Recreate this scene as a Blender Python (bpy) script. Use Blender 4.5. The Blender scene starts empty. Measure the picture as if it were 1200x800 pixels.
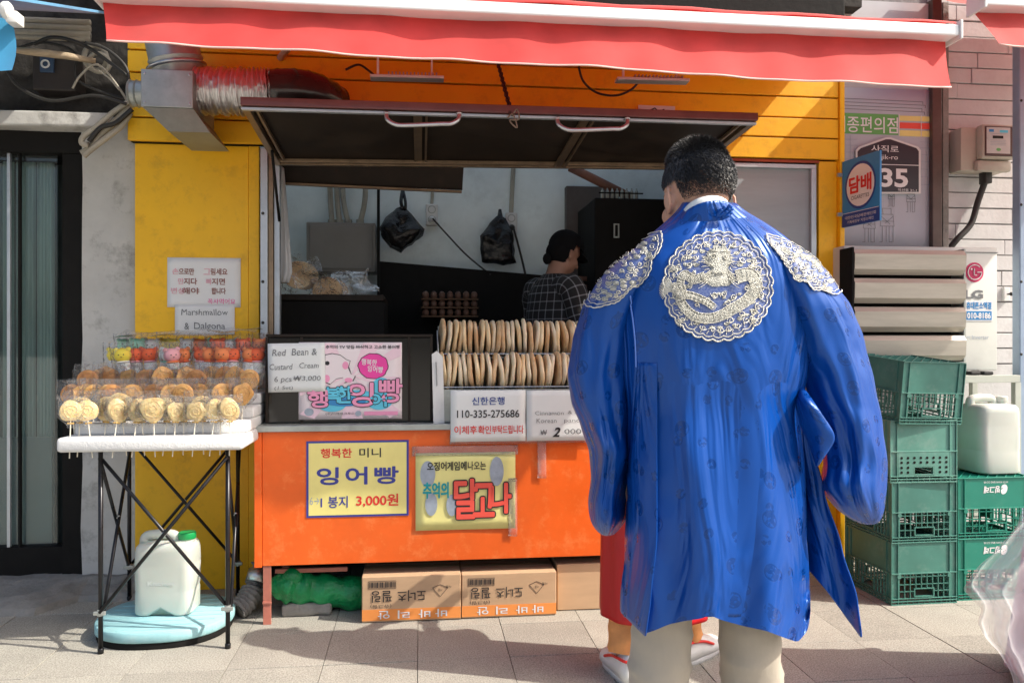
import bpy, bmesh, math, random
from mathutils import Vector, Matrix, noise as mnoise
from mathutils.bvhtree import BVHTree
random.seed(7)
R = random.random
def U(a, b): return random.uniform(a, b)
sc = bpy.context.scene
COL = sc.collection

# ---------------------------------------------------------------- camera
YAW = math.radians(6.6); F = 930.0; H = 1.28
cam_d = bpy.data.cameras.new('camera'); cam = bpy.data.objects.new('camera', cam_d); COL.objects.link(cam)
cam.location = (0, 0, H); cam.rotation_euler = (math.pi/2, 0, -YAW)
cam_d.sensor_width = 36; cam_d.lens = F/1200*36; cam_d.clip_end = 500; cam_d.clip_start = .05
sc.camera = cam
CY, SY = math.cos(YAW), math.sin(YAW)

# ---------------------------------------------------------------- light
SUN_TO = Vector((.86, -.30, .87)).normalized()          # direction towards the sun
world = bpy.data.worlds.new('World'); sc.world = world; world.use_nodes = True
wn = world.node_tree.nodes; wl = world.node_tree.links
sky = wn.new('ShaderNodeTexSky'); sky.sky_type = 'NISHITA'; sky.sun_disc = False
sky.sun_elevation = math.asin(SUN_TO.z); sky.sun_rotation = math.atan2(SUN_TO.x, SUN_TO.y)
sky.air_density = 1.0; sky.dust_density = 5.0; sky.ozone_density = 1.0
wn['Background'].inputs[1].default_value = 0.15
wl.new(sky.outputs[0], wn['Background'].inputs[0])
sun_d = bpy.data.lights.new('sun', 'SUN'); sun_d.energy = 3.8; sun_d.angle = math.radians(.55); sun_d.color = (1, .93, .82)
sun = bpy.data.objects.new('sun', sun_d); COL.objects.link(sun); sun.location = (4, -2, 6)
sun.rotation_euler = SUN_TO.to_track_quat('Z', 'Y').to_euler()
sc.view_settings.view_transform = 'Standard'; sc.view_settings.look = 'None'
sc.view_settings.exposure = 0.68; sc.view_settings.gamma = 1.0
sc.render.engine = 'CYCLES'
sc.cycles.max_bounces = 10; sc.cycles.diffuse_bounces = 5; sc.cycles.transparent_max_bounces = 24
sc.cycles.caustics_reflective = False; sc.cycles.caustics_refractive = False
sc.cycles.use_denoising = True

# ---------------------------------------------------------------- measuring helpers (points of the real place seen from the camera position)
def C(px, py, d):
    xc = (px-600)/F*d
    return Vector((xc*CY+d*SY, d*CY-xc*SY, H+(400-py)/F*d))
def P(px, py, y):
    xc = (px-600)/F
    return C(px, py, y/(CY-xc*SY))
def G(px, py):
    return C(px, py, F*H/(py-400))

# ---------------------------------------------------------------- materials
def _n(nt, t, **kw):
    n = nt.nodes.new(t)
    for k, v in kw.items(): setattr(n, k, v)
    return n
def mat(name, col, rough=.6, metal=0., var=.15, scale=6., dirt=0., dcol=(.08,.07,.05), dscale=2.5, bump=0., bscale=60., spec=.5, stretch=(1,1,1), sheen=0., trans=0., alpha=1., coat=0., speck=0., sscale=300., rvar=.1, mult=None, sss=0.):
    m = bpy.data.materials.new(name); m.use_nodes = True; nt = m.node_tree; L = nt.links
    b = nt.nodes['Principled BSDF']; out = nt.nodes['Material Output']
    tc = _n(nt, 'ShaderNodeTexCoord'); mp = _n(nt, 'ShaderNodeMapping'); mp.inputs['Scale'].default_value = stretch
    L.new(tc.outputs['Object'], mp.inputs[0]); co = mp.outputs[0]
    n1 = _n(nt, 'ShaderNodeTexNoise'); n1.inputs['Scale'].default_value = scale; n1.inputs['Detail'].default_value = 6; n1.inputs['Roughness'].default_value = .65
    L.new(co, n1.inputs['Vector'])
    rp = _n(nt, 'ShaderNodeValToRGB'); rp.color_ramp.elements[0].position = .3; rp.color_ramp.elements[1].position = .7
    lo = tuple(max(0, c*(1-var)) for c in col); hi = tuple(min(1, c*(1+var*.6)) for c in col)
    if mult: hi = mult
    rp.color_ramp.elements[0].color = (*lo, 1); rp.color_ramp.elements[1].color = (*hi, 1)
    L.new(n1.outputs['Fac'], rp.inputs[0]); c_out = rp.outputs[0]
    if dirt > 0:
        n2 = _n(nt, 'ShaderNodeTexNoise'); n2.inputs['Scale'].default_value = dscale; n2.inputs['Detail'].default_value = 9; n2.inputs['Roughness'].default_value = .75
        L.new(co, n2.inputs['Vector'])
        r2 = _n(nt, 'ShaderNodeValToRGB'); r2.color_ramp.elements[0].position = .52; r2.color_ramp.elements[1].position = .74
        r2.color_ramp.elements[0].color = (0,0,0,1); r2.color_ramp.elements[1].color = (dirt,dirt,dirt,1)
        L.new(n2.outputs['Fac'], r2.inputs[0])
        mx = _n(nt, 'ShaderNodeMixRGB'); L.new(r2.outputs[0], mx.inputs[0]); L.new(c_out, mx.inputs[1]); mx.inputs[2].default_value = (*dcol, 1); c_out = mx.outputs[0]
    if speck > 0:
        n4 = _n(nt, 'ShaderNodeTexNoise'); n4.inputs['Scale'].default_value = sscale; n4.inputs['Detail'].default_value = 2
        L.new(tc.outputs['Object'], n4.inputs['Vector'])
        mr = _n(nt, 'ShaderNodeMapRange'); mr.inputs[1].default_value = .35; mr.inputs[2].default_value = .65; mr.inputs[3].default_value = 1-speck; mr.inputs[4].default_value = 1+speck*.6
        L.new(n4.outputs['Fac'], mr.inputs[0])
        mm = _n(nt, 'ShaderNodeVectorMath', operation='SCALE'); L.new(c_out, mm.inputs[0]); L.new(mr.outputs[0], mm.inputs['Scale']); c_out = mm.outputs[0]
    L.new(c_out, b.inputs['Base Color'])
    mr2 = _n(nt, 'ShaderNodeMapRange'); mr2.inputs[3].default_value = max(0.02, rough-rvar); mr2.inputs[4].default_value = min(1, rough+rvar)
    L.new(n1.outputs['Fac'], mr2.inputs[0]); L.new(mr2.outputs[0], b.inputs['Roughness'])
    b.inputs['Metallic'].default_value = metal; b.inputs['Specular IOR Level'].default_value = spec
    if sheen: b.inputs['Sheen Weight'].default_value = sheen
    if coat: b.inputs['Coat Weight'].default_value = coat
    if trans: b.inputs['Transmission Weight'].default_value = trans
    if sss: b.inputs['Subsurface Weight'].default_value = sss; b.inputs['Subsurface Scale'].default_value = .01
    if alpha < 1: b.inputs['Alpha'].default_value = alpha
    if bump > 0:
        n3 = _n(nt, 'ShaderNodeTexNoise'); n3.inputs['Scale'].default_value = bscale; n3.inputs['Detail'].default_value = 5
        L.new(co, n3.inputs['Vector'])
        bp = _n(nt, 'ShaderNodeBump'); bp.inputs['Strength'].default_value = bump; bp.inputs['Distance'].default_value = .01
        L.new(n3.outputs['Fac'], bp.inputs['Height']); L.new(bp.outputs[0], b.inputs['Normal'])
    m['_c'] = 1
    return m
def cloth_awning(name, col, tr, mixf=.2):
    m = bpy.data.materials.new(name); m.use_nodes = True; nt = m.node_tree; L = nt.links
    b = nt.nodes['Principled BSDF']; out = nt.nodes['Material Output']
    tc = _n(nt, 'ShaderNodeTexCoord'); n1 = _n(nt, 'ShaderNodeTexNoise'); n1.inputs['Scale'].default_value = 5; n1.inputs['Detail'].default_value = 8
    L.new(tc.outputs['Object'], n1.inputs['Vector'])
    rp = _n(nt, 'ShaderNodeValToRGB'); rp.color_ramp.elements[0].position = .3; rp.color_ramp.elements[1].position = .75
    rp.color_ramp.elements[0].color = (*[c*.72 for c in col], 1); rp.color_ramp.elements[1].color = (*[min(1, c*1.15+.01) for c in col], 1)
    L.new(n1.outputs['Fac'], rp.inputs[0]); L.new(rp.outputs[0], b.inputs['Base Color']); b.inputs['Roughness'].default_value = .75
    b.inputs['Sheen Weight'].default_value = .6; b.inputs['Sheen Roughness'].default_value = .45; b.inputs['Sheen Tint'].default_value = (1,.72,.66,1)
    t = _n(nt, 'ShaderNodeBsdfTranslucent'); t.inputs[0].default_value = (*tr, 1)
    mx = _n(nt, 'ShaderNodeMixShader'); mx.inputs[0].default_value = mixf
    L.new(b.outputs[0], mx.inputs[1]); L.new(t.outputs[0], mx.inputs[2]); L.new(mx.outputs[0], out.inputs[0])
    w = _n(nt, 'ShaderNodeTexNoise'); w.inputs['Scale'].default_value = 500
    bp = _n(nt, 'ShaderNodeBump'); bp.inputs['Strength'].default_value = .15; bp.inputs['Distance'].default_value = .002
    L.new(tc.outputs['Object'], w.inputs['Vector']); L.new(w.outputs['Fac'], bp.inputs['Height']); L.new(bp.outputs[0], b.inputs['Normal'])
    return m
def clear_film(name, tint=(1,1,1), gl=.12, rough=.12, bump=.6, milky=.03, bs=35):
    m = bpy.data.materials.new(name); m.use_nodes = True; nt = m.node_tree; L = nt.links
    nt.nodes.remove(nt.nodes['Principled BSDF']); out = nt.nodes['Material Output']
    tc = _n(nt, 'ShaderNodeTexCoord')
    t = _n(nt, 'ShaderNodeBsdfTransparent'); t.inputs[0].default_value = (*tint, 1)
    g = _n(nt, 'ShaderNodeBsdfGlossy'); g.inputs['Roughness'].default_value = rough
    d = _n(nt, 'ShaderNodeBsdfDiffuse'); d.inputs[0].default_value = (.85,.87,.88,1)
    n = _n(nt, 'ShaderNodeTexNoise'); n.inputs['Scale'].default_value = bs; n.inputs['Detail'].default_value = 3; n.inputs['Distortion'].default_value = 1.5
    L.new(tc.outputs['Object'], n.inputs['Vector'])
    bp = _n(nt, 'ShaderNodeBump'); bp.inputs['Strength'].default_value = bump; bp.inputs['Distance'].default_value = .02
    L.new(n.outputs['Fac'], bp.inputs['Height']); L.new(bp.outputs[0], g.inputs['Normal'])
    fr = _n(nt, 'ShaderNodeLayerWeight'); fr.inputs[0].default_value = gl; L.new(bp.outputs[0], fr.inputs['Normal'])
    m1 = _n(nt, 'ShaderNodeMixShader'); L.new(fr.outputs['Fresnel'], m1.inputs[0]); L.new(t.outputs[0], m1.inputs[1]); L.new(g.outputs[0], m1.inputs[2])
    m2 = _n(nt, 'ShaderNodeMixShader'); m2.inputs[0].default_value = milky; L.new(m1.outputs[0], m2.inputs[1]); L.new(d.outputs[0], m2.inputs[2])
    L.new(m2.outputs[0], out.inputs[0]); return m

# ---------------------------------------------------------------- mesh helpers (world coordinates)
def BM(): return bmesh.new()
def box(bm, x0, x1, y0, y1, z0, z1, bev=0.):
    vs = [bm.verts.new(v) for v in ((x0,y0,z0),(x1,y0,z0),(x1,y1,z0),(x0,y1,z0),(x0,y0,z1),(x1,y0,z1),(x1,y1,z1),(x0,y1,z1))]
    fs = [bm.faces.new([vs[i] for i in q]) for q in ((3,2,1,0),(4,5,6,7),(0,1,5,4),(1,2,6,5),(2,3,7,6),(3,0,4,7))]
    if bev > 0:
        es = {e for f in fs for e in f.edges}
        bmesh.ops.bevel(bm, geom=list(es), offset=bev, segments=2, affect='EDGES', profile=.5)
    return vs
def hexa(bm, a, b, c, d, n):
    """slab from a quad a,b,c,d (corner order) thickened along vector n"""
    v = [bm.verts.new(Vector(p)) for p in (a,b,c,d)]; w = [bm.verts.new(Vector(p)+Vector(n)) for p in (a,b,c,d)]
    bm.faces.new(v); bm.faces.new(w[::-1])
    for i in range(4):
        j = (i+1) % 4; bm.faces.new((v[i], w[i], w[j], v[j]))
    bmesh.ops.recalc_face_normals(bm, faces=bm.faces[:])
def obox(bm, c, ax, ay, az, bev=0.):
    c, ax, ay, az = map(Vector, (c, ax, ay, az))
    vs = [bm.verts.new(c+ax*i+ay*j+az*k) for k in (-1,1) for i,j in ((-1,-1),(1,-1),(1,1),(-1,1))]
    fs = [bm.faces.new([vs[i] for i in q]) for q in ((3,2,1,0),(4,5,6,7),(0,1,5,4),(1,2,6,5),(2,3,7,6),(3,0,4,7))]
    if bev > 0:
        bmesh.ops.bevel(bm, geom=list({e for f in fs for e in f.edges}), offset=bev, segments=2, affect='EDGES', profile=.5)
def loft(bm, rings, closed=True, cap=True, uv=False):
    rows = [[bm.verts.new(Vector(p)) for p in r] for r in rings]
    n = len(rows[0]); fs = []
    for a, b in zip(rows, rows[1:]):
        for i in range(n if closed else n-1):
            j = (i+1) % n
            fs.append(bm.faces.new((a[i], a[j], b[j], b[i])))
    if cap and closed:
        bm.faces.new(rows[0][::-1]); bm.faces.new(rows[-1])
    return rows
def frames(pts):
    out = []; prev = None
    for i, p in enumerate(pts):
        t = (pts[min(i+1, len(pts)-1)]-pts[max(i-1, 0)]).normalized()
        if prev is None:
            u = t.orthogonal().normalized()
        else:
            u = (prev-t*prev.dot(t)).normalized()
        prev = u; out.append((t, u, t.cross(u)))
    return out
def tube(bm, pts, r, n=10, cap=True, rs=None):
    pts = [Vector(p) for p in pts]; fr = frames(pts); rings = []
    for i, p in enumerate(pts):
        t, u, v = fr[i]; rr = rs[i] if rs else r
        rings.append([p+(u*math.cos(2*math.pi*k/n)+v*math.sin(2*math.pi*k/n))*rr for k in range(n)])
    return loft(bm, rings, cap=cap)
def smooth_path(pts, k=6):
    pts = [Vector(p) for p in pts]; q = [pts[0]]+pts+[pts[-1]]; out = []
    for i in range(1, len(q)-2):
        for s in range(k):
            t = s/k; a, b, c, d = q[i-1:i+3]
            out.append(.5*((2*b)+(c-a)*t+(2*a-5*b+4*c-d)*t*t+(3*b-a-3*c+d)*t**3))
    out.append(pts[-1]); return out
def lathe(bm, prof, c=(0,0,0), n=24, axis=(0,0,1)):
    c = Vector(c); ax = Vector(axis).normalized(); u = ax.orthogonal().normalized(); v = ax.cross(u)
    return loft(bm, [[c+ax*h+(u*math.cos(2*math.pi*k/n)+v*math.sin(2*math.pi*k/n))*max(r, 1e-4) for k in range(n)] for r, h in prof])
def sphere(bm, c, r, sx=1, sy=1, sz=1, seg=16, rot=None):
    m = Matrix.Translation(Vector(c)) @ (rot.to_4x4() if rot else Matrix.Identity(4)) @ Matrix.Diagonal((r*sx, r*sy, r*sz, 1))
    bmesh.ops.create_uvsphere(bm, u_segments=seg, v_segments=max(6, seg*2//3), radius=1, matrix=m)
def poly(bm, pts, n):
    """prism from a planar outline thickened along n"""
    v = [bm.verts.new(Vector(p)) for p in pts]; w = [bm.verts.new(Vector(p)+Vector(n)) for p in pts]
    bm.faces.new(v); bm.faces.new(w[::-1])
    for i in range(len(v)):
        j = (i+1) % len(v); bm.faces.new((v[i], w[i], w[j], v[j]))
    bmesh.ops.recalc_face_normals(bm, faces=bm.faces[:])

# ---------------------------------------------------------------- objects
def thing(name, label, cat, loc=(0,0,0), rotz=0., group=None):
    o = bpy.data.objects.new(name, None); COL.objects.link(o); o.empty_display_size = .1
    o.location = loc; o.rotation_euler = (0,0,rotz); o['label'] = label; o['category'] = cat
    if group: o['group'] = group
    return o
def inv_of(parent):
    m = Matrix.Identity(4); p = parent; ch = []
    while p is not None:
        ch.append(p.matrix_basis.copy()); p = p.parent
    for x in reversed(ch): m = m @ x
    return m.inverted()
def obj(name, bm, material, parent=None, smooth=False, auto=None, local=False):
    me = bpy.data.meshes.new(name)
    if isinstance(bm, bmesh.types.BMesh):
        bmesh.ops.recalc_face_normals(bm, faces=bm.faces[:]) if not getattr(obj, 'keep', False) else None
        bm.to_mesh(me); bm.free()
    else: me = bm
    for mm in (material if isinstance(material, (list, tuple)) else [material]): me.materials.append(mm)
    if parent is not None and not local: me.transform(inv_of(parent))
    if smooth or auto:
        me.shade_smooth()
        if auto: me.set_sharp_from_angle(angle=math.radians(auto))
    o = bpy.data.objects.new(name, me); COL.objects.link(o)
    if parent is not None: o.parent = parent
    return o
def tag(o, label, cat, group=None):
    o['label'] = label; o['category'] = cat
    if group: o['group'] = group
    return o
def struct(name, bm, m, **k):
    o = obj(name, bm, m, **k); o['kind'] = 'structure'; return o
def dup(root, loc=None, rotz=None, label=None, mtx=None):
    r = root.copy(); COL.objects.link(r)
    if mtx is not None: r.matrix_basis = mtx
    if loc is not None: r.location = loc
    if rotz is not None: r.rotation_euler = (0,0,rotz)
    if label: r['label'] = label
    for ch in list(root.children):
        c = ch.copy(); COL.objects.link(c); c.parent = r
        for g in list(ch.children):
            d = g.copy(); COL.objects.link(d); d.parent = c
    return r
_tc = {}
def text_mesh(s, bold=0., shear=0., spacing=1.):
    key = (s, bold, shear, spacing)
    if key not in _tc:
        c = bpy.data.curves.new('lettering', 'FONT'); c.body = s; c.offset = bold; c.shear = shear; c.align_x = 'CENTER'; c.space_character = spacing; c.resolution_u = 3
        o = bpy.data.objects.new('lettering', c); COL.objects.link(o); bpy.context.view_layer.update()
        me = bpy.data.meshes.new_from_object(o.evaluated_get(bpy.context.evaluated_depsgraph_get()))
        bpy.data.objects.remove(o); bpy.data.curves.remove(c)
        v = [tuple(p.co) for p in me.vertices]; f = [tuple(p.vertices) for p in me.polygons]
        xs = [a[0] for a in v]; ys = [a[1] for a in v]
        _tc[key] = ([((a[0]-(min(xs)+max(xs))/2)/(max(xs)-min(xs)), (a[1]-(min(ys)+max(ys))/2)/(max(ys)-min(ys))) for a in v], f)
    return _tc[key]
def text(s, c, w, h, m, parent, rt=(1,0,0), up=(0,0,1), bold=0., eps=.0012, shear=0., wob=0., tilt=0., name='lettering', spacing=1., halo=0.):
    if bold > 0 and any(ord(ch_) > 0x2000 for ch_ in s):
        halo = max(halo, bold*h*.75); bold = 0.
    v, f = text_mesh(s, bold, shear, spacing)
    rt = Vector(rt).normalized(); up = Vector(up).normalized(); nrm = rt.cross(up)
    if tilt:
        q = Matrix.Rotation(tilt, 3, nrm); rt = q @ rt; up = q @ up
    bm = BM(); c = Vector(c)
    vs = []
    for a, b in v:
        if wob: b = b+wob*math.sin(a*23+b*3); a = a+wob*.15*math.sin(b*9+a*31)
        vs.append(bm.verts.new(c+rt*a*w+up*b*h+nrm*eps))
    for q in f:
        try: bm.faces.new([vs[i] for i in q])
        except ValueError: pass
    if halo:
        base = [x.co.copy() for x in vs]
        for k in range(12):
            s2 = rt*halo*math.cos(k*math.pi/6)+up*halo*math.sin(k*math.pi/6)+nrm*(.00003*(k+1)); v2 = [bm.verts.new(x+s2) for x in base]
            for q in f:
                try: bm.faces.new([v2[i] for i in q])
                except ValueError: pass
    me = bpy.data.meshes.new(name); bm.to_mesh(me); bm.free()
    return obj(name, me, m, parent)
class Sheet:
    """a flat printed sheet: frame with origin centre, right & up vectors, width, height"""
    def __init__(s, name, label, cat, c, w, h, m, rt=(1,0,0), up=(0,0,1), th=.0015, group=None, tilt=0., curl=0., parent=None, root=None):
        s.rt = Vector(rt).normalized(); s.up = Vector(up).normalized(); s.n = s.rt.cross(s.up)
        if tilt:
            q = Matrix.Rotation(tilt, 3, s.n); s.rt = q @ s.rt; s.up = q @ s.up
        s.c = Vector(c); s.w, s.h = w, h
        s.root = root or thing(name, label, cat, s.c-s.up*h/2, 0, group)
        bm = BM(); nx, ny = (10, 8) if curl else (1, 1)
        def pt(i, j, o):
            u, v = i/nx-.5, j/ny-.5
            k = curl*(.5*math.sin(u*7+v*3)+.5*math.sin(v*8-u*2)) + (curl*2.2*max(0, abs(u)-.35)*max(0, -v) if curl else 0)
            return s.c+s.rt*u*w+s.up*v*h+s.n*(k+o)
        a = [[bm.verts.new(pt(i, j, 0)) for i in range(nx+1)] for j in range(ny+1)]
        b = [[bm.verts.new(pt(i, j, -th)) for i in range(nx+1)] for j in range(ny+1)]
        for j in range(ny):
            for i in range(nx):
                bm.faces.new((a[j][i], a[j][i+1], a[j+1][i+1], a[j+1][i])); bm.faces.new((b[j+1][i], b[j+1][i+1], b[j][i+1], b[j][i]))
        for i in range(nx):
            bm.faces.new((b[0][i], b[0][i+1], a[0][i+1], a[0][i])); bm.faces.new((a[ny][i], a[ny][i+1], b[ny][i+1], b[ny][i]))
        for j in range(ny):
            bm.faces.new((a[j][0], a[j+1][0], b[j+1][0], b[j][0])); bm.faces.new((b[j][nx], b[j+1][nx], a[j+1][nx], a[j][nx]))
        s.sheet = obj('sheet', bm, m, s.root, smooth=bool(curl)); s.eps = .0014+abs(curl)*1.05
    def pos(s, fx, fy, e=0.): return s.c+s.rt*(fx-.5)*s.w+s.up*(.5-fy)*s.h+s.n*e
    def t(s, st, fx, fy, fw, fh, m, name='lettering', **k):
        return text(st, s.pos(fx, fy), fw*s.w, fh*s.h, m, s.root, rt=s.rt, up=s.up, eps=s.eps+k.pop('lift', 0), name=name, **k)
    def shape(s, pts, m, name='printed_shape', lift=0.):
        bm = BM(); vs = [bm.verts.new(s.pos(x, y, s.eps+lift-.0004)) for x, y in pts]
        bm.faces.new(vs); bmesh.ops.triangulate(bm, faces=bm.faces[:]); obj.keep = True
        bmesh.ops.recalc_face_normals(bm, faces=bm.faces[:])
        o = obj(name, bm, m, s.root); obj.keep = False; return o
    def ell(s, fx, fy, rx, ry, m, name='printed_disc', lift=0., n=28, rag=0.):
        return s.shape([(fx+rx*(1+rag*math.sin(k*2.3)*.5+rag*math.sin(k*5.1)*.5)*math.cos(2*math.pi*k/n), fy+ry*(1+rag*math.sin(k*2.3)*.5)*math.sin(2*math.pi*k/n)) for k in range(n)], m, name, lift)
    def rect(s, x0, y0, x1, y1, m, name='printed_band', lift=0.): return s.shape([(x0,y0),(x1,y0),(x1,y1),(x0,y1)], m, name, lift)
    def line(s, pts, wd, m, name='drawn_line', lift=0.):
        bm = BM(); q = [s.pos(x, y, s.eps+lift) for x, y in pts]
        for a, b in zip(q, q[1:]):
            d = (b-a).normalized(); sd = s.n.cross(d)*wd/2; e = d*wd*.3
            bm.faces.new([bm.verts.new(p) for p in (a-e-sd, b+e-sd, b+e+sd, a-e+sd)])
        return obj(name, bm, m, s.root)
def pxrect(x0, y0, x1, y1, y):
    a, b, c, d = P(x0,y0,y), P(x1,y0,y), P(x1,y1,y), P(x0,y1,y)
    cc = (a+b+c+d)/4
    return cc, (b.x+c.x-a.x-d.x)/2, (a.z+b.z-c.z-d.z)/2
def sheet_px(name, label, cat, r, y, m, **k):
    c, w, h = pxrect(*r, y); return Sheet(name, label, cat, c, w, h, m, **k)

# ---------------------------------------------------------------- palette
m_yellow = mat('yellow paint', (.92,.52,.008), .5, var=.06, scale=4, dirt=.4, dcol=(.32,.13,.02), dscale=9, bump=.12, bscale=25)
m_orange = mat('orange paint', (.85,.13,.01), .42, var=.14, scale=3, dirt=.6, dcol=(.95,.36,.12), dscale=8, bump=.1, bscale=12)
m_tile = mat('granite paver', (.375,.36,.315), .8, var=.14, scale=2.5, dirt=.3, dcol=(.26,.24,.2), dscale=4, bump=.3, bscale=200, speck=.34, sscale=170)
m_tile2 = mat('granite paver darker', (.34,.325,.285), .8, var=.16, scale=3, dirt=.4, dcol=(.22,.2,.17), dscale=5, bump=.3, bscale=200, speck=.34, sscale=170)
m_ground = mat('worn street paving', (.4,.375,.33), .95, var=.3, scale=8, bump=.4, bscale=60)
m_plaster = mat('dirty white plaster', (.52,.52,.5), .85, var=.15, scale=3, dirt=.85, dcol=(.1,.09,.08), dscale=5, bump=.5, bscale=18)
m_dark = mat('black soot paint', (.009,.0085,.008), .75, spec=.2, var=.4, scale=8, bump=.2, bscale=30)
m_darkwall = mat('grimy wall with painted shade', (.06,.056,.052), .9, var=.6, spec=.2, scale=6, dirt=.95, dcol=(.008,.007,.006), dscale=4, bump=.8, bscale=22)  # grime, with the shade of the wall also darkened into its colours
m_conc = mat('concrete', (.27,.26,.24), .9, var=.3, scale=6, dirt=.6, dcol=(.09,.08,.07), dscale=5, bump=.7, bscale=45)
m_steel = mat('steel grey', (.55,.57,.6), .32, metal=.9, var=.15, scale=10)
m_galv = mat('galvanised sheet', (.42,.45,.43), .42, metal=.55, var=.25, scale=7, dirt=.4, dcol=(.2,.2,.18), dscale=9)
m_foil = mat('crinkled foil', (.75,.75,.75), .34, metal=1., var=.1, scale=20, bump=.5, bscale=55)
m_alu = mat('aluminium profile', (.52,.56,.6), .4, metal=.7, var=.12, scale=8, dirt=.2, dscale=12)
m_bronze = mat('bronze aluminium', (.28,.2,.13), .38, metal=.75, var=.3, scale=12)
m_brownpanel = mat('dark brown panel', (.02,.014,.01), .6, spec=.25, var=.4, scale=5, dirt=.3, dcol=(.07,.05,.035))
m_shutter = mat('grey panel', (.33,.38,.41), .55, metal=.2, var=.12, scale=1.5, stretch=(1,1,9), bump=.05, bscale=5)
m_blackgloss = mat('black glossy acrylic', (.006,.006,.006), .14, var=.5, scale=3, rvar=.05)
m_intwall = mat('pale blue interior wall', (.84,.93,.94), .8, var=.1, scale=3, dirt=.3, dcol=(.35,.38,.36), dscale=4)
m_white = mat('white paint', (.72,.73,.72), .6, var=.08, scale=4, dirt=.25, dcol=(.4,.38,.34), dscale=6)
m_brickw = mat('white painted brick', (.6,.6,.6), .8, var=.12, scale=4, dirt=.35, dcol=(.33,.3,.28), dscale=5, bump=.2, bscale=40)
m_mortar = mat('dark mortar', (.25,.24,.24), .95, var=.3, scale=9, bump=.5)
m_paper = mat('white paper', (.74,.77,.76), .75, var=.04, scale=6)
m_paperw = mat('white laminated paper', (.8,.81,.8), .35, var=.04, scale=6)
m_yelsign = mat('pale yellow sign print', (.83,.74,.26), .35, var=.08, scale=6)
m_yelsign2 = mat('cream yellow sign print', (.83,.78,.3), .4, var=.08, scale=6)
m_ink = mat('black ink', (.02,.02,.022), .6, var=0)
m_pencil = mat('grey pen ink', (.16,.17,.18), .6, var=.1)
m_red = mat('red ink', (.72,.03,.025), .5, var=.05)
m_coral = mat('coral red ink', (.85,.1,.07), .5, var=.05)
m_navy = mat('navy ink', (.04,.05,.3), .5, var=.05)
m_teal = mat('teal ink', (.0,.33,.38), .5, var=.05)
m_greyblue = mat('grey blue print', (.36,.42,.5), .5, var=.25, scale=20)
m_pink = mat('pink print', (.85,.33,.52), .5, var=.08)
m_hotpink = mat('hot pink print', (.82,.06,.36), .5, var=.08)
m_lpink = mat('pale pink print', (.84,.62,.7), .5, var=.06)
m_cyan = mat('cyan print', (.12,.58,.78), .5, var=.1)
m_blueprint = mat('blue print', (.03,.24,.55), .4, var=.06)
m_bluedk = mat('deep blue print', (.02,.06,.28), .4, var=.05)
m_wprint = mat('white print', (.8,.8,.8), .5, var=.03)
m_green = mat('green print', (.14,.42,.12), .5, var=.06)
m_redpale = mat('awning red', (.8,.1,.08), .7)
m_awn = cloth_awning('red awning cloth', (.68,.04,.038), (.6,.02,.015))
m_awnblue = cloth_awning('blue awning cloth', (.05,.38,.7), (.02,.2,.5))
m_black = mat('black metal tube', (.02,.02,.023), .3, metal=.5, var=.3, scale=20)
m_rubber = mat('black rubber', (.02,.02,.02), .7, var=.2)
m_cable = mat('black cable', (.025,.024,.022), .55, var=.2)
m_hose = mat('beige cable', (.4,.37,.3), .6, var=.2, dirt=.4)
m_styro = mat('white styrofoam', (.7,.71,.71), .75, var=.05, scale=10, bump=.25, bscale=120)
m_card = mat('brown cardboard', (.56,.37,.22), .85, var=.1, scale=3, stretch=(1,1,6), bump=.1, bscale=90)
m_cardor = mat('orange box print', (.85,.3,.07), .7, var=.06)
m_crate = mat('green plastic crate', (.06,.21,.17), .45, var=.18, scale=6, dirt=.3, dcol=(.3,.42,.36), dscale=10)
m_crate2 = mat('bright green plastic crate', (.012,.22,.155), .42, var=.1, scale=6, dirt=.15, dcol=(.2,.4,.3), dscale=9)
m_crate3 = mat('grey green plastic crate', (.11,.3,.24), .5, var=.2, scale=5, dirt=.45, dcol=(.33,.43,.38), dscale=8)
m_jerry = mat('translucent white plastic', (.62,.66,.6), .4, var=.06, scale=5, trans=.12, sss=.2, dirt=.15, dcol=(.55,.55,.48))
m_gcap = mat('green plastic cap', (.01,.33,.09), .4, var=.1)
m_pad = mat('pale teal board', (.3,.56,.6), .6, var=.15, scale=5, dirt=.4, dcol=(.5,.58,.57), dscale=7, stretch=(1,6,1), bump=.2, bscale=20)
m_skin = mat('skin', (.52,.30,.215), .5, var=.12, scale=14, sss=.15, bump=.08, bscale=150)
m_beige = mat('beige trousers cloth', (.42,.37,.3), .85, var=.08, scale=5, sheen=.2, bump=.6, bscale=11, stretch=(1,1,.6))
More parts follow.
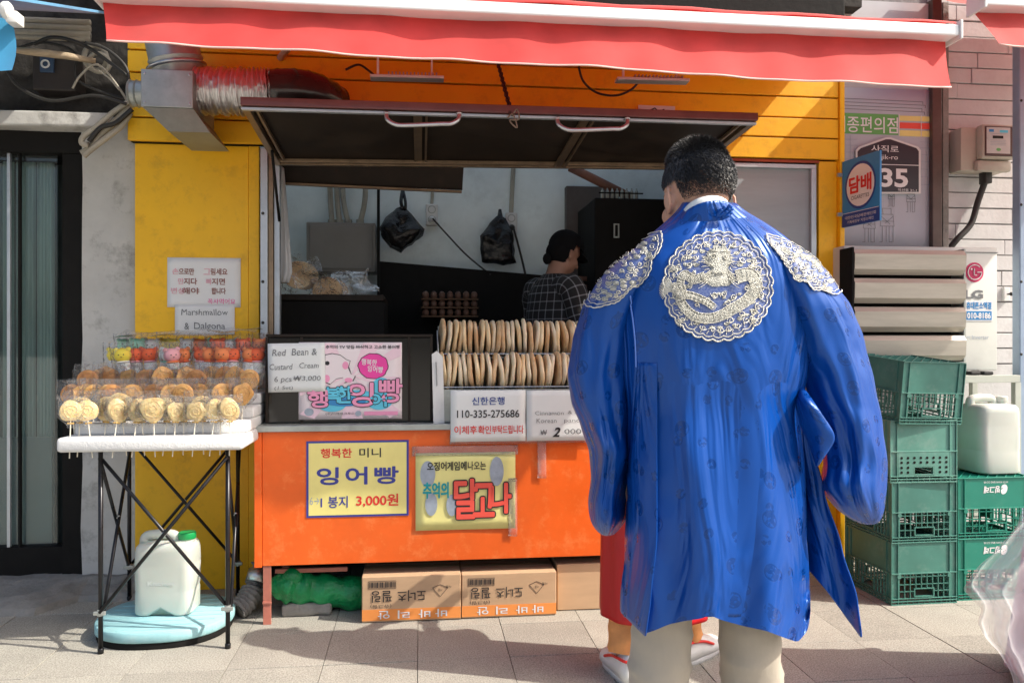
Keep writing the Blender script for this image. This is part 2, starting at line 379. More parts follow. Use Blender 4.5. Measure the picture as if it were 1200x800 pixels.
# ================================================================ SETTING
YW = 4.24
bm = BM(); s_ = 60
v = [bm.verts.new(p) for p in ((-s_,-s_,-.014),(s_,-s_,-.014),(s_,s_,-.014),(-s_,s_,-.014))]; bm.faces.new(v)
struct('ground', bm, m_ground)
pav = bpy.data.objects.new('pavement', None); COL.objects.link(pav); pav['kind'] = 'structure'
T = .372; g0 = G(1041, 714); gy = G(945, 753).y
rr = random.Random(3)
for i in range(-17, 7):
    for j in range(-6, 5):
        x0 = g0.x+i*T; y0 = gy+j*T
        if y0 > 4.7: continue
        dz = rr.uniform(-.0012, .0012); bm = BM()
        box(bm, x0+.0012, x0+T-.0012, y0+.0012, y0+T-.0012, -.02, dz, .0015)
        ox, oy = rr.uniform(0, 40), rr.uniform(0, 40)
        me = bpy.data.meshes.new('paving_stone'); bm.to_mesh(me); bm.free()
        me.materials.append(m_tile if rr.random() < .8 else m_tile2)
        me.transform(Matrix.Translation((ox, oy, 0)))
        o = bpy.data.objects.new('paving_stone', me); COL.objects.link(o); o.parent = pav; o.location = (-ox, -oy, 0)
# rough concrete threshold along the left building
bm = BM()
n = 26; prof = []
for k in range(n+1):
    x = -4.5+k*(3.2/n); 
    prof.append((x, 3.93+.05*mnoise.noise(Vector((x*3, 0, 0)))+(.18 if x > -1.75 else 0), .055+.02*mnoise.noise(Vector((x*5, 1, 0)))))
loft(bm, [[(x, y, -.01), (x, y+.02, z*.55), (x, y+.12, z), (x, 4.25, z+.03), (x, 4.6, z+.03), (x, 4.6, -.01)] for x, y, z in prof])
bmesh.ops.subdivide_edges(bm, edges=bm.edges[:], cuts=2, use_grid_fill=True)
for w in bm.verts:
    w.co += Vector((0, mnoise.noise(w.co*14)*.02, mnoise.noise(w.co*11+Vector((5,0,0)))*.012))
struct('door_threshold', bm, m_conc)

# ================================================================ LEFT BUILDING
lb = thing('neighbour_building', 'grimy grey building with a dark framed glass door left of the yellow stall', 'building', (-2.6, 4.3, 0))
pl = P(97, 400, 4.3).x; pr = P(157, 400, 4.3).x
bm = BM(); box(bm, pl, pr+.02, 4.29, 4.75, 0, 2.42)
bmesh.ops.subdivide_edges(bm, edges=bm.edges[:], cuts=14, use_grid_fill=True)
for w in bm.verts: w.co += Vector((mnoise.noise(w.co*6)*.014, mnoise.noise(w.co*7+Vector((9,0,0)))*.012, 0))
obj('pillar', bm, m_plaster, lb, auto=50)
bm = BM(); box(bm, -5, pr+.02, 4.42, 4.7, 2.42, 6.5)
bmesh.ops.subdivide_edges(bm, edges=bm.edges[:], cuts=20, use_grid_fill=True)
for w in bm.verts: w.co += Vector((0, mnoise.noise(w.co*5)*.03+mnoise.noise(w.co*16)*.015, 0))
obj('upper_wall', bm, m_darkwall, lb, auto=50)
zc, zt = P(60, 148, 4.2).z, P(60, 130, 4.2).z
bm = BM(); box(bm, -5, P(128, 140, 4.22).x, 4.2, 4.5, zc, zt, .008)
bmesh.ops.subdivide_edges(bm, edges=bm.edges[:], cuts=10, use_grid_fill=True)
for w in bm.verts: w.co += Vector((0, mnoise.noise(w.co*7)*.01, mnoise.noise(w.co*9)*.012))
obj('ledge', bm, m_plaster, lb, auto=50)
# black door surround
zd = P(50, 183, 4.3).z; zb = P(60, 658, 4.3).z
bm = BM(); box(bm, -5, pl-.002, 4.3, 4.6, zd+.02, zc-.002); obj('door_header', bm, m_dark, lb)
bm = BM(); box(bm, P(72, 400, 4.3).x, pl-.003, 4.31, 4.5, 0.02, zd+.018); obj('door_jamb', bm, m_dark, lb)
bm = BM(); box(bm, -5, P(72, 400, 4.3).x-.002, 4.33, 4.42, .03, zb+.07, .004); obj('door_rail', bm, m_dark, lb)
bm = BM(); box(bm, -5, P(66, 400, 4.36).x, 4.37, 4.378, zb+.06, zd+.03); dr = obj('glass_door', bm, clear_film('door glass', (.8,.88,.87), .35, .03, .03, .03, 2), lb)
m_cur = mat('grey green curtain', (.62,.7,.68), .8, var=.3, scale=3, stretch=(9,1,.4))
bm = BM()
for k, (a, b2) in enumerate(((2, 16), (17, 40), (42, 62))):
    x0, x1 = P(a, 400, 4.45).x, P(b2, 400, 4.45).x
    rows = []
    for j in range(2):
        z = [.1, zd][j]
        rows.append([(x0+(x1-x0)*q/24, 4.46+.012*math.sin(q*1.3+k), z) for q in range(25)])
    loft(bm, rows, closed=False, cap=False)
obj('curtain', bm, m_cur, lb, smooth=True)
bm = BM(); box(bm, -5, P(90, 400, 4.55).x+.1, 4.62, 4.66, 0, zd+.1); obj('room_backing', bm, mat('dim room wall', (.13,.16,.16), .9, var=.4, scale=2), lb)
for (a, b2) in ((9, 13), (22, 25)):
    bm = BM(); box(bm, P(a, 400, 4.35).x, P(b2, 400, 4.35).x, 4.34, 4.36, zb+.07, zd+.03, .002); obj('door_mullion', bm, m_alu if a < 12 else m_dark, lb)
bm = BM(); box(bm, P(20, 500, 4.43).x-.5, P(64, 500, 4.43).x, 4.40, 4.41, P(30, 660, 4.4).z, P(30, 512, 4.4).z)
o = obj('frosted_panel', bm, clear_film('frosted film', (.8,.85,.86), .2, .5, .1, .25, 6), lb)
# conduits on the left wall
for k, (ya, yb, r) in enumerate(((23, 27, .016), (30, 34, .017), (38, 41, .018), (44, 46, .014))):
    bm = BM(); tube(bm, [P(-80, ya-4, 4.3), P(106, yb, 4.3)], r, 12)
    t = obj('conduit', bm, m_hose, None, smooth=True); 
    tag(t, ['top beige conduit running along the grimy wall under the blue awning', 'second beige conduit from the top on the grimy wall', 'third beige conduit from the top on the grimy wall', 'lowest and thinnest beige conduit of the four on the grimy wall'][k], 'conduit', 'conduits under the blue awning')
bm = BM(); tube(bm, [P(8, 58, 4.1), P(40, 61, 4.1), P(80, 66, 4.15), P(112, 72, 4.2)], .017, 12, rs=[.012,.019,.017,.013])
tag(obj('wooden_stick', bm, mat('pale wood', (.42,.33,.22), .7, var=.3, stretch=(1,9,9)), smooth=True), 'pale round stick lying across the cable tangle on the grimy wall', 'stick')
mb = thing('meter_box', 'dark recessed meter box with round blue badge above the left door', 'electric box', P(62, 110, 4.3))
bm = BM(); box(bm, P(38, 90, 4.3).x, P(88, 90, 4.3).x, 4.3, 4.45, P(60, 106, 4.3).z, P(60, 64, 4.3).z, .006); obj('box_body', bm, mat('brown box', (.04,.032,.028), .6, var=.4, dirt=.5), mb)
bm = BM(); box(bm, P(47, 90, 4.29).x, P(63, 90, 4.29).x, 4.285, 4.3, P(60, 86, 4.3).z, P(60, 67, 4.3).z, .002); obj('blue_plate', bm, mat('faded blue plate', (.05,.09,.16), .5, var=.3), mb)
bm = BM(); tube(bm, [P(53, 75, 4.28)+Vector((.018*math.cos(a*.3), 0, .018*math.sin(a*.3))) for a in range(22)], .005, 6); obj('ring_mark', bm, m_white, mb)
lamp = thing('cable_reel', 'coiled pale cable fitting hanging on the grimy wall left of the duct', 'cable fitting', P(112, 85, 4.3))
bm = BM(); c0 = P(112, 68, 4.28); tube(bm, [c0+Vector((.055*math.cos(a*.3), -.01*math.sin(a*.3), .06*math.sin(a*.3))) for a in range(22)], .013, 8); obj('coil', bm, m_hose, lamp, smooth=True)
bm = BM(); tube(bm, [c0+Vector((.03+.05*math.cos(a*.3), -.03-.01*math.sin(a*.3), -.035+.045*math.sin(a*.3))) for a in range(22)], .011, 8); obj('coil', bm, m_hose, lamp, smooth=True)
rw = random.Random(5)
CW = [((20, 57), (50, 50), (88, 62), (92, 95), (150, 118)), ((85, 104), (95, 88), (115, 76), (140, 104), (155, 130)), ((115, 82), (128, 92), (140, 106)), ((40, 52), (60, 44), (85, 48), (110, 60), (150, 90)),
      ((100, 50), (125, 58), (148, 80), (152, 110)), ((0, 66), (20, 100), (60, 118), (110, 112), (148, 122))]
for k, w in enumerate(CW):
    bm = BM(); tube(bm, smooth_path([P(a, b, 4.22-.02*k) for a, b in w]), [.007,.006,.004,.009,.008,.008][k], 7)
    tag(obj('cable', bm, m_cable if k in (0, 3, 4, 5) else m_hose, smooth=True), ['black cable looping over the meter box', 'beige cable rising beside the coil fitting', 'thin pale wire slanting down to the duct stub', 'thick black cable arching under the conduits', 'black cable hanging beside the duct elbow', 'black cable sagging below the meter box'][k], 'cable', 'cables on the grimy left wall')
cb = thing('cable_bundle', 'bundle of grey hoses bending down behind the ledge to the white pillar', 'cable bundle', P(97, 180, 4.2))
for k, w in enumerate((((152, 124), (138, 140), (120, 155), (108, 172), (96, 180)), ((153, 132), (142, 148), (124, 162), (106, 176), (98, 183)), ((150, 120), (130, 134), (112, 150), (98, 160), (96, 168), (104, 170)), ((155, 128), (136, 144), (118, 150), (104, 166)))):
    bm = BM(); tube(bm, smooth_path([P(a, b, 4.16-.012*k) for a, b in w]), [.018,.015,.014,.012][k], 10); obj('hose', bm, [m_hose, m_hose, m_hose, m_cable][k], cb, smooth=True)
# blue awning upper left
ba = thing('blue_awning', 'bright blue cloth awning with silver end fitting at the upper left corner', 'awning', (-2.4, 3.3, 2.4))
a0 = C(-90, 2, 3.05); 
xr = P(14, 40, 3.1).x
bm = BM(); rows = []
for j in range(9):
    z = P(5, 82-(82-8)*j/8, 3.1).z
    rows.append([(xr+.01*math.sin(j*.6)-.7*(i/14), 3.1+.018*math.sin(i*1.1+j*.25), z) for i in range(15)])
loft(bm, rows, closed=False, cap=False); obj('valance', bm, m_awnblue, ba, smooth=True)
bm = BM(); zr = P(5, 6, 3.1).z
hexa(bm, (-4.2, 3.1, zr+.02), (xr, 3.1, zr+.02), (P(122, 2, 4.2).x, 4.25, P(60, 14, 4.25).z), (-4.2, 4.25, P(60, 14, 4.25).z), (0, 0, .012)); obj('canopy', bm, m_awnblue, ba)
bm = BM(); lathe(bm, [(.0, 0), (.028, 0), (.032, .006), (.032, .02), (.026, .026), (0, .026)], (xr-.01, 3.06, P(9, 18, 3.1).z), 20, (1, 0, .0)); box(bm, xr, xr+.04, 3.05, 3.11, P(9, 32, 3.1).z, P(9, 18, 3.1).z, .006); obj('end_fitting', bm, m_white, ba, auto=40)
bm = BM(); box(bm, -4.2, xr, 3.04, 3.09, P(9, 24, 3.1).z, P(9, 12, 3.1).z, .008); obj('front_bar', bm, m_alu, ba)

# ================================================================ RIGHT WALL
rw_ = thing('brick_wall_building', 'white painted brick wall with dark joints at the right of the yellow stall', 'building', (3.2, 4.5, 0))
bm = BM(); box(bm, P(960, 300, 4.5).x, 5.8, 4.462, 4.75, 0, 4.8); obj('wall', bm, m_mortar, rw_)
course = .094; rb = random.Random(11); zk = 1.05; row = 0; cnt = 0
xb0 = P(1088, 300, 4.45).x; 
while zk < 4.1:
    x = xb0-.0-(rb.uniform(0, .4))
    while x < 4.05:
        w = rb.choice((.19, .19, .38, .57)) if zk > 2.7 else rb.choice((.57, .76, .95))
        x1 = min(x+w, 4.3)
        if x1 > xb0+.02:
            xa = max(x, xb0); bm = BM(); dy = rb.uniform(-.003, .003)
            box(bm, xa+.002, x1-.002, 4.445+dy, 4.47, zk+.004, zk+course-.003, .003); obj('brick', bm, m_brickw, rw_); cnt += 1
        x = x1
    zk += course
bm = BM(); box(bm, P(975, 300, 4.4).x, xb0-.002, 4.40, 4.462, 0, P(1000, 60, 4.4).z+.3)
obj('infill_panel', bm, mat('light grey panel', (.5,.5,.52), .75, var=.06, dirt=.2), rw_)
bm = BM(); box(bm, xb0, 5.8, 4.45, 4.462, 0.0, 1.05); obj('lower_wall', bm, m_brickw, rw_)
bm = BM(); box(bm, P(1093, 200, 4.36).x, P(1104, 200, 4.36).x, 4.36, 4.44, 1.0, 3.3, .004); tag(obj('wall_post', bm, mat('brown steel post', (.12,.085,.075), .45, metal=.4, var=.3)), 'dark brown metal post between the drawn banner and the brick wall', 'post')
bm = BM(); box(bm, P(1105, 200, 4.4).x, P(1112, 200, 4.4).x, 4.4, 4.444, 1.0, 3.3, .003); tag(obj('conduit_strip', bm, m_conc), 'narrow cement strip running up beside the brown metal post', 'strip')
bp_ = thing('blue_pole', 'pale blue metal pole at the right edge of the picture', 'pole', (P(1196, 500, 4.1).x, 4.1, 0))
bm = BM(); xa = P(1192, 300, 4.1).x; box(bm, xa, xa+.07, 4.08, 4.14, 0, 3.6, .006); obj('pole', bm, mat('pale blue steel', (.32,.42,.55), .4, metal=.2, var=.15), bp_)
for py in (118, 240, 330, 415):
    bm = BM(); sphere(bm, P(1197, py, 4.078), .008, 1, .5, 1, 8); obj('rivet', bm, m_cable, bp_)
wh = thing('wall_hook', 'white wall bracket with black wire running to the blue pole', 'hook', P(1178, 345, 4.42))
bm = BM(); c0 = P(1178, 345, 4.44); box(bm, c0.x-.02, c0.x+.02, 4.425, 4.445, c0.z-.04, c0.z+.045, .004); obj('plate', bm, m_white, wh)
bm = BM(); tube(bm, [c0+Vector((0,-.02,0)), c0+Vector((0,-.05,0)), c0+Vector((.02,-.06,.0)), P(1200, 348, 4.3), P(1225, 350, 4.2)], .005, 6); sphere(bm, c0+Vector((0,-.05,0)), .012, seg=8); obj('wire', bm, m_cable, wh, smooth=True)

# ================================================================ SNACK STALL
st = thing('snack_stall', 'yellow painted street food stall with open serving window and raised hatch', 'food stall', (.4, 4.24, 0))
xl, xm = P(158, 400, 4.25).x, P(304, 400, 4.25).x
xL, xR = P(153, 150, YW).x, P(984, 150, YW).x
bm = BM(); box(bm, xl, xm-.055, 4.25, 4.32, .0, 2.292, .003)
obj('side_panel', bm, m_yellow, st)
bm = BM(); box(bm, xm-.053, xm, 4.243, 4.33, .0, 2.292, .003); obj('corner_post', bm, m_yellow, st)
rb = random.Random(4)
zs = [2.292, 2.412, 2.523, 2.639, 2.752, 2.868, 2.98, 3.09]
for k in range(7):
    bm = BM(); box(bm, xL, xR-.03, 4.2+rb.uniform(-.003, .003), 4.24, zs[k]+.0045, zs[k+1]-.0045, .0025); obj('plank', bm, m_yellow, st)
bm = BM(); box(bm, xL+.005, xR-.035, 4.226, 4.262, 2.294, 3.09); obj('plank_backing', bm, m_dark, st)
bm = BM(); box(bm, xR-.028, xR, 4.185, 4.26, 0.0, 3.09, .003); obj('edge_trim', bm, m_yellow, st)
xp0 = P(957, 400, 4.24).x
bm = BM(); box(bm, xp0, xR-.03, 4.215, 4.262, 0.0, 2.288, .003); obj('right_post', bm, m_yellow, st)
bm = BM(); box(bm, P(812, 190, 4.21).x, xp0, 4.208, 4.222, 2.276, 2.29); obj('rust_strip', bm, mat('rust red paint', (.35,.07,.03), .8, var=.3), st)
# left jamb of the serving window
x0, x1 = P(306, 400, 4.2).x, P(312, 400, 4.2).x
bm = BM(); box(bm, x0, x1+.01, 4.18, 4.26, .3, 2.27, .002); obj('window_jamb', bm, m_alu, st)
bm = BM(); box(bm, x1+.012, x1+.035, 4.19, 4.26, .3, 2.27, .002); obj('window_jamb', bm, m_bronze, st)
bm = BM(); box(bm, x1+.037, P(328, 400, 4.22).x, 4.21, 4.26, .3, 2.27, .002); obj('window_jamb', bm, m_alu, st)
for py in (250, 330, 378):
    bm = BM(); sphere(bm, P(308, py, 4.178), .008, 1, .5, 1, 8); obj('rivet', bm, m_cable, st)
# grey sliding panel at the right of the window
xa, xb = P(818, 300, 4.22).x, P(956, 300, 4.22).x
zt2 = P(900, 192, 4.22).z
pn = obj('sliding_panel', (lambda b: (box(b, xa, xb-.03, 4.235, 4.25, .9, zt2-.02), b)[1])(BM()), m_shutter, st)
bm = BM(); box(bm, xa, xb, 4.213, 4.245, zt2-.022, zt2, .002); box(bm, xb-.03, xb, 4.212, 4.245, .9, zt2-.023, .002); box(bm, xa-.02, xa, 4.213, 4.245, .9, zt2-.02, .002); obj('frame', bm, m_alu, pn)
bm = BM(); box(bm, xa-.02, xp0, 4.225, 4.26, 0, .899); obj('lower_panel', bm, m_yellow, st)
# interior
xi0, xi1, yi = P(300, 300, 4.3).x-.25, xR-.1, 5.6
bm = BM(); box(bm, xi0, xi1, yi, yi+.04, 0, 3.0); obj('back_wall', bm, m_intwall, st)
bm = BM(); box(bm, xi0-.04, xi0, 4.3, yi+.04, 0, 3.0); obj('side_wall', bm, m_intwall, st)
bm = BM(); box(bm, xi1, xi1+.04, 4.3, yi+.04, 0, 3.0); obj('side_wall', bm, m_brownpanel, st)
bm = BM(); box(bm, xi0-.04, xi1+.04, 4.28, yi+.04, 2.95, 3.0); obj('ceiling', bm, cloth_awning('sheet added to let light in', (.8,.85,.85), (.85,.92,.95), .85), st)  # unseen ceiling made translucent to brighten the interior
bm = BM(); box(bm, xi0-.04, xi1+.04, 4.35, yi, .17, .22); obj('floor', bm, m_dark, st)
# black hood panel hanging inside behind the hatch
a, b2 = P(322, 200, 4.35), P(545, 200, 4.35)
bm = BM(); hexa(bm, (a.x, 4.3, 2.4), (b2.x, 4.3, 2.4), (b2.x-.01, 4.45, P(540, 223, 4.45).z), (a.x, 4.45, P(325, 214, 4.45).z), (0, .02, .012)); hd = obj('hood_panel', bm, m_brownpanel, st)
bm = BM(); q0, q1 = P(322, 215, 4.44), P(541, 225, 4.44); obox(bm, (q0+q1)/2, (q1-q0)/2, (0,.012,0), (0,0,.006)); obj('hood_edge', bm, m_bronze, hd)
# dark slanting counter back panel and interior furniture
q = [P(444, 306, 5.3), P(612, 326, 5.3)]
bm = BM(); hexa(bm, (q[0].x, 5.3, .3), (q[1].x+.7, 5.3, .3), (q[1].x+.7, 5.3, q[1].z-.02), (q[0].x, 5.3, q[0].z), (0, .05, 0)); obj('rear_panel', bm, m_dark, st)
bm = BM(); q0 = P(444, 200, 5.28); box(bm, q0.x-.012, q0.x+.006, 5.27, 5.3, 1.2, 2.9); obj('conduit_strip', bm, m_dark, st)
# upper right dark area: brown board, pipe
q0, q1 = P(664, 218, 5.5), P(706, 330, 5.5)
bm = BM(); box(bm, q0.x, q1.x+.1, 5.5, 5.58, .4, q0.z); obj('wall_board', bm, mat('dull brown board', (.12,.1,.09), .7, var=.25), st)
bm = BM(); tube(bm, [P(668, 196, 5.2), P(700, 212, 5.15), P(740, 232, 5.1)], .03, 10); obj('drain_pipe', bm, mat('terracotta pipe', (.2,.08,.05), .6, var=.3), st, smooth=True)

# hatch
y1, y2 = 3.42, 4.19
A, B = P(283, 124, y1), P(886, 142, y1); Cc, D = P(321, 190, y2), P(820, 196, y2)
D.x = B.x+(Cc.x-A.x)
zf = (A.z+B.z)/2; zr = (Cc.z+D.z)/2
fr0, fr1 = Vector((A.x, y1, A.z)), Vector((B.x, y1, B.z)); rr0, rr1 = Vector((A.x, y2, Cc.z)), Vector((B.x, y2, D.z))
hatch = obj('hatch', (lambda b: (hexa(b, fr0+Vector((.01,.01,.012)), fr1+Vector((-.01,.01,.012)), rr1+Vector((-.01,0,.012)), rr0+Vector((.01,0,.012)), (0,0,.02)), b)[1])(BM()), m_brownpanel, st)
def bar_between(bm, p, q, w, h, up=(0,0,1), bev=.002):
    p, q, up = Vector(p), Vector(q), Vector(up); t = (q-p).normalized(); s = t.cross(up).normalized(); u = s.cross(t)
    obox(bm, (p+q)/2, (q-p)/2, s*w/2, u*h/2, bev)
m_redbar = mat('edge with painted red light', (.17,.055,.05), .35, metal=.3, var=.3, coat=.3)  # reddish sunlight under the awning is put into this rail colour
bm = BM(); bar_between(bm, fr0+Vector((0,-.008,.014)), fr1+Vector((0,-.008,.014)), .03, .034); obj('front_rail', bm, m_redbar, hatch)
bm = BM(); bar_between(bm, fr0+Vector((0,.005,-.012)), fr1+Vector((0,.005,-.012)), .024, .012); obj('front_rail', bm, m_alu, hatch)
bm = BM(); bar_between(bm, rr0, rr1, .03, .03); obj('rear_rail', bm, m_bronze, hatch)
bm = BM(); bar_between(bm, rr0+Vector((.02,-.045,0)), rr1+Vector((-.02,-.045,0)), .012, .018); obj('rear_rail', bm, m_bronze, hatch)
for e0, e1, s in ((fr0, rr0, 1), (fr1, rr1, -1)):
    bm = BM(); bar_between(bm, e0+Vector((.015*s,.02,0)), e1+Vector((.015*s,-.02,0)), .03, .03); obj('side_rail', bm, m_bronze, hatch)
    bm = BM(); bar_between(bm, e0+Vector((.055*s,.02,0)), e1+Vector((.055*s,-.07,0)), .012, .016); obj('side_rail', bm, m_bronze, hatch)
for px in (494, 698):
    xx = P(px, 130, y1+.02).x if px == 494 else P(692, 128, y1).x
    for dx in (-.03, -.012, .022):
        bm = BM(); bar_between(bm, (xx+dx, y1+.02, zf-.004), (xx+dx, y2-.02, zr-.004), .01 if dx != -.012 else .03, .014 if dx != -.012 else .006, bev=.001); obj('mullion', bm, m_bronze, hatch)
for (pa, pb, yy) in ((453, 538, 133), (653, 735, 139)):
    l, r_ = P(pa, yy, y1-.02), P(pb, yy, y1-.02); dz = .052
    pts = smooth_path([l, l+Vector((.004, -.012, -dz*.55)), l+Vector((.035, -.022, -dz*.98)), l+Vector((.08, -.024, -dz*1.05)), r_+Vector((-.08, -.024, -dz*1.05)), r_+Vector((-.035, -.022, -dz*.98)), r_+Vector((-.004, -.012, -dz*.55)), r_], 6)
    bm = BM(); tube(bm, pts, .0095, 12); sphere(bm, l, .014, 1, 1, .5, 10); sphere(bm, r_, .014, 1, 1, .5, 10); obj('handle', bm, m_steel, hatch, smooth=True)
# gas struts
for e, f in ((rr0+Vector((.03,-.25,.0)), (rr0.x+.02, 4.2, 1.9)),):
    bm = BM(); tube(bm, [e, Vector(f)], .007, 8); obj('strut', bm, m_dark, hatch, smooth=True)

# ================================================================ ORANGE COUNTER
YC = 3.69
ca, cbx = P(298, 500, YC).x, P(880, 500, YC).x
zt, zb_ = P(400, 505, YC).z, .266
ct = thing('serving_counter', 'bright orange painted metal serving counter on thin legs', 'counter', ((ca+cbx)/2, YC, 0))
bm = BM(); box(bm, ca+.035, cbx, YC, YC+.02, zb_, zt, .002); obj('front_panel', bm, m_orange, ct)
bm = BM(); box(bm, ca, ca+.033, YC-.004, YC+.5, zb_-.006, zt, .002); obj('end_panel', bm, m_orange, ct)
bm = BM(); box(bm, cbx+.001, cbx+.02, YC, YC+.5, zb_, zt, .002); obj('end_panel', bm, m_orange, ct)
bm = BM(); box(bm, ca+.035, cbx, YC+.022, YC+.5, zb_, zb_+.01); obj('underside', bm, m_dark, ct)
bm = BM(); box(bm, ca-.006, cbx+.025, YC-.022, YC+.85, zt+.002, zt+.03, .003); obj('top', bm, m_galv, ct)
m_leg = mat('salmon painted angle iron', (.5,.17,.12), .6, var=.2, dirt=.3, scale=12)
for xx, yy in ((P(308, 700, YC).x, YC+.0), (cbx-.06, YC+.0), (P(308, 700, YC).x, YC+.5), (cbx-.06, YC+.5)):
    bm = BM(); box(bm, xx, xx+.036, yy+.004, yy+.008, 0, zb_, .001); box(bm, xx, xx+.004, yy+.008, yy+.04, 0, zb_); bar_between(bm, (xx-.002, yy+.002, .10), (xx+.038, yy+.002, .098), .006, .012); obj('leg', bm, m_leg, ct)
bm = BM(); bar_between(bm, (P(318, 676, YC).x, YC+.1, .215), (P(405, 676, YC).x, YC+.1, .215), .02, .02); obj('cross_bar', bm, m_leg, ct)

# ================================================================ RED AWNING
def wavy(x, j): return .009*math.sin(x*5.1+1)+.009*math.sin(x*11.3+j*.3)+.005*math.sin(x*23+2)
def awning(name, label, xa, xb, yf, zbar, zbot_l, zbot_r, yw, zw, arms=True, cut=0.):
    r = thing(name, label, 'awning', ((xa+xb)/2, yf, zbot_l))
    nx, nj = max(8, int((xb-xa)*26)), 12; bm = BM(); rows = []
    for j in range(nj+1):
        t = j/nj; row = []
        for i in range(nx+1):
            x = xa+(xb-xa)*i/nx; zb2 = zbot_l+(zbot_r-zbot_l)*i/nx
            z = zbar+(zb2-zbar)*t+(.002*math.sin(x*3.1)+.0008*math.sin(x*9))*t
            sk = (.045*t if i > nx-3 else 0)*(i-nx+3)/3*0
            row.append((x-.045*t*(x-(xa+xb)/2)/((xb-xa)/2), yf-.004+wavy(x, j)*(.5+t*.4)-.095*t, z))
        rows.append(row)
    loft(bm, rows, closed=False, cap=False); va = obj('valance', bm, m_awn, r, smooth=True)
    m_hem = mat('pale hem tape', (.85,.55,.5), .7, var=.1)
    bm = BM(); tube(bm, [Vector(p)+Vector((0,-.001,0)) for p in rows[-1]], .0035, 6); obj('hem', bm, m_hem, va, smooth=True)
    bm = BM(); rows = []
    for j in range(11):
        t = j/10; rows.append([(xa+.01+cut*t+(xb-xa-.02-cut*t)*i/nx, yf+(yw-yf)*t, zbar+.03+(zw-zbar-.03)*t-.035*math.sin(t*3.14)+.006*math.sin(i*.7)*math.sin(t*3.14)) for i in range(nx+1)])
    loft(bm, rows, closed=False, cap=False); obj('canopy', bm, m_awn, r, smooth=True)
    bm = BM(); box(bm, xa-.01, xb+.01, yf-.08, yf+.02, zbar-.005, zbar+.042, .006); obj('front_bar', bm, mat('white bar paint', (.8,.82,.83), .4, var=.05), r)
    bm = BM(); n = 8; rw3 = []
    for k in range(n+1):
        a = math.pi*.5*k/n
        rw3.append([(xa+(xb-xa)*i/24, yf-.075+.1*(1-math.cos(a)), zbar+.046+.05*math.sin(a)*(1-.45*i/24)+.004*math.sin(i*1.7)) for i in range(25)])
    loft(bm, rw3, closed=False, cap=False); obj('cloth_fold', bm, m_awn, r, smooth=True)
    for xx in (xa-.012, xb+.011):
        bm = BM(); box(bm, xx, xx+.014*(1 if xx > xa else -1) if False else xx+.012, yf-.088, yf+.03, zbar-.02, zbar+.06, .003); obj('end_cap', bm, m_white, r)
    if arms:
        for f in (.14, .86):
            x = xa+(xb-xa)*f; bm = BM()
            tube(bm, [(x, yf+.02, zbar+.0), (x+.25, (yf+yw)/2, (zbar+zw)/2+.02), (x, yw, zw-.2)], .018, 10); obj('folding_arm', bm, m_white, r, smooth=True)
    return r
YA = 3.17
xa = P(121, 40, YA).x; xb = P(1107, 100, YA).x
zl, zrr = P(122, 48, YA-.09).z, P(1105, 104, YA-.09).z
zbar = P(1110, 46, YA).z
awning('red_awning', 'long faded red cloth awning with white front bar over the orange counter', xa, xb, YA, zbar-.01, zl, zrr, 4.19, zbar+.36)
xa2 = P(1143, 30, YA).x
awning('red_awning', 'short red awning with white front bar at the upper right corner', xa2+.005, 4.4, YA+.02, P(1150, 7, YA).z-.015, P(1143, 50, YA-.09).z, P(1143, 50, YA-.09).z-.02, 4.35, 3.38, arms=False, cut=.5)
bm = BM(); box(bm, xL-.3, P(1010, 0, 4.3).x, 4.3, 4.4, 3.2, 6.5); obj('upper_facade', bm, m_darkwall, rw_)
bm = BM(); box(bm, P(1010, 0, 4.3).x+.002, 5.8, 4.452, 4.75, 4.12, 6.5); obj('upper_wall', bm, m_brickw, rw_)
# dark beam above the awning
bm = BM(); x0 = P(330, 0, 3.9).x; box(bm, xL-.3, P(985, 5, 4.1).x, 4.05, 4.19, zbar+.44, zbar+.62, .01); box(bm, xL-.3, xR, 4.13, 4.2, 3.22, 3.3, .005); tag(obj('awning_cassette', bm, m_dark), 'dark metal awning cassette fixed high above the yellow boards', 'awning case')

# fluorescent fittings, notice, chain, cable under the awning
for k, (a, b2, yy, dy) in enumerate(((434, 520, 91, 3.75), (722, 806, 94, 3.75))):
    l = thing('light_fitting', ['slim white lamp fitting hanging under the awning, the left of two', 'slim white lamp fitting hanging under the awning, right of the cable loop'][k], 'light fitting', P((a+b2)/2, yy, dy), 0, 'lamp fittings under the awning')
    p, q = P(a, yy, dy), P(b2, yy+2, dy)
    bm = BM(); bar_between(bm, p, q, .06, .014); obj('tray', bm, m_white, l)
    for t in range(14):
        bm2 = bm if False else BM(); c = p.lerp(q, .25+t*.05); box(bm2, c.x-.003, c.x+.003, c.y-.03, c.y+.03, c.z+.008, c.z+.02); obj('fin', bm2, m_galv, l)
    bm = BM(); box(bm, p.x+.03, p.x+.04, dy-.005, dy+.005, p.z, p.z+.27); obj('hanger', bm, m_white, l)
    bm = BM(); box(bm, q.x-.06, q.x-.052, dy-.005, dy+.005, q.z, q.z+.27); obj('hanger', bm, m_white, l)
S = sheet_px('name_plate', 'small pale plate with a dark emblem on the lowest boards above the hatch', 'plate', (748, 124, 791, 136), 4.185, m_white)
S.line([(.3,.5),(.45,.25),(.55,.6),(.7,.35)], .006, m_ink)
ch = thing('chain', 'black chain with a tangled wire end hanging over the hatch edge', 'chain', P(604, 146, 3.36))
p0, p1 = P(583, 72, 3.9), P(600, 136, 3.37); n = 22; bm = BM()
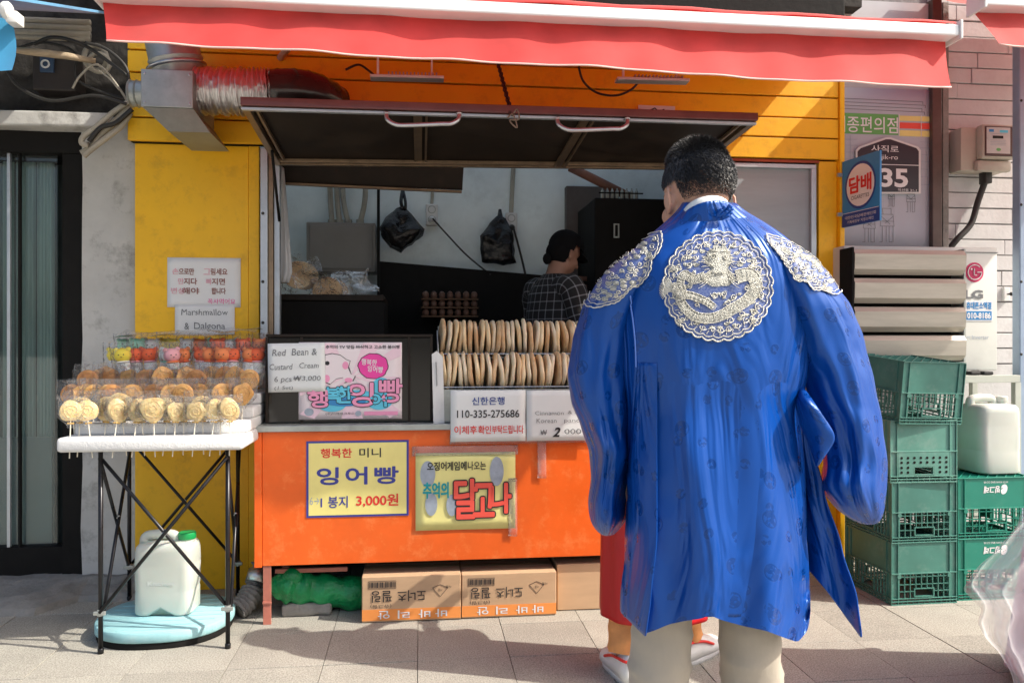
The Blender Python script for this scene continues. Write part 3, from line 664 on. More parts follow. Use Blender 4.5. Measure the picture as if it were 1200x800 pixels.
for k in range(n):
    c = p0.lerp(p1, k/n); t = (p1-p0).normalized(); u = t.orthogonal().normalized(); vv = t.cross(u)
    if k % 2: u, vv = vv, u
    ring = [c+t*.024*math.cos(a*.7854)+u*.009*math.sin(a*.7854) for a in range(9)]
    tube(bm, ring, .004, 5, cap=False)
obj('links', bm, m_cable, ch, smooth=True)
bm = BM(); tube(bm, smooth_path([p1, P(606, 128, 3.36), P(608, 140, 3.35), P(597, 141, 3.36), P(606, 150, 3.35), P(601, 134, 3.36), P(595, 138, 3.35)], 4), .0035, 6); obj('wire_end', bm, mat('brown wire', (.2,.14,.1), .5), ch, smooth=True)
bm = BM(); tube(bm, smooth_path([P(678, 78, 3.9), P(684, 96, 3.9), P(700, 109, 3.9), P(722, 112, 3.9), P(740, 105, 3.9), P(749, 95, 3.9)]), .006, 8)
tag(obj('cable', bm, m_cable, smooth=True), 'thin black cable sagging in a loop under the red awning', 'cable')
bm = BM(); tube(bm, smooth_path([P(405, 82, 4.1), P(420, 76, 4.1), P(432, 83, 4.1), P(440, 90, 4.0)]), .006, 8)
tag(obj('cable', bm, m_cable, smooth=True), 'short black cable end beside the left lamp fitting', 'cable')

# ================================================================ EXHAUST DUCT
dk = thing('exhaust_duct', 'grey sheet metal duct box with round elbow and crinkled foil hose', 'duct', P(205, 150, 3.95))
yd = 3.78
a, b2 = P(165, 100, yd), P(226, 122, yd)
zb1, zt1 = P(200, 126, yd).z, P(200, 82, yd).z
bm = BM(); box(bm, a.x, b2.x, yd, 4.16, zb1, zt1, .003); obj('box_body', bm, m_galv, dk)
bm = BM(); x0, x1 = a.x+.03, b2.x+.07; z0 = P(200, 154, yd).z
pts = [(a.x+.01, zb1-.002), (b2.x, zb1-.002), (b2.x+.075, z0), (a.x+.12, z0)]
loft(bm, [[(x, y, z) for x, z in pts] for y in (yd+.004, 4.15)]); obj('box_hood', bm, mat('duct hood grey', (.3,.31,.25), .5, metal=.4, var=.2, dirt=.3), dk)
bm = BM(); cx, cz = (a.x+b2.x)/2+.01, zt1
prof = [(.125, 0), (.128, .012), (.12, .015), (.12, .09), (.126, .1), (.12, .11), (.12, .2)]
lathe(bm, prof, (cx, yd+.17, cz), 32, (-.18, -.12, 1)); obj('round_elbow', bm, m_galv, dk, auto=40)
bm = BM(); lathe(bm, [(.13, 0), (.138, .008), (.13, .016)], (cx-.012, yd+.16, cz+.06), 32, (-.18, -.12, 1)); obj('clamp_band', bm, m_steel, dk, smooth=True)
s0 = P(148, 106, yd+.1); bm = BM(); lathe(bm, [(.0, 0), (.06, 0), (.066, .005), (.06, .012), (.06, .03), (.065, .035), (.06, .04), (.06, .1)], (s0.x, yd+.15, s0.z), 24, (1,0,0)); obj('stub_pipe', bm, m_galv, dk, auto=40)
path = smooth_path([P(224, 107, yd+.16), P(250, 107, yd+.15), P(290, 108, yd+.14), P(318, 108, yd+.15)], 40)
bm = BM(); rs = []
for i, p in enumerate(path): rs.append(.105+.009*math.sin(i*1.05)+.004*math.sin(i*.37))
rings = tube(bm, path, .1, 40, rs=rs)
for w in bm.verts: w.co += Vector((0,0,0)) + Vector((mnoise.noise(w.co*38), mnoise.noise(w.co*41+Vector((3,1,0))), mnoise.noise(w.co*36+Vector((0,7,0)))))*.006
obj('foil_hose', bm, m_foil, dk, smooth=True)
path = smooth_path([P(316, 108, yd+.15), P(345, 107, yd+.15), P(370, 112, yd+.2), P(392, 124, yd+.3)], 10)
bm = BM(); tube(bm, path, .1, 32, rs=[.104+.003*(1 if i % 5 == 0 else 0)-.015*max(0, i/len(path)-.6) for i in range(len(path))]); obj('black_hose', bm, mat('black duct plastic', (.03,.028,.028), .25, var=.3, coat=.3), dk, smooth=True)
for dx, dzv in ((.02,.02), (.02,-.02)):
    for sx in (a.x+.02, b2.x-.02):
        for zz in (zb1+.02, zt1-.02):
            pass
for sx in (a.x+.015, b2.x-.015):
    for zz in (zb1+.02, zt1-.02):
        bm = BM(); sphere(bm, (sx, yd-.001, zz), .006, 1, .5, 1, 8); obj('screw', bm, m_steel, dk)
# ================================================================ SIGNS AND POSTERS
YS = YC-.003
S = sheet_px('price_sign', 'yellow price sign with a navy frame on the orange counter', 'sign', (359, 516, 479, 605), YS, m_navy, th=.002)
S.rect(.022, .028, .978, .972, m_yelsign)
k_ = dict(lift=.0006)
S.t('행복한', .29, .16, .30, .12, m_red, bold=.03, **k_); S.t('미니', .62, .16, .21, .12, m_ink, bold=.02, **k_)
S.t('잉어빵', .5, .46, .79, .22, m_navy, bold=.015, spacing=1.15, halo=.0025, **k_)
S.t('1 봉지', .27, .8, .26, .15, m_navy, bold=.02, **k_); S.t('3,000원', .69, .79, .41, .16, m_red, bold=.03, **k_)
S.t('6→', .08, .78, .09, .1, m_greyblue, **k_)
S = sheet_px('dalgona_poster', 'creased cream yellow poster with red dalgona lettering taped to the orange counter', 'poster', (487, 530, 604, 620), YS-.003, m_yelsign2, curl=.0022)
for (x, y, rx, ry) in ((.12,.27,.075,.17), (.155,.66,.06,.15), (.36,.68,.055,.14), (.81,.25,.07,.19)): S.ell(x, y, rx, ry, m_greyblue)
S.t('오징어', .21, .17, .19, .11, m_ink, bold=.03, **k_); S.t('게임에', .41, .17, .19, .11, m_ink, bold=.03, **k_); S.t('나오는', .61, .17, .18, .11, m_ink, bold=.02, **k_)
S.t('추억의', .2, .48, .25, .2, m_teal, bold=.02, halo=.002, **k_)
for (g, x, y, w, h) in (('달', .5, .6, .22, .5), ('고', .68, .62, .2, .42), ('나', .85, .6, .2, .38)):
    S.t(g, x, y, w, h, m_ink, bold=.03, lift=.0008, halo=.0105); S.t(g, x, y, w, h, m_coral, bold=.0, lift=.002, halo=.0048)
m_tape = clear_film('clear packing tape', (1,1,1), .14, .25, .6, .12, 60)
for r_, lab in (((483, 522, 607, 533), 'strip of clear tape along the top of the dalgona poster'), ((596, 560, 606, 628), 'wrinkled clear tape folded at the right edge of the dalgona poster'), ((527, 508, 705, 519), 'long clear tape strip below the bank and pancake notices'), ((630, 512, 640, 560), 'loose vertical tape strip on the orange counter')):
    tag(sheet_px('tape', lab, 'tape', r_, YS-.007, m_tape, curl=.002).root, lab, 'tape')
YP = YC-.030
S = sheet_px('bank_notice', 'white printed notice with bank account number hanging from the counter edge', 'notice', (528, 457, 616, 517), YP, m_paper, curl=.0012)
S.t('신한은행', .5, .21, .43, .15, m_bluedk, bold=.02); S.t('110-335-275686', .5, .46, .83, .15, m_ink, bold=.01); S.t('이체후', .2, .77, .3, .16, m_red, bold=.015); S.t('확인', .45, .77, .17, .16, m_red, bold=.015); S.t('부탁드립니다', .76, .77, .42, .16, m_red, bold=.015)
S = sheet_px('pancake_notice', 'white handwritten notice for korean pancakes right of the bank notice', 'notice', (617, 457, 700, 516), YP-.002, m_paper, curl=.0015)
S.t('Cinnamon', .32, .45, .4, .08, m_pencil, bold=-.008, wob=.03); S.t('& Sugar', .74, .45, .32, .09, m_pencil, bold=-.008, wob=.03); S.t('Korean', .28, .6, .28, .09, m_pencil, bold=-.008, wob=.03); S.t('pancake', .72, .61, .38, .1, m_pencil, bold=-.008, wob=.03)
S.t('₩', .24, .83, .09, .1, m_pencil, wob=.03); S.t('2', .42, .83, .11, .19, m_ink, bold=.03, shear=.3); S.t('000', .65, .82, .24, .1, m_pencil, wob=.04)

# display case
YD = 3.76
a, b2 = P(313, 395, YD), P(506, 497, YD)
dc = thing('display_case', 'black glossy display case with dark brown edges on the left of the counter', 'display case', ((a.x+b2.x)/2, YD, zt+.032))
bm = BM(); box(bm, a.x, b2.x, YD, YD+.32, zt+.032, a.z, .004); obj('body', bm, m_blackgloss, dc)
bm = BM(); box(bm, a.x-.004, b2.x+.004, YD-.006, YD+.326, a.z+.001, a.z+.014, .002); obj('lid', bm, m_brownpanel, dc)
for x in (a.x-.006, P(352, 450, YD).x, P(478, 450, YD).x, b2.x-.008):
    bm = BM(); box(bm, x, x+.012, YD-.008, YD-.001, zt+.034, a.z, .001); obj('frame_strip', bm, m_brownpanel, dc)
S = sheet_px('fish_bread_poster', 'pink and white fish bread poster on the black display case', 'poster', (350, 401, 471, 491), YD-.011, mat('pale pink poster', (.83,.74,.76), .35, var=.04), curl=.0012)
for k in range(9):
    a0 = 2*math.pi*k/9; S.shape([(.5+.03*math.cos(a0), .45), (min(.99, max(.01, .5+.7*math.cos(a0))), min(.99, max(.01, .45+.7*math.sin(a0)))), (min(.99, max(.01, .5+.7*math.cos(a0+.3))), min(.99, max(.01, .45+.7*math.sin(a0+.3))))], m_lpink, 'ray')
S.t('추억의 TV 맛집 바삭하고 고소한 붕어빵', .62, .06, .72, .045, m_ink, bold=.03, **k_)
S.ell(.72, .31, .15, .17, m_ink, lift=.0006, rag=.05); S.ell(.72, .31, .142, .16, m_hotpink, lift=.0009, rag=.05); S.t('행복한', .68, .26, .15, .08, m_wprint, bold=.02, lift=.0013, tilt=-.1); S.t('잉어빵', .74, .35, .15, .08, m_wprint, bold=.02, lift=.0013, tilt=-.1)
# a plain pale fish shape
fish = [(.25,.16), (.32,.14), (.4,.16), (.46,.22), (.5,.24), (.48,.33), (.51,.42), (.55,.44), (.53,.5), (.44,.53), (.43,.46), (.36,.48), (.3,.55), (.25,.52)]
S.shape(fish, m_ink, 'fish_outline', .0006); S.shape([(.375+(x-.375)*.95, .33+(y-.33)*.95) for x, y in fish], mat('fish white', (.8,.72,.74), .5, var=.03), 'fish_shape', .0009)
S.ell(.275, .27, .022, .028, m_ink, lift=.0013); S.ell(.48, .49, .04, .03, m_pink, lift=.0012); S.ell(.45, .3, .03, .05, m_pink, lift=.0012); S.ell(.27, .47, .03, .05, m_pink, lift=.0012)
for (x, y, rx, ry) in ((.32,.8,.14,.1), (.5,.72,.3,.1), (.78,.76,.13,.12), (.8,.6,.1,.14)): S.ell(x, y, rx, ry, m_cyan, lift=.0004+.00005*rx*100)
S.ell(.45, .77, .2, .06, m_blueprint, lift=.0024)
for (g, x, y, w, h, m_) in (('행', .185, .73, .19, .22, m_pink), ('복', .33, .68, .15, .19, m_cyan), ('한', .44, .68, .15, .21, m_cyan), ('잉', .6, .68, .24, .3, m_pink), ('어', .77, .75, .16, .17, m_cyan), ('빵', .89, .63, .22, .3, m_pink)):
    S.t(g, x, y, w, h, m_ink, bold=.02, lift=.003, halo=.0062); S.t(g, x, y, w, h, m_, bold=.0, lift=.0044, halo=.0026)
S.t('(주)비에파크푸드', .4, .925, .28, .035, m_ink, lift=.0028); S.rect(.63, .9, .96, .95, m_pink, lift=.0009); S.ell(.1, .9, .045, .05, m_greyblue, lift=.0007); S.ell(.575, .925, .03, .035, m_greyblue, lift=.0026)
S = sheet_px('handwritten_note', 'handwritten red bean and custard cream note overlapping the pink poster', 'note', (314, 402, 381, 459), YD-.017, m_paper, curl=.0018, tilt=.015)
for st_, x, y, w, h in (('Red', .2, .19, .24, .13), ('Bean &', .64, .18, .44, .14), ('Custard', .23, .48, .4, .12), ('Cream', .72, .46, .34, .11), ('6 pcs', .26, .75, .3, .15), ('₩3,000', .68, .73, .48, .12), ('(1 Set)', .27, .92, .32, .09)):
    S.t(st_, x, y, w, h, m_pencil, bold=-.004, shear=.12, wob=.03)

YN = 4.246
S = sheet_px('warning_note', 'white note with pink and brown Korean marker lettering on the yellow panel', 'note', (196, 302, 282, 360), YN, m_paperw, curl=.0015)
m_mk = mat('brown marker', (.3,.12,.1), .6); m_mkp = mat('faded pink marker', (.8,.42,.5), .6)
for a_, b_, x, y, w in (('손', '으로만', .22, .28, .3), ('그', '림세요', .66, .28, .33), ('만', '지다', .28, .48, .26), ('빠', '지면', .66, .48, .26), ('변상', '해야', .27, .67, .34), ('', '합니다', .7, .67, .28)):
    if a_: S.t(a_, x-w*.36, y, w*.28*len(a_), .12, m_mkp, bold=.02, wob=.02)
    S.t(b_, x+(w*.14 if a_ else 0), y, w*.68, .13, m_mk, bold=.03, wob=.02)
S.t('꼭사먹어요', .74, .88, .38, .11, m_hotpink, bold=0, wob=.03)
S = sheet_px('marshmallow_note', 'small white handwritten marshmallow and dalgona note below the Korean one', 'note', (205, 357, 275, 392), YN-.003, m_paperw, curl=.001)
S.t('Marshmallow', .5, .25, .78, .2, m_pencil, bold=-.002, wob=.04); S.t('&', .2, .72, .08, .22, m_pencil, wob=.03); S.t('Dalgona', .58, .74, .52, .3, m_pencil, bold=-.002, wob=.03)

# banner with drawn scene
YB = 4.392
c_, w_, h_ = pxrect(975, 104, 1092, 290, YB)
m_ban = mat('pale lilac banner print', (.47,.5,.56), .6, var=.05, scale=3)
S = Sheet('drawn_banner', 'pale lilac banner with line drawings and a green strip behind the street number', 'banner', c_, w_, h_, m_ban, curl=.0008)
def bx(px): return (px-975)/117
def by(py): return (py-104)/186
for y in (117, 121, 125, 129): S.line([(0, by(y)), (bx(1086-(y % 7)), by(y+1)), (bx(1086-(y % 7)), by(y+4))], .003, m_pencil)
S.rect(0, by(134), bx(1052), by(158), m_green)
S.t('세종편의점', bx(1014), by(147), .64, .1, m_wprint, bold=.01, lift=.001)
for r_, m_ in (((1053, 135, 1091, 141), m_yelsign), ((1053, 143, 1091, 150), m_coral), ((1053, 152, 1091, 159), m_yelsign)): S.rect(bx(r_[0]), by(r_[1]), bx(r_[2]), by(r_[3]), m_)
for x in (1053, 1079): S.line([(bx(x), by(134)), (bx(x), by(159))], .004, m_white, lift=.0012)
for y in (165, 172, 180, 188, 197, 206, 215): S.line([(bx(1078), by(y)), (bx(1090), by(y+.5))], .0025, m_greyblue); S.line([(0, by(y)), (bx(1004), by(y-.5))], .0025, m_greyblue)
S.line([(bx(990), by(160)), (bx(990), by(235))], .003, m_greyblue); S.line([(bx(996), by(160)), (bx(996), by(225))], .003, m_greyblue)
for (cx, cy, sc_) in ((1018, 268, 1.), (1039, 265, 1.15), (1044, 233, .55), (1067, 236, .75)):
    def q(dx, dy): return (bx(cx+dx*sc_), by(cy+dy*sc_))
    for ln in (((-6,-12),(6,-12),(7,0),(-7,0),(-6,-12)), ((-5,0),(-5,16),(-8,16)), ((-1,0),(-1,16)), ((2,0),(2,16),(5,16)), ((6,0),(6,16)), ((-4,-12),(-5,-18),(4,-18),(4,-12)), ((-6,-10),(3,-2)), ((6,-10),(-2,-3)), ((-7,-5),(7,-5))):
        S.line([q(*p) for p in ln], .0025, m_pencil)
# street number plate
YQ = 4.375
sp = thing('street_number_plate', 'black street number plate with white border reading 35 on the drawn banner', 'sign', P(1040, 227, YQ))
pts = [(1003, 227), (1079, 227), (1079, 176), (1076, 172), (1044, 161), (1038, 161), (1007, 172), (1003, 176)]
def ins(pts, c, k): return [((x-c[0])*k[0]+c[0], (y-c[1])*k[1]+c[1]) for x, y in pts]
bm = BM(); poly(bm, [P(x, y, YQ) for x, y in pts], (0, .006, 0)); obj('border', bm, m_white, sp)
bm = BM(); poly(bm, [P(x, y, YQ-.0025) for x, y in ins(pts, (1041, 196), (.94, .93))], (0, .002, 0)); obj('plate', bm, mat('number plate black', (.03,.032,.045), .4, var=.1), sp)
c_, w_, h_ = pxrect(1003, 161, 1079, 227, YQ-.003)
Q = lambda s, x0, y0, x1, y1, b=.0: text(s, (P(x0, y0, YQ-.003)+P(x1, y1, YQ-.003))/2, P(x1, y1, YQ).x-P(x0, y0, YQ).x, P(x0, y0, YQ).z-P(x1, y1, YQ).z, m_wprint, sp, bold=b)
Q('사직로', 1021, 170, 1053, 179, .01); Q('Sajik-ro', 1025, 181, 1052, 189, 0); Q('35', 1031, 197, 1064, 220, .03); Q('적선동 31-1', 1052, 221, 1074, 225, 0)
bm = BM(); a_, b_ = P(1005, 192, YQ-.0035), P(1077, 192, YQ-.0035); box(bm, a_.x, b_.x, YQ-.0038, YQ-.0028, a_.z-.002, a_.z+.002); obj('divider', bm, m_wprint, sp)
# cigarette sign, standing out from the post
TL, BL = C(987, 190, 4.42), C(987, 267, 4.42); TR, BR = C(1031, 176, 4.142), C(1031, 258, 4.142)
rt = (TR-TL); rt.z = 0; ww = rt.length; TLz = (TL.z+TR.z)/2; BLz = (BL.z+BR.z)/2
cc = Vector(((TL.x+TR.x)/2, (TL.y+TR.y)/2, (TLz+BLz)/2))
S = Sheet('tobacco_sign', 'blue tobacco sign with red Korean lettering in a white oval beside the yellow post', 'sign', cc, ww, TLz-BLz, m_blueprint, rt=rt, up=(0,0,1), th=.012)
S.ell(.5, .42, .41, .35, m_bluedk, lift=.0004); S.ell(.5, .42, .37, .31, m_wprint, lift=.0008)
S.t('담배', .5, .4, .58, .24, m_red, bold=.05, lift=.0014); S.t('CIGARETTES', .5, .59, .48, .055, m_ink, lift=.0014)
S.rect(.0, .8, 1, 1, m_bluedk, lift=.0004); S.t('대한민국담배판매인회', .5, .87, .82, .05, m_wprint, lift=.0012); S.t('기획재정부 지정소매인', .5, .94, .7, .045, m_wprint, lift=.0012); S.line([(.02,.8),(.98,.8)], .003, m_wprint, lift=.001)
bm = BM(); e = cc-S.rt*ww/2; box(bm, e.x-.03, e.x-.002, e.y-.008, e.y+.008, cc.z+.1, cc.z+.12); box(bm, e.x-.03, e.x-.002, e.y-.008, e.y+.008, cc.z-.12, cc.z-.1); obj('bracket', bm, m_steel, S.root)

# electric meter
ym = 4.3; a_, b_ = P(1134, 146, ym), P(1186, 200, ym)
em = thing('electric_meter', 'beige plastic electric meter with a clear window on the brick wall', 'electric meter', ((a_.x+b_.x)/2, 4.44, b_.z))
m_met = mat('aged beige plastic', (.5,.46,.38), .5, var=.08, dirt=.2)
bm = BM(); box(bm, a_.x-.02, b_.x, ym+.03, 4.444, b_.z, a_.z-.006, .012); obj('back_box', bm, m_met, em, auto=40)
bm = BM(); box(bm, a_.x+.07, b_.x+.004, ym-.03, ym+.032, b_.z+.06, a_.z, .016); obj('front_cover', bm, m_met, em, auto=40)
bm = BM(); box(bm, a_.x+.055, b_.x-.01, ym-.012, ym+.03, b_.z-.01, b_.z+.056, .014); obj('terminal_cover', bm, m_met, em, auto=40)
c_ = Vector(((a_.x+.07+b_.x)/2, ym-.032, (b_.z+.06+a_.z)/2)); w_ = b_.x-a_.x-.1; h_ = a_.z-b_.z-.09
bm = BM(); box(bm, c_.x-w_/2, c_.x+w_/2, ym-.034, ym-.029, c_.z-h_/2, c_.z+h_/2, .004); obj('window_frame', bm, mat('maroon bezel', (.09,.04,.035), .5), em)
Sx = Sheet('meter_face', '', '', c_+Vector((-.008,-.003,.004)), w_*.82, h_*.88, mat('meter face', (.6,.58,.56), .3), root=em)
Sx.rect(.25, .32, .7, .43, m_brownpanel); Sx.rect(.1, .08, .3, .18, m_blueprint); Sx.rect(.55, .1, .9, .2, m_cyan); Sx.ell(.5, .85, .1, .06, m_green)
for y in (.25, .5, .56, .62, .68): Sx.line([(.15, y), (.8, y)], .002, m_greyblue)
bm = BM(); b0 = P(1148, 206, 4.42); tube(bm, smooth_path([b0+Vector((0,-.05,.05)), b0+Vector((0,-.05,-.03)), P(1146, 236, 4.4), P(1138, 262, 4.4), P(1122, 280, 4.4), P(1112, 292, 4.42)]), .018, 10); box(bm, b0.x-.022, b0.x+.022, 4.34, 4.4, b0.z-.06, b0.z+.02, .005)
tag(obj('meter_cable', bm, m_cable, auto=50), 'thick black cable curving down from the electric meter', 'cable')

# air conditioner
ya = 4.1; a_, b_ = P(989, 290, ya), P(1169, 434, ya); zt_, zb__ = P(1080, 289, ya).z, P(1080, 434, ya).z
ac = thing('air_conditioner', 'white outdoor air conditioner unit with metal louvred air guide', 'air conditioner', ((a_.x+b_.x)/2, ya, zb__))
m_ac = mat('off white enamel', (.62,.64,.6), .45, var=.04, scale=2, dirt=.12)
bm = BM(); box(bm, a_.x, b_.x, ya, 4.39, zb__, zt_, .008); obj('casing', bm, m_ac, ac, auto=40)
bm = BM(); box(bm, a_.x+.03, b_.x-.0, ya-.004, ya+.002, zt_-.03, zt_-.026); obj('seam', bm, m_pencil, ac)
lx0, lx1 = P(1000, 350, ya-.12).x, P(1128, 350, ya-.1).x
gz0, gz1 = P(1060, 424, ya-.06).z, P(1060, 292, ya-.06).z
bm = BM(); box(bm, lx0-.012, lx0, ya-.13, ya-.001, gz0, gz1, .002); obj('guide_side', bm, m_dark, ac)
bm = BM(); box(bm, lx1, lx1+.012, ya-.11, ya-.001, gz0, gz1, .002); obj('guide_side', bm, m_galv, ac)
bm = BM(); box(bm, lx0, lx1, ya-.005, ya-.001, gz0, gz1); obj('grille_back', bm, m_dark, ac)
m_lou = mat('weathered louvre metal', (.5,.47,.4), .45, metal=.35, var=.2, scale=3, stretch=(.5,1,4), dirt=.2)
hh = (gz1-gz0)/4
for k in range(4):
    z1 = gz1-.006-k*hh; bm = BM()
    pts = [(ya-.012, z1-.02), (ya-.10, z1-hh*.72), (ya-.13, z1-hh*.76), (ya-.134, z1-hh*.68), (ya-.105, z1-hh*.55), (ya-.05, z1)]
    prof = [(ya-.055, z1), (ya-.115, z1-.005), (ya-.135, z1-.03), (ya-.13, z1-hh*.72), (ya-.10, z1-hh*.9), (ya-.09, z1-hh*.9), (ya-.12, z1-hh*.7), (ya-.125, z1-.035), (ya-.108, z1-.012), (ya-.055, z1-.006)]
    loft(bm, [[(x, y, z) for y, z in prof] for x in (lx0+.002, lx1-.002)]); obj('louvre', bm, m_lou, ac, auto=35)
Lc = P(1142, 319, ya-.002)
bm = BM(); lathe(bm, [(0, 0), (.055, 0), (.055, .002), (0, .002)], Lc+Vector((0,.002,0)), 32, (0,-1,0)); obj('logo_disc', bm, mat('logo crimson', (.6,.02,.12), .4), ac)
bm = BM()
ring = [Lc+Vector((.041*math.cos(a*math.pi/12), -.003, .041*math.sin(a*math.pi/12))) for a in range(3, 25)]
tube(bm, ring, .0028, 6); tube(bm, [ring[-1], Lc+Vector((.014,-.003,0))], .0028, 6); tube(bm, [Lc+Vector((-.004,-.003,.022)), Lc+Vector((-.004,-.003,-.016)), Lc+Vector((.012,-.003,-.016))], .0028, 6); sphere(bm, Lc+Vector((-.02,-.003,.017)), .0055, 1, .4, 1, 10)
obj('logo_lines', bm, m_wprint, ac)
text('LG', P(1141, 345, ya), .11, .05, m_pencil, ac, bold=.04, eps=.003); text('art Inverter', P(1144, 395, ya), .15, .022, m_greyblue, ac, eps=.003)
S = sheet_px('phone_sticker', 'white and blue phone number sticker on the air conditioner front', 'sticker', (1131, 352, 1163, 376), ya-.003, m_wprint)
S.t('휴대폰소액결', .5, .25, .9, .34, m_blueprint, bold=.04); S.rect(.03, .52, .97, .95, m_blueprint); S.t('010-8186', .5, .74, .86, .3, m_wprint, bold=.03, lift=.0006)
fr_ = thing('unit_stand', 'pale metal angle stand carrying the air conditioner', 'stand', (P(1190, 600, 4.02).x, 4.02, 0))
m_std = mat('pale green steel', (.5,.53,.47), .5, var=.1, dirt=.2)
z_ = P(1150, 444, 4.0).z; xs_ = P(1190, 500, 4.0).x
for yy in (4.0, 4.34):
    bm = BM(); box(bm, a_.x+.02, xs_+.03, yy, yy+.035, z_-.02, z_+.02, .002); obj('rail', bm, m_std, fr_)
    for xx in (a_.x+.03, xs_):
        bm = BM(); box(bm, xx, xx+.035, yy+.001, yy+.034, 0, z_-.021, .002); obj('leg', bm, m_std, fr_)
for xx in (1135, 1150):
    p = P(xx, 438, 4.06); bm = BM(); box(bm, p.x-.03, p.x+.03, 4.0, 4.12, z_+.021, zb__-.002, .008); obj('rubber_foot', bm, m_rubber, fr_)

# ================================================================ CRATES
def crate_proto(name, label, m_, w, d, h, logo=False, holes='grid'):
    r = thing(name, label, 'crate')
    t = .004
    bm = BM()                                   # solid upper shell, ribs, rims (crate stands upside down)
    zs_ = h*.5
    for (x0, x1, y0, y1) in ((-w/2+.006, w/2-.006, -d/2+.006, -d/2+.010), (-w/2+.006, w/2-.006, d/2-.010, d/2-.006)):
        box(bm, x0, x1, y0, y1, zs_, h-.004)
    for s in (-1, 1):
        x = s*(w/2-.008); box(bm, x-.002, x+.002, -d/2+.010, d/2-.010, zs_, h-.004)
    def frame(z0, z1, e=0.):
        box(bm, -w/2-e, w/2+e, -d/2-e, -d/2+.010, z0, z1, .001); box(bm, -w/2-e, w/2+e, d/2-.010, d/2+e, z0, z1, .001)
        box(bm, -w/2-e, -w/2+.010, -d/2+.0105, d/2-.0105, z0, z1); box(bm, w/2-.010, w/2+e, -d/2+.0105, d/2-.0105, z0, z1)
    frame(h-.005, h); frame(zs_-.003, zs_+.003, .001); frame(0, .006, .001); frame(.016, .021, .002); frame(.030, .034, .002)
    for sx in (-1, 1):
        for sy in (-1, 1):
            for k, o in enumerate((0, .035)):
                box(bm, sx*(w/2-.001-o)-.002, sx*(w/2-.001-o)+.002, sy*(d/2-.005)-.005, sy*(d/2-.005)+.005, .007, h-.006) 
                box(bm, sx*(w/2-.005)-.005, sx*(w/2-.005)+.005, sy*(d/2-.012-o)-.002, sy*(d/2-.012-o)+.002, .007, h-.006)
            box(bm, sx*(w/2-.02)-.014, sx*(w/2-.02)+.014, sy*(d/2-.009)-.002, sy*(d/2-.009)+.002, .034, zs_)
            box(bm, sx*(w/2-.009)-.002, sx*(w/2-.009)+.002, sy*(d/2-.026)-.014, sy*(d/2-.026)+.014, .034, zs_)
    obj('shell', bm, m_, r)
    def side(face, span, n, ax):
        bm = BM(); half = span/2-.04
        def bar(u0, u1, z0, z1, dp=.008):
            if ax == 'x': box(bm, u0, u1, face*d/2-(dp if face > 0 else 0), face*d/2+(dp if face < 0 else 0), z0, z1)
            else: box(bm, face*w/2-(dp if face > 0 else 0), face*w/2+(dp if face < 0 else 0), u0, u1, z0, z1)
        hw = .048; hz0, hz1 = .042, .076
        if holes == 'grid':
            for k in range(n+1):
                u = -half+2*half*k/n
                if abs(u) < hw: bar(u-.0018, u+.0018, hz1+.004, zs_-.003)
                else: bar(u-.0018, u+.0018, .034, zs_-.003)
            for z in (.066, .1, zs_-.016):
                if z < hz1: bar(-half, -hw-.004, z-.0015, z+.0015, .007); bar(hw+.004, half, z-.0015, z+.0015, .007)
                else: bar(-half, half, z-.0015, z+.0015, .007)
        else:
            bar(-half, -hw-.004, .034, zs_-.003, .005); bar(hw+.004, half, .034, zs_-.003, .005); bar(-hw-.004, hw+.004, hz1+.004, zs_-.003, .005)
        bar(-hw-.005, hw+.005, hz1, hz1+.005, .012); bar(-hw-.005, hw+.005, hz0-.005, hz0, .012); bar(-hw-.006, -hw, hz0, hz1, .012); bar(hw, hw+.006, hz0, hz1, .012)
        for u in (-half, half):
            if ax == 'x' and holes == 'grid': lathe(bm, [(.006, 0), (.011, 0), (.011, .006), (.006, .006)], (u, face*d/2+(.003 if face < 0 else -.003), zs_-.012), 12, (0, -1 if face < 0 else 1, 0))
        for k in range(int(n*1)):
            u = -half+2*half*(k+.5)/n; bar(u-.0012, u+.0012, .0065, .0155, .006); bar(u-.0012, u+.0012, .0215, .0295, .006) if k % 2 else None
        o = obj('lattice', bm, m_, r)
        if holes != 'grid':
            bm = BM()
            for k in range(8):
                u = -half+2*half*(k+.5)/8
                if abs(u) < hw+.012: zz = (.1, .122)
                else: zz = (.052, .075, .1, .122)
                for z in zz:
                    if ax == 'x': lathe(bm, [(0, 0), (.0065, 0), (.0065, .0012), (0, .0012)], (u, face*(d/2)+(-.0002 if face < 0 else .0002), z), 10, (0, face, 0))
                    else: lathe(bm, [(0, 0), (.0065, 0), (.0065, .0012), (0, .0012)], (face*w/2, u, z), 10, (face, 0, 0))
            obj('hole_shade_discs', bm, m_dark, r)['kind'] = 'stuff'  # flat dark discs stand in for the shade inside the holes
    side(-1, w, 9, 'x'); side(1, w, 9, 'x'); side(-1, d, 12, 'y'); side(1, d, 12, 'y')
    bm = BM()                                   # slatted crate bottom, facing up
    for k in range(-9, 10):
        c = k*.05; x0, x1 = -w/2+.008, w/2-.008
        # diagonal ribs clipped to the rectangle
        pts_ = []
        for x in (x0, x1):
            y = (x-c)*1.1
            if abs(y) <= d/2-.008: pts_.append((x, y))
        for y in (-d/2+.008, d/2-.008):
            x = y/1.1+c
            if x0 <= x <= x1: pts_.append((x, y))
        if len(pts_) >= 2: bar_between(bm, (*pts_[0], h-.006), (*pts_[1], h-.006), .003, .008, bev=0)
    for k in range(1, 9): box(bm, -w/2+.01, w/2-.01, -d/2+d*k/9-.0015, -d/2+d*k/9+.0015, h-.011, h-.004)
    box(bm, -w/2+.008, w/2-.008, -d/2+.01, d/2-.01, h-.015, h-.0125)
    obj('slatted_base', bm, m_, r)
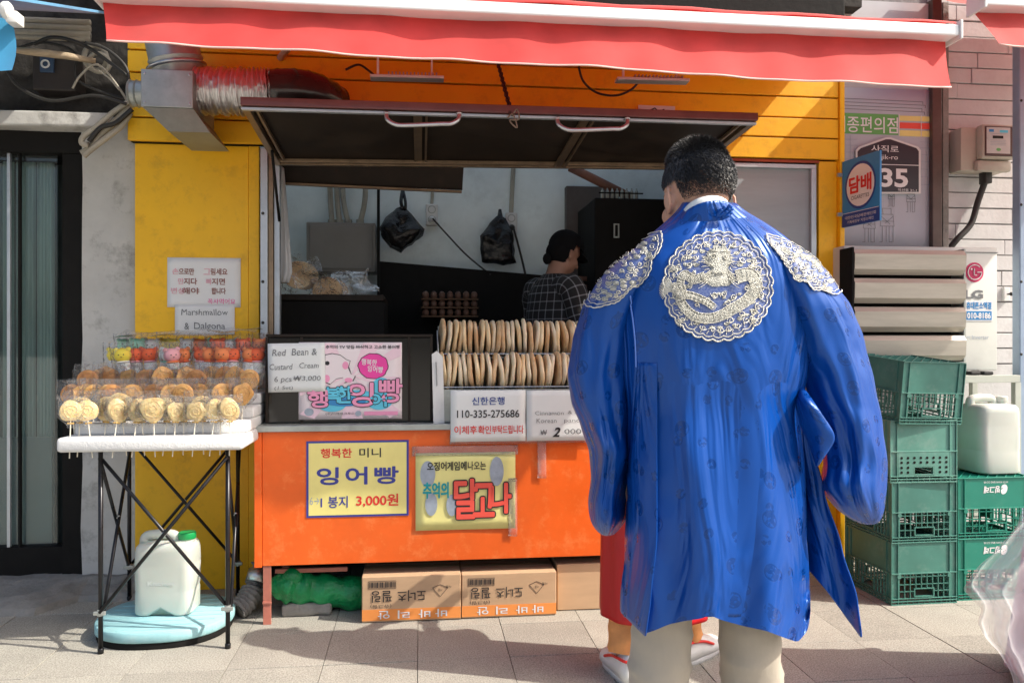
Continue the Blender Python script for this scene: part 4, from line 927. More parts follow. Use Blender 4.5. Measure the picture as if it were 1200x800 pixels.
    if logo:
        text('빙그레', (-.022, -d/2+.006, h*.80), .085, .034, m_wprint, r, rt=(-1,0,0), up=(0,0,-1), bold=.05, shear=.15, eps=.001)
        text('e', (.045, -d/2+.006, h*.80), .036, .05, m_wprint, r, rt=(-1,0,0), up=(0,0,-1), bold=.06, shear=.3, eps=.001)
        text('HTTP WWW BING CO KR', (0, -d/2+.006, h*.92), .13, .01, m_wprint, r, rt=(-1,0,0), up=(0,0,-1), eps=.001)
    return r
cw, cd_, chh = .345, .41, .305
fl = P(1043, 710, 3.61); X0 = fl.x+cw/2+.002; Y0 = 3.61+cd_/2
g = 'green crates in the left tall stack'
pitch = .296
c1 = crate_proto('plastic_crate', 'bottom green crate on the ground in the tall stack of four', m_crate, cw, cd_, chh); c1['group'] = g
c1.location = (X0, Y0, 0); c1.rotation_euler = (0,0,.02)
c2 = dup(c1, (X0+.003, Y0+.004, pitch), .025, 'second green crate from the ground in the tall stack of four')
c3 = crate_proto('plastic_crate', 'third crate from the ground, faded green with round holes beside the handle', m_crate3, cw, cd_, chh, holes='round'); c3['group'] = g
c3.location = (X0+.004, Y0, pitch*2); c3.rotation_euler = (0,0,-.01)
c4 = dup(c1, None, None, 'topmost green crate tilted and turned on the tall stack of four')
c4.matrix_basis = Matrix.Translation((X0+.012, Y0-.01, pitch*3+.006)) @ Matrix.Rotation(math.radians(5), 4, 'Z') @ Matrix.Rotation(math.radians(1.6), 4, 'Y') @ Matrix.Rotation(math.radians(5), 4, 'X')
g2 = 'green crates with white lettering in the short stack'
f2 = P(1122, 705, 3.64)
c5 = crate_proto('plastic_crate', 'lower bright green crate with upside down white lettering in the short stack', m_crate2, .41, .345, chh, logo=True); c5['group'] = g2
c5.location = (f2.x+.205+.004, 3.64+.1725, 0)
c6 = dup(c5, (f2.x+.212, 3.64+.176, pitch+.004), .0, 'upper bright green crate with upside down white lettering under the white canister')

# ================================================================ CANISTERS
def canister(name, label, loc, w, d, h, cap=None, feet=False, rot=0., m_=m_jerry, writing=None, group=None):
    r = thing(name, label, 'canister', loc, rot, group)
    def ring(sx, sy, z, n=36, e=5.):
        out = []
        for k in range(n):
            a = 2*math.pi*k/n; c, s = math.cos(a), math.sin(a)
            out.append((Vector((sx*math.copysign(abs(c)**(2/e), c), sy*math.copysign(abs(s)**(2/e), s), z))))
        return out
    bm = BM()
    prof = [(.80, 0), (.96, .008), (1, .03), (1, .28), (.985, .3), (.985, .31), (1, .33), (1, .60), (.985, .62), (1, .64), (1, .80), (.97, .86), (.86, .905), (.6, .915)]
    loft(bm, [ring(w/2*f, d/2*min(1, f+.02), z*h) for f, z in prof])
    for v_ in bm.verts:
        if feet and v_.co.z < h*.12 and abs(v_.co.x) < w*.2: v_.co.z += h*.10*(1-(abs(v_.co.x)/(w*.2))**2)
        if abs(v_.co.y) > d*.45 and .15*h < v_.co.z < .78*h and abs(v_.co.x) < w*.36: v_.co.y *= .965
        v_.co += Vector((mnoise.noise(v_.co*9), mnoise.noise(v_.co*8+Vector((4,0,0))), 0))*.004
    obj('body', bm, m_, r, auto=60)
    bm = BM(); hx = -w*.12
    tube(bm, smooth_path([(hx-w*.28, 0, h*.84), (hx-w*.26, 0, h*.955), (hx-w*.1, 0, h*.985), (hx+w*.16, 0, h*.985), (hx+w*.26, 0, h*.95), (hx+w*.27, 0, h*.87)]), .022, 12); obj('handle', bm, m_, r, smooth=True, local=True)
    bm = BM(); lathe(bm, [(.032, 0), (.032, h*.06)], (w*.33, 0, h*.88), 20); obj('neck', bm, m_, r, smooth=True, local=True)
    bm = BM(); pr_ = []
    for k in range(40): pass
    lathe(bm, [(.036, 0), (.038, .003), (.038, .026), (.034, .03), (0, .03)], (w*.33, 0, h*.93), 28); obj('cap', bm, cap or m_jerry, r, auto=40, local=True)
    if writing:
        text(writing, (0, -d/2*.985, h*.42), w*.45, h*.06, mat('moulded lettering', (.66,.7,.67), .4), r, bold=.03, eps=.001)
    return r
# build at origin, since the parts are written in local coordinates
def place(r, loc, rot=0.): r.location = loc; r.rotation_euler = (0,0,rot)
gc = G(192, 722)
yc = 3.72
j1 = canister('water_canister', 'white plastic canister with green cap on the pale teal board', (0,0,0), .255, .17, .345, m_gcap, True, writing='Kitchen')
place(j1, (P(197, 700, yc).x, yc, .075), -.06)
j2 = canister('water_canister', 'large white plastic canister standing on the short stack of crates', (0,0,0), .24, .24, .385, None)
place(j2, (P(1151, 500, 3.86).x, 3.83, pitch+chh+.006), .05)
# teal board
bd = thing('round_board', 'pale teal oval board on a dark mat under the white canister', 'board', (P(197, 700, yc).x, yc, 0))
cx_, cy_ = P(196, 700, yc-.02).x, yc-.02
def oval(k, a, b, z, n=56): return [(cx_+a*k*math.copysign(abs(math.cos(t))**.8, math.cos(t)), cy_+b*k*math.copysign(abs(math.sin(t))**.9, math.sin(t)), z) for t in [2*math.pi*i/n for i in range(n)]]
bm = BM(); loft(bm, [oval(.98, .285, .26, .028), oval(1, .285, .26, .034), oval(1, .285, .26, .066), oval(.985, .285, .26, .071)]); obj('board', bm, m_pad, bd, auto=50)
bm = BM(); loft(bm, [oval(.97, .285, .26, .0), oval(.98, .285, .26, .01), oval(.96, .285, .26, .027)]); obj('mat', bm, m_dark, bd, auto=50)
for k in range(-4, 5):
    hw_ = math.sqrt(max(.05, 1-(k*.054/.26)**2))*.255
    bm = BM(); box(bm, cx_-hw_, cx_+hw_, cy_+k*.054-.002, cy_+k*.054+.002, .0705, .073, .0005); obj('ridge', bm, m_pad, bd)

# ================================================================ UNDER THE COUNTER
gb = thing('green_bag', 'bright green plastic bundle lying on a stone under the counter', 'bag', (P(370, 690, 3.82).x, 3.82, .08))
path = smooth_path([P(318, 690, 3.8), P(335, 686, 3.82), P(355, 688, 3.84), P(385, 692, 3.86), P(425, 696, 3.88), P(450, 700, 3.9)], 8)
bm = BM(); tube(bm, path, .06, 28, rs=[.03+.045*min(1, i/6)+.006*math.sin(i*.9) for i in range(len(path))])
for w in bm.verts: w.co += Vector((mnoise.noise(w.co*14), mnoise.noise(w.co*13+Vector((3,0,0))), mnoise.noise(w.co*15+Vector((0,8,0)))))*.014
obj('bundle', bm, mat('green plastic film', (.005,.27,.08), .3, var=.35, scale=12, bump=1., bscale=40), gb, smooth=True)
bm = BM(); c0 = P(343, 675, 3.79); sphere(bm, c0, .045, 1.1, .8, .8, 14)
for w in bm.verts: w.co += Vector((0,0,1))*mnoise.noise(w.co*25)*.015
obj('knot', bm, gb.children[0].data.materials[0], gb, smooth=True)
bm = BM(); a_, b_ = P(331, 710, 3.8), P(389, 724, 3.8); box(bm, a_.x, b_.x, 3.78, 3.9, .0, .058, .016)
bmesh.ops.subdivide_edges(bm, edges=bm.edges[:], cuts=3, use_grid_fill=True)
for w in bm.verts: w.co += Vector((mnoise.noise(w.co*20), mnoise.noise(w.co*21), mnoise.noise(w.co*22)))*.006
tag(obj('stone_block', bm, m_conc, auto=60), 'grey rounded kerb stone lying under the green bundle', 'stone')
def carton(name, label, r_, y, depth, printed=True, tilt=0.):
    a_, b_ = P(r_[0], r_[1], y), P(r_[2], r_[3], y); hgt = a_.z-0 if False else P((r_[0]+r_[2])/2, r_[1], y).z
    t = thing(name, label, 'cardboard box', ((a_.x+b_.x)/2, y, 0), 0, 'cardboard boxes under the counter')
    x0, x1 = a_.x, b_.x
    bm = BM(); box(bm, x0, x1, y, y+depth, 0.003, hgt, .004); obj('box_body', bm, m_card, t)
    bm = BM(); box(bm, x0, x1, y+depth/2-.025, y+depth/2+.025, hgt+.0005, hgt+.0015); obj('tape', bm, mat('brown tape', (.5,.36,.2), .25), t)
    if printed:
        w, h = x1-x0, hgt; Y = y-.0012
        def pt(fx, fy): return Vector((x0+fx*w, Y, hgt-fy*h))
        bm = BM(); box(bm, x0+.001, x1-.001, y-.0012, y-.0002, hgt*.05, hgt*.29); obj('printed_band', bm, m_cardor, t)
        kw = dict(rt=(-1,0,0), up=(0,0,-1), eps=.001)
        for i_, gch in enumerate('바바리안'): text(gch, pt([.8,.63,.42,.22][i_], .83), .052, .036, m_wprint, t, bold=.03, **kw)
        text('도너츠', pt(.5, .43), w*.28, .05, m_ink, t, bold=.01, **kw); text('필링', pt(.20, .43), w*.2, .052, m_ink, t, bold=.01, **kw); text('(슈크림)', pt(.19, .64), w*.21, .02, m_ink, t, **kw)
        bm = BM()
        q0, q1 = pt(.07, .2), pt(.34, .1)
        for k in range(17): xx = q0.x+(q1.x-q0.x)*(k+.5)/17; box(bm, xx-.0012*(1+(k % 3)*.5), xx+.0012*(1+(k % 3)*.5), Y-.0006, Y, q0.z-.008, q1.z-.004)
        box(bm, q0.x, q1.x, Y-.0006, Y, q1.z, q1.z+.0016); box(bm, q0.x, q1.x, Y-.0006, Y, q0.z-.013, q0.z-.0115); box(bm, q0.x-.0016, q0.x, Y-.0006, Y, q0.z-.013, q1.z+.0016); box(bm, q1.x, q1.x+.0016, Y-.0006, Y, q0.z-.013, q1.z+.0016)
        obj('barcode', bm, m_ink, t)
        bm = BM(); c = pt(.79, .38)
        for a0, b0 in (((-.035,.02),(0,-.02)), ((0,-.02),(.035,.02)), ((.035,.02),(.0,.035)), ((0,.035),(-.035,.02))): bar_between(bm, c+Vector((a0[0],0,a0[1])), c+Vector((b0[0],0,b0[1])), .0015, .0012, up=(0,1,0), bev=0)
        obj('diamond_mark', bm, m_ink, t); text('서울', c+Vector((0,0,.01)), .02, .012, m_ink, t, **kw); text('식품', c+Vector((.038,0,.024)), .028, .012, m_ink, t, **kw)
    return t
carton('cardboard_box', 'left printed cardboard box with orange band under the orange counter', (424, 674, 540, 727), 3.66, .3)
carton('cardboard_box', 'middle printed cardboard box with orange band under the orange counter', (541, 671, 652, 724), 3.665, .3)
carton('cardboard_box', 'plain cardboard box without print right of the two printed ones', (653, 659, 770, 715), 3.72, .3, False)
# grey cloth bundle and hose by the leg
ho = thing('drain_hose', 'grey crumpled flexible hose ending beside the salmon counter leg', 'hose', G(295, 712))
path = smooth_path([P(306, 660, 3.95), P(299, 680, 3.92), P(294, 695, 3.88), P(286, 707, 3.84), P(276, 716, 3.8)], 10)
bm = BM(); tube(bm, path, .04, 18, rs=[.038+.006*math.sin(i*1.6)+.012*(i > len(path)*.4) for i in range(len(path))])
for w in bm.verts: w.co += Vector((mnoise.noise(w.co*30), mnoise.noise(w.co*33), 0))*.012; w.co.z = max(w.co.z, .003)
obj('hose', bm, mat('grey cloth hose', (.2,.19,.18), .8, var=.3, bump=.5), ho, smooth=True)
bm = BM(); tube(bm, [P(303, 668, 3.93), P(299, 682, 3.9)], .047, 18); obj('sleeve', bm, m_steel, ho, smooth=True)

# ================================================================ PANCAKE RACK
YR = 3.72
rk = thing('pancake_rack', 'white wire and metal rack holding two rows of pancakes on the counter', 'rack', (P(600, 500, YR).x, YR, zt+.032))
x0, x1 = P(515, 450, YR).x, P(742, 450, YR).x
zlow, zup = P(600, 458, YR).z, P(600, 418, YR).z
bm = BM(); hexa(bm, (x0-.006, YR-.01, zt+.034), (x0-.006, YR+.34, zt+.034), (x0-.006, YR+.34, zup+.13), (x0-.006, YR-.01, zup-.005), (.005, 0, 0)); obj('side_plate', bm, m_white, rk)
bm = BM(); hexa(bm, (x1, YR-.01, zt+.034), (x1, YR+.34, zt+.034), (x1, YR+.34, zup+.13), (x1, YR-.01, zup+.02), (.005, 0, 0)); obj('side_plate', bm, m_white, rk)
bm = BM(); box(bm, x0, x1, YR, YR+.17, zlow-.01, zlow-.004); obj('shelf', bm, m_galv, rk)
bm = BM(); box(bm, x0, x1, YR+.14, YR+.33, zup-.01, zup-.004); obj('shelf', bm, m_galv, rk)
bm = BM(); box(bm, x0, x1, YR+.335, YR+.34, zt+.034, zup+.15); obj('back_plate', bm, m_galv, rk)
bm = BM(); box(bm, x0, x1, YR-.008, YR-.003, zt+.034, zlow+.01); obj('front_plate', bm, m_galv, rk)
for zz in (zlow+.02, zup+.012):
    bm = BM(); yy = YR-.01 if zz < zup else YR+.13; tube(bm, [(x0, yy, zz), (x1, yy, zz)], .003, 8); obj('wire_rail', bm, m_steel, rk)
m_pan = [mat('pancake crust', (.82,.55,.26), .75, var=.1, scale=9, bump=.3, bscale=70, mult=(.9,.75,.5), sss=.1), mat('pancake crust browned', (.56,.29,.11), .75, var=.12, scale=7, bump=.3, bscale=70, mult=(.82,.64,.4), sss=.1), mat('pancake crust pale', (.8,.64,.4), .75, var=.1, scale=10, bump=.3, bscale=70, mult=(.88,.78,.6), sss=.1)]
rp_ = random.Random(9); protos = []
for v_ in range(6):
    bm = BM(); r0 = .088+rp_.uniform(-.004, .004); t0 = .0138+rp_.uniform(-.002, .003)
    lathe(bm, [(0, t0*.6), (r0*.5, t0*.62), (r0*.85, t0*.8), (r0*.96, t0*.55), (r0, 0), (r0*.96, -t0*.55), (r0*.85, -t0*.8), (r0*.5, -t0*.62), (0, -t0*.6)], n=30, axis=(1,0,0))
    s = rp_.uniform(0, 9)
    for w in bm.verts:
        q = w.co*16+Vector((s,0,0)); w.co += Vector((mnoise.noise(q)*.006, mnoise.noise(q+Vector((9,0,0)))*.005, mnoise.noise(q+Vector((0,9,0)))*.006))
    me = bpy.data.meshes.new('pancake'); bm.to_mesh(me); bm.free(); me.shade_smooth(); protos.append(me)
TENS = ORD_ = None
def ordn(n):
    return '%d%s' % (n, 'th' if 10 <= n % 100 <= 20 else {1: 'st', 2: 'nd', 3: 'rd'}.get(n % 10, 'th'))
for row, (zz, yy, lab) in enumerate(((zup, YR+.235, 'golden pancake standing on edge in the upper row of the rack'), (zlow, YR+.085, 'pale golden pancake standing on edge in the lower row of the rack'))):
    x = x0+.018; k = 0
    while x < x1-.012:
        me = protos[rp_.randrange(6)].copy() if k < 0 else protos[rp_.randrange(6)]
        o = bpy.data.objects.new('pancake', me); COL.objects.link(o)
        if not me.materials: me.materials.append(m_pan[protos.index(me) % 3])
        o.location = (x, yy+rp_.uniform(-.008, .008), zz+.086+rp_.uniform(-.003, .012)); o.rotation_euler = (rp_.uniform(0, 6), rp_.uniform(-.13, .13), rp_.uniform(-.12, .12))
        tag(o, '%s pancake from the left standing on edge in the %s row of the rack' % (ordn(k+1), ['upper', 'lower'][row]), 'pancake', 'pancakes standing in the %s row' % ('upper' if row == 0 else 'lower')); x += rp_.uniform(.024, .031) ; k += 1
bm = BM(); a_, b_ = P(505, 412, YR-.02), P(521, 496, YR-.02)
poly(bm, [P(506, 415, YR-.02), P(512, 411, YR-.02), P(519, 418, YR-.02), P(521, 496, YR-.02), P(508, 496, YR-.02)], (0,.008,0))
wb = tag(obj('white_board', bm, m_white), 'narrow white plastic board standing left of the pancake rack', 'board')
bm = BM(); bar_between(bm, P(511, 424, YR-.023), P(512, 452, YR-.023), .003, .002, bev=0); obj('pen_mark', bm, m_ink, wb)
# crumpled clear film over the case and rack
def film(name, label, pts, seed, amp, m_, nx=18, ny=12):
    A_, B_, C_, D_ = [Vector(p) for p in pts]; bm = BM(); rows = []
    for j in range(ny+1):
        rows.append([])
        for i in range(nx+1):
            u, v = i/nx, j/ny; p = A_.lerp(B_, u).lerp(D_.lerp(C_, u), v)
            q = p*11+Vector((seed, 0, 0)); rows[-1].append(p+Vector((mnoise.noise(q), mnoise.noise(q+Vector((5,0,0))), mnoise.noise(q+Vector((0,5,0)))))*amp)
    loft(bm, rows, closed=False, cap=False); return tag(obj(name, bm, m_, smooth=True), label, 'plastic film')
m_film = clear_film('clear crumpled film', (.97,.98,.98), .3, .08, 1., .03, 30)
m_film2 = clear_film('milky crumpled film', (.95,.96,.97), .4, .1, 1., .1, 22)

# ================================================================ FOLDING STAND WITH SWEETS
FL, FR, BLp, BRp = Vector((-1.304, 3.43, 0)), Vector((-.798, 3.42, 0)), Vector((-1.43, 4.12, 0)), Vector((-.91, 4.12, 0))
FL, FR = G(118, 765), G(267, 759)
ft = thing('folding_stand', 'black tube folding stand with crossed legs under the white tray of sweets', 'stand', ((FL+BRp)/2))
ZT = .83; r_ = .0095; up_ = Vector((0,0,ZT))
for p in (FL, FR, BLp, BRp):
    bm = BM(); tube(bm, [p, p+up_], r_, 12); lathe(bm, [(.012, 0), (.012, .02), (.0095, .022)], p, 12); obj('leg', bm, m_black, ft, smooth=True)
lo = Vector((0,0,.17)); hi = Vector((0,0,.80))
for (a_, b_, n_) in ((FL, FR, (0,-.012,0)), (BLp, BRp, (0,.012,0)), (FL, BLp, (.012,0,0)), (FR, BRp, (.012,0,0))):
    n_ = Vector(n_)
    bm = BM(); tube(bm, [a_+lo+n_, b_+hi+n_], .0075, 10); obj('cross_brace', bm, m_black, ft, smooth=True)
    bm = BM(); tube(bm, [a_+hi-n_*.3, b_+lo-n_*.3], .0075, 10); obj('cross_brace', bm, m_black, ft, smooth=True)
    bm = BM(); m0 = (a_+b_)/2+(lo+hi)/2; sphere(bm, m0+n_*.8, .01, 1, .8, 1, 8); obj('rivet', bm, m_steel, ft)
for p in (FL, FR, BLp, BRp):
    bm = BM(); lathe(bm, [(.0135, 0), (.0135, .026)], p+Vector((0,0,.155)), 12); box(bm, p.x-.024, p.x+.024, p.y-.016, p.y-.008, .16, .176, .002); obj('clamp', bm, m_galv, ft)
# white trays
xt0, xt1 = P(65, 520, 3.37).x, P(280, 520, 3.37).x
zt0, zt1 = P(170, 529, 3.37).z, P(170, 512, 3.37).z
tr = thing('foam_tray', 'white foam display trays rising in steps on the folding stand', 'tray', ((xt0+xt1)/2, 3.4, zt0))
bm = BM(); box(bm, xt0, xt1+.015, 3.37, 4.13, zt0, zt1, .014); obj('base_slab', bm, m_styro, tr, auto=50)
steps = [(3.47, 4.1, zt1+.001, zt1+.05), (3.60, 4.1, zt1+.051, zt1+.10), (3.76, 4.1, zt1+.101, zt1+.15)]
for k, (ya_, yb_, za_, zb2) in enumerate(steps):
    bm = BM(); box(bm, xt0+.03+.02*k, xt1+.012, ya_, yb_, za_, zb2, .008); obj('step_slab', bm, m_styro, tr, auto=50)
# ---- sweets
m_dal = [mat('pale dalgona sugar', (.84,.56,.2), .35, var=.15, scale=40, bump=.3, bscale=120, mult=(.92,.76,.42), sss=.2), mat('amber dalgona sugar', (.78,.34,.07), .3, var=.2, scale=30, bump=.3, bscale=120, mult=(.88,.52,.16), sss=.2), mat('brown dalgona sugar', (.6,.22,.045), .3, var=.25, scale=30, bump=.3, bscale=120, mult=(.8,.38,.1), sss=.2)]
m_mm = [mat('%s marshmallow' % n, c, .7, var=.06, sss=.25) for n, c in (('yellow', (.85,.68,.08)), ('coral', (.85,.16,.06)), ('white', (.8,.8,.78)), ('pink', (.82,.42,.46)), ('mint', (.3,.62,.45)), ('orange', (.88,.28,.1)))]
m_stick = mat('paper stick', (.75,.7,.58), .7)
m_wrap = clear_film('sweet wrapper film', (1,1,1), .08, .1, 1., .03, 60)
m_tie = mat('gold tie', (.7,.42,.08), .35, metal=.4)
rs_ = random.Random(21)
def wrapper_bm(w, h, seed, zb_=0.):
    bm = BM(); rings = []
    for j in range(9):
        t = j/8; z = zb_+h*t; k = (.22+.78*min(1, max(0, t-.08)*4)) if t < .35 else 1
        ring = []
        for i in range(14):
            a = 2*math.pi*i/14; q = Vector((math.cos(a)*2, math.sin(a)*2, z*30+seed)); n = mnoise.noise(q)
            ring.append(((w/2*k)*math.cos(a)*(1+.16*n), (.014*k*(1-.8*max(0, t-.8)/.2))*math.sin(a)*(1+.5*n)+.006*n, z+.005*mnoise.noise(q+Vector((4,0,0)))))
        rings.append(ring)
    loft(bm, rings, cap=False); return bm
def disc_shape(kind, r):
    out = []
    for i in range(30):
        a = 2*math.pi*i/30; c, s = math.cos(a), math.sin(a)
        if kind == 0: rr_ = 1
        elif kind == 1: rr_ = 1+.12*math.cos(2*a)+.06*math.cos(3*a+1)      # peanut
        elif kind == 2: rr_ = 1+.1*math.cos(3*a-1.57)                       # drop
        elif kind == 3: rr_ = 1+.07*math.cos(5*a)                           # flower
        else: rr_ = 1+.14*math.cos(2*a+1.57)
        sy = 1.25 if kind in (1, 4) else 1.05
        out.append((r*rr_*c, r*rr_*s*sy))
    return out
def sweet_proto(kind, m_i, r=.036, seed=0, tall=False):
    t = thing('dalgona_lollipop' if kind < 9 else 'marshmallow_lollipop', '', 'lollipop')
    L_ = .075
    bm = BM(); tube(bm, [(0,0,-.07), (0,0,L_+.02)], .0022, 7); obj('stick', bm, m_stick, t)
    if kind < 9:
        sh = disc_shape(kind, r); zc_ = L_+r*(1.25 if kind in (1,4) else 1.05)
        bm = BM(); loft(bm, [[(x*f, y0, zc_+z*f) for x, z in sh] for f, y0 in ((.9,-.006), (1,-.003), (1,.003), (.9,.006))])
        for f in (.62, .28): 
            pts = [(x*f, -.0066, zc_+z*f) for x, z in disc_shape((kind+1) % 4, r)]; pts.append(pts[0]); tube(bm, pts, .0016, 5, cap=False)
        obj('sugar_disc', bm, m_dal[m_i], t, auto=50); hh_ = zc_+r*1.4
        bm = BM(); lathe(bm, [(.004, 0), (.006, .003), (.004, .007)], (0,0,L_-.006), 10); sphere(bm, (.008,0,L_-.003), .005, 1.2, .6, .8, 8); sphere(bm, (-.008,0,L_-.003), .005, 1.2, .6, .8, 8); obj('tie', bm, m_tie, t)
        obj('wrapper', wrapper_bm(r*2.75, hh_-L_+.03, seed, L_-.022), m_wrap, t, smooth=True)
    else:
        bm = BM(); sphere(bm, (0,0,L_+.03), .022, 1, .8, 1.1, 14); sphere(bm, (0,0,L_+.012), .02, 1.05, .8, .8, 12); obj('body', bm, m_mm[2 if seed % 3 else 3], t, smooth=True)
        bm = BM(); sphere(bm, (0,0,L_+.066), .027, 1.05, .85, .92, 14); sphere(bm, (-.02,0,L_+.085), .009, seg=8); sphere(bm, (.02,0,L_+.085), .009, seg=8); obj('head', bm, m_mm[m_i], t, smooth=True)
        bm = BM(); sphere(bm, (-.008,-.022,L_+.068), .0022, seg=6); sphere(bm, (.008,-.022,L_+.068), .0022, seg=6); sphere(bm, (0,-.0235,L_+.06), .002, 1.6, .6, .6, 6); obj('face_dots', bm, m_ink, t)
        bm = BM(); sphere(bm, (0,-.004,L_+.043), .023, 1, .9, .2, 12); obj('scarf', bm, m_mm[(m_i+2) % 6], t, smooth=True)
        obj('wrapper', wrapper_bm(.078, .135, seed, L_-.022), m_wrap, t, smooth=True)
    return t
ORD = ['first','second','third','fourth','fifth','sixth','seventh','eighth','ninth','tenth','eleventh','twelfth','thirteenth','fourteenth','fifteenth','sixteenth','seventeenth','eighteenth']
kname = ['round', 'peanut shaped', 'drop shaped', 'scalloped', 'upright oval']
P0 = {}
def sweet(kind, m_i, r, x, y, z, label, grp, s=1.):
    key = (kind, m_i, r)
    if key not in P0: t = sweet_proto(kind, m_i, r, seed=len(P0)*3+1); P0[key] = t
    else: t = dup(P0[key])
    t['label'] = label; t['group'] = grp
    t.location = (x, y, z); t.rotation_euler = (rs_.uniform(-.12, .1), rs_.uniform(-.12, .12), rs_.uniform(-.1, .6)); t.scale = (s,)*3
    return t
fx = [84, 98, 124, 148, 164, 183, 200, 213, 226, 244, 256, 268]
fk = [1, 0, 1, 4, 2, 4, 2, 2, 3, 0, 1, 4]
fx = [82, 92, 106, 122, 134, 146, 157, 168, 181, 193, 204, 215, 227, 238, 248, 258, 269]
fk = [1, 0, 1, 0, 4, 1, 0, 4, 2, 4, 2, 2, 3, 0, 1, 0, 4]
for k, px in enumerate(fx):
    y = 3.40+(k % 2)*.035+rs_.uniform(0, .015); big = k in (1, 3, 5, 8, 13)
    sweet(fk[k], 0 if k != 3 else 0, .049 if big else .038, P(px, 500, y).x, y, zt1-.016, '%s %s pale dalgona lollipop from the left in the front row' % (ORD[k], kname[fk[k]]), 'dalgona lollipops in the front row')
for k in range(18):
    px = 88+k*11.6+rs_.uniform(-3, 3); y = 3.52+rs_.uniform(-.02, .03); kk = rs_.choice((0, 0, 3, 0)); 
    sweet(kk, 1 if k % 4 else 2, .043, P(px, 450, y).x, y, zt1+.044, '%s amber %s dalgona lollipop from the left in the second row' % (ORD[k], kname[kk]), 'dalgona lollipops in the second row')
for k in range(18):
    px = 102+k*10.8+rs_.uniform(-3, 3); y = 3.66+rs_.uniform(-.02, .03); kk = rs_.choice((0, 1, 0, 3))
    sweet(kk, 1 if k % 3 else 2, .043, P(px, 430, y).x, y, zt1+.1, '%s amber %s dalgona lollipop from the left in the third row' % (ORD[k], kname[kk]), 'dalgona lollipops in the third row')
mc = [0, 0, 1, 1, 2, 3, 5, 1, 5, 5, 1, 5, 1]
mn = ['yellow', 'coral red', 'white', 'pink', 'mint green', 'orange']
for k in range(13):
    px = 136+k*13.8+rs_.uniform(-2, 2); y = 3.80+rs_.uniform(-.02, .03)
    sweet(9, mc[k], .04, P(px, 410, y).x, y, zt1+.14, '%s marshmallow lollipop from the left in the front marshmallow row, %s top' % (ORD[k], mn[mc[k]]), 'marshmallow lollipops in the front marshmallow row', 1.32)
mc2 = [4, 4, 2, 0, 0, 2, 5, 4, 1, 2, 1, 5]
for k in range(12):
    px = 146+k*14.2+rs_.uniform(-3, 3); y = 3.93+rs_.uniform(-.02, .03)
    sweet(9, mc2[k], .04, P(px, 395, y).x, y, zt1+.195, '%s marshmallow lollipop from the left in the rearmost row, %s top' % (ORD[k], mn[mc2[k]]), 'marshmallow lollipops in the rearmost row', 1.25)
film('plastic_film', 'clear film sheet crumpled over the rearmost marshmallow row', [P(122, 396, 3.85), P(300, 390, 3.85), P(306, 383, 4.08), P(150, 388, 4.08)], 3, .02, m_film2)

# ================================================================ INSIDE THE STALL
ci = thing('electric_cabinet', 'grey metal cabinet on the interior wall under beige conduits', 'cabinet', P(400, 320, 5.4))
m_cab = mat('grey cabinet enamel', (.26,.25,.24), .6, var=.1)
a_, b_ = P(359, 260, 5.35), P(440, 319, 5.35)
bm = BM(); box(bm, a_.x, b_.x, 5.35, 5.59, b_.z, a_.z, .006); obj('cabinet_body', bm, m_cab, ci)
bm = BM(); box(bm, a_.x+.02, b_.x-.02, 5.342, 5.349, b_.z+.02, a_.z-.02, .004); obj('door', bm, m_cab, ci)
for k, (pa, pb) in enumerate(((386, 389), (394, 398), (401, 408), (427, 422))):
    bm = BM(); tube(bm, smooth_path([P(pa, 175, 5.5), P(pa+1, 230, 5.5), P(pb, 261, 5.48)]), .018, 10); lathe(bm, [(.026, 0), (.026, .03)], P(pb, 261, 5.48)-Vector((0,0,.01)), 10)
    tag(obj('conduit', bm, m_hose, auto=50), ['leftmost beige conduit entering the grey cabinet', 'second beige conduit from the left entering the grey cabinet', 'third beige conduit from the left entering the grey cabinet', 'rightmost beige conduit entering the grey cabinet near the black bag'][k], 'conduit', 'conduits above the grey cabinet')
m_bag = mat('black plastic bag', (.012,.012,.014), .25, var=.3, bump=.9, bscale=28)
def bag(name, label, top, outline, y, depth=.09):
    t = thing(name, label, 'bag', P(outline[len(outline)//2][0], outline[len(outline)//2][1], y))
    bm = BM(); n = len(outline); rings = []
    cx0 = sum(p[0] for p in outline)/n; cy0 = sum(p[1] for p in outline)/n
    for f, dy in ((.35, depth), (.8, depth*.75), (1, 0), (.85, -depth*.7), (.4, -depth), (.05, -depth*1.05)):
        rings.append([P(cx0+(x-cx0)*f, cy0+(y0-cy0)*f, y+dy*(.3 if y0 < cy0-15 else 1)) for x, y0 in outline])
    loft(bm, rings); bmesh.ops.subdivide_edges(bm, edges=bm.edges[:], cuts=2, use_grid_fill=True)
    for w in bm.verts: w.co += Vector((mnoise.noise(w.co*16), mnoise.noise(w.co*12+Vector((4,0,0)))*1.6, mnoise.noise(w.co*17+Vector((0,4,0)))))*.016
    obj('sack', bm, m_bag, t, smooth=True)
    bm = BM(); tube(bm, smooth_path([P(*top, y+.04), P(top[0]-2, top[1]+14, y), P(outline[0][0], outline[0][1]+5, y)]), .012, 8, rs=None); tube(bm, smooth_path([P(*top, y+.04), P(top[0]+3, top[1]+14, y), P(outline[0][0]+3, outline[0][1]+5, y)]), .01, 8); obj('strap', bm, m_bag, t, smooth=True)
    return t
bag('plastic_bag', 'black shiny plastic bag hanging by its tied handles left of the sockets', (472, 222), [(472,240), (482,250), (497,268), (494,276), (483,287), (470,296), (458,290), (446,275), (443,266), (453,254), (463,244)], 5.4)
bag('cloth_bag', 'flat black pouch hanging from a hook right of the sockets', (586, 246), [(586,252), (592,256), (600,270), (603,285), (604,309), (590,310), (572,309), (564,307), (563,285), (564,275), (575,262), (581,254)], 5.5, .04)
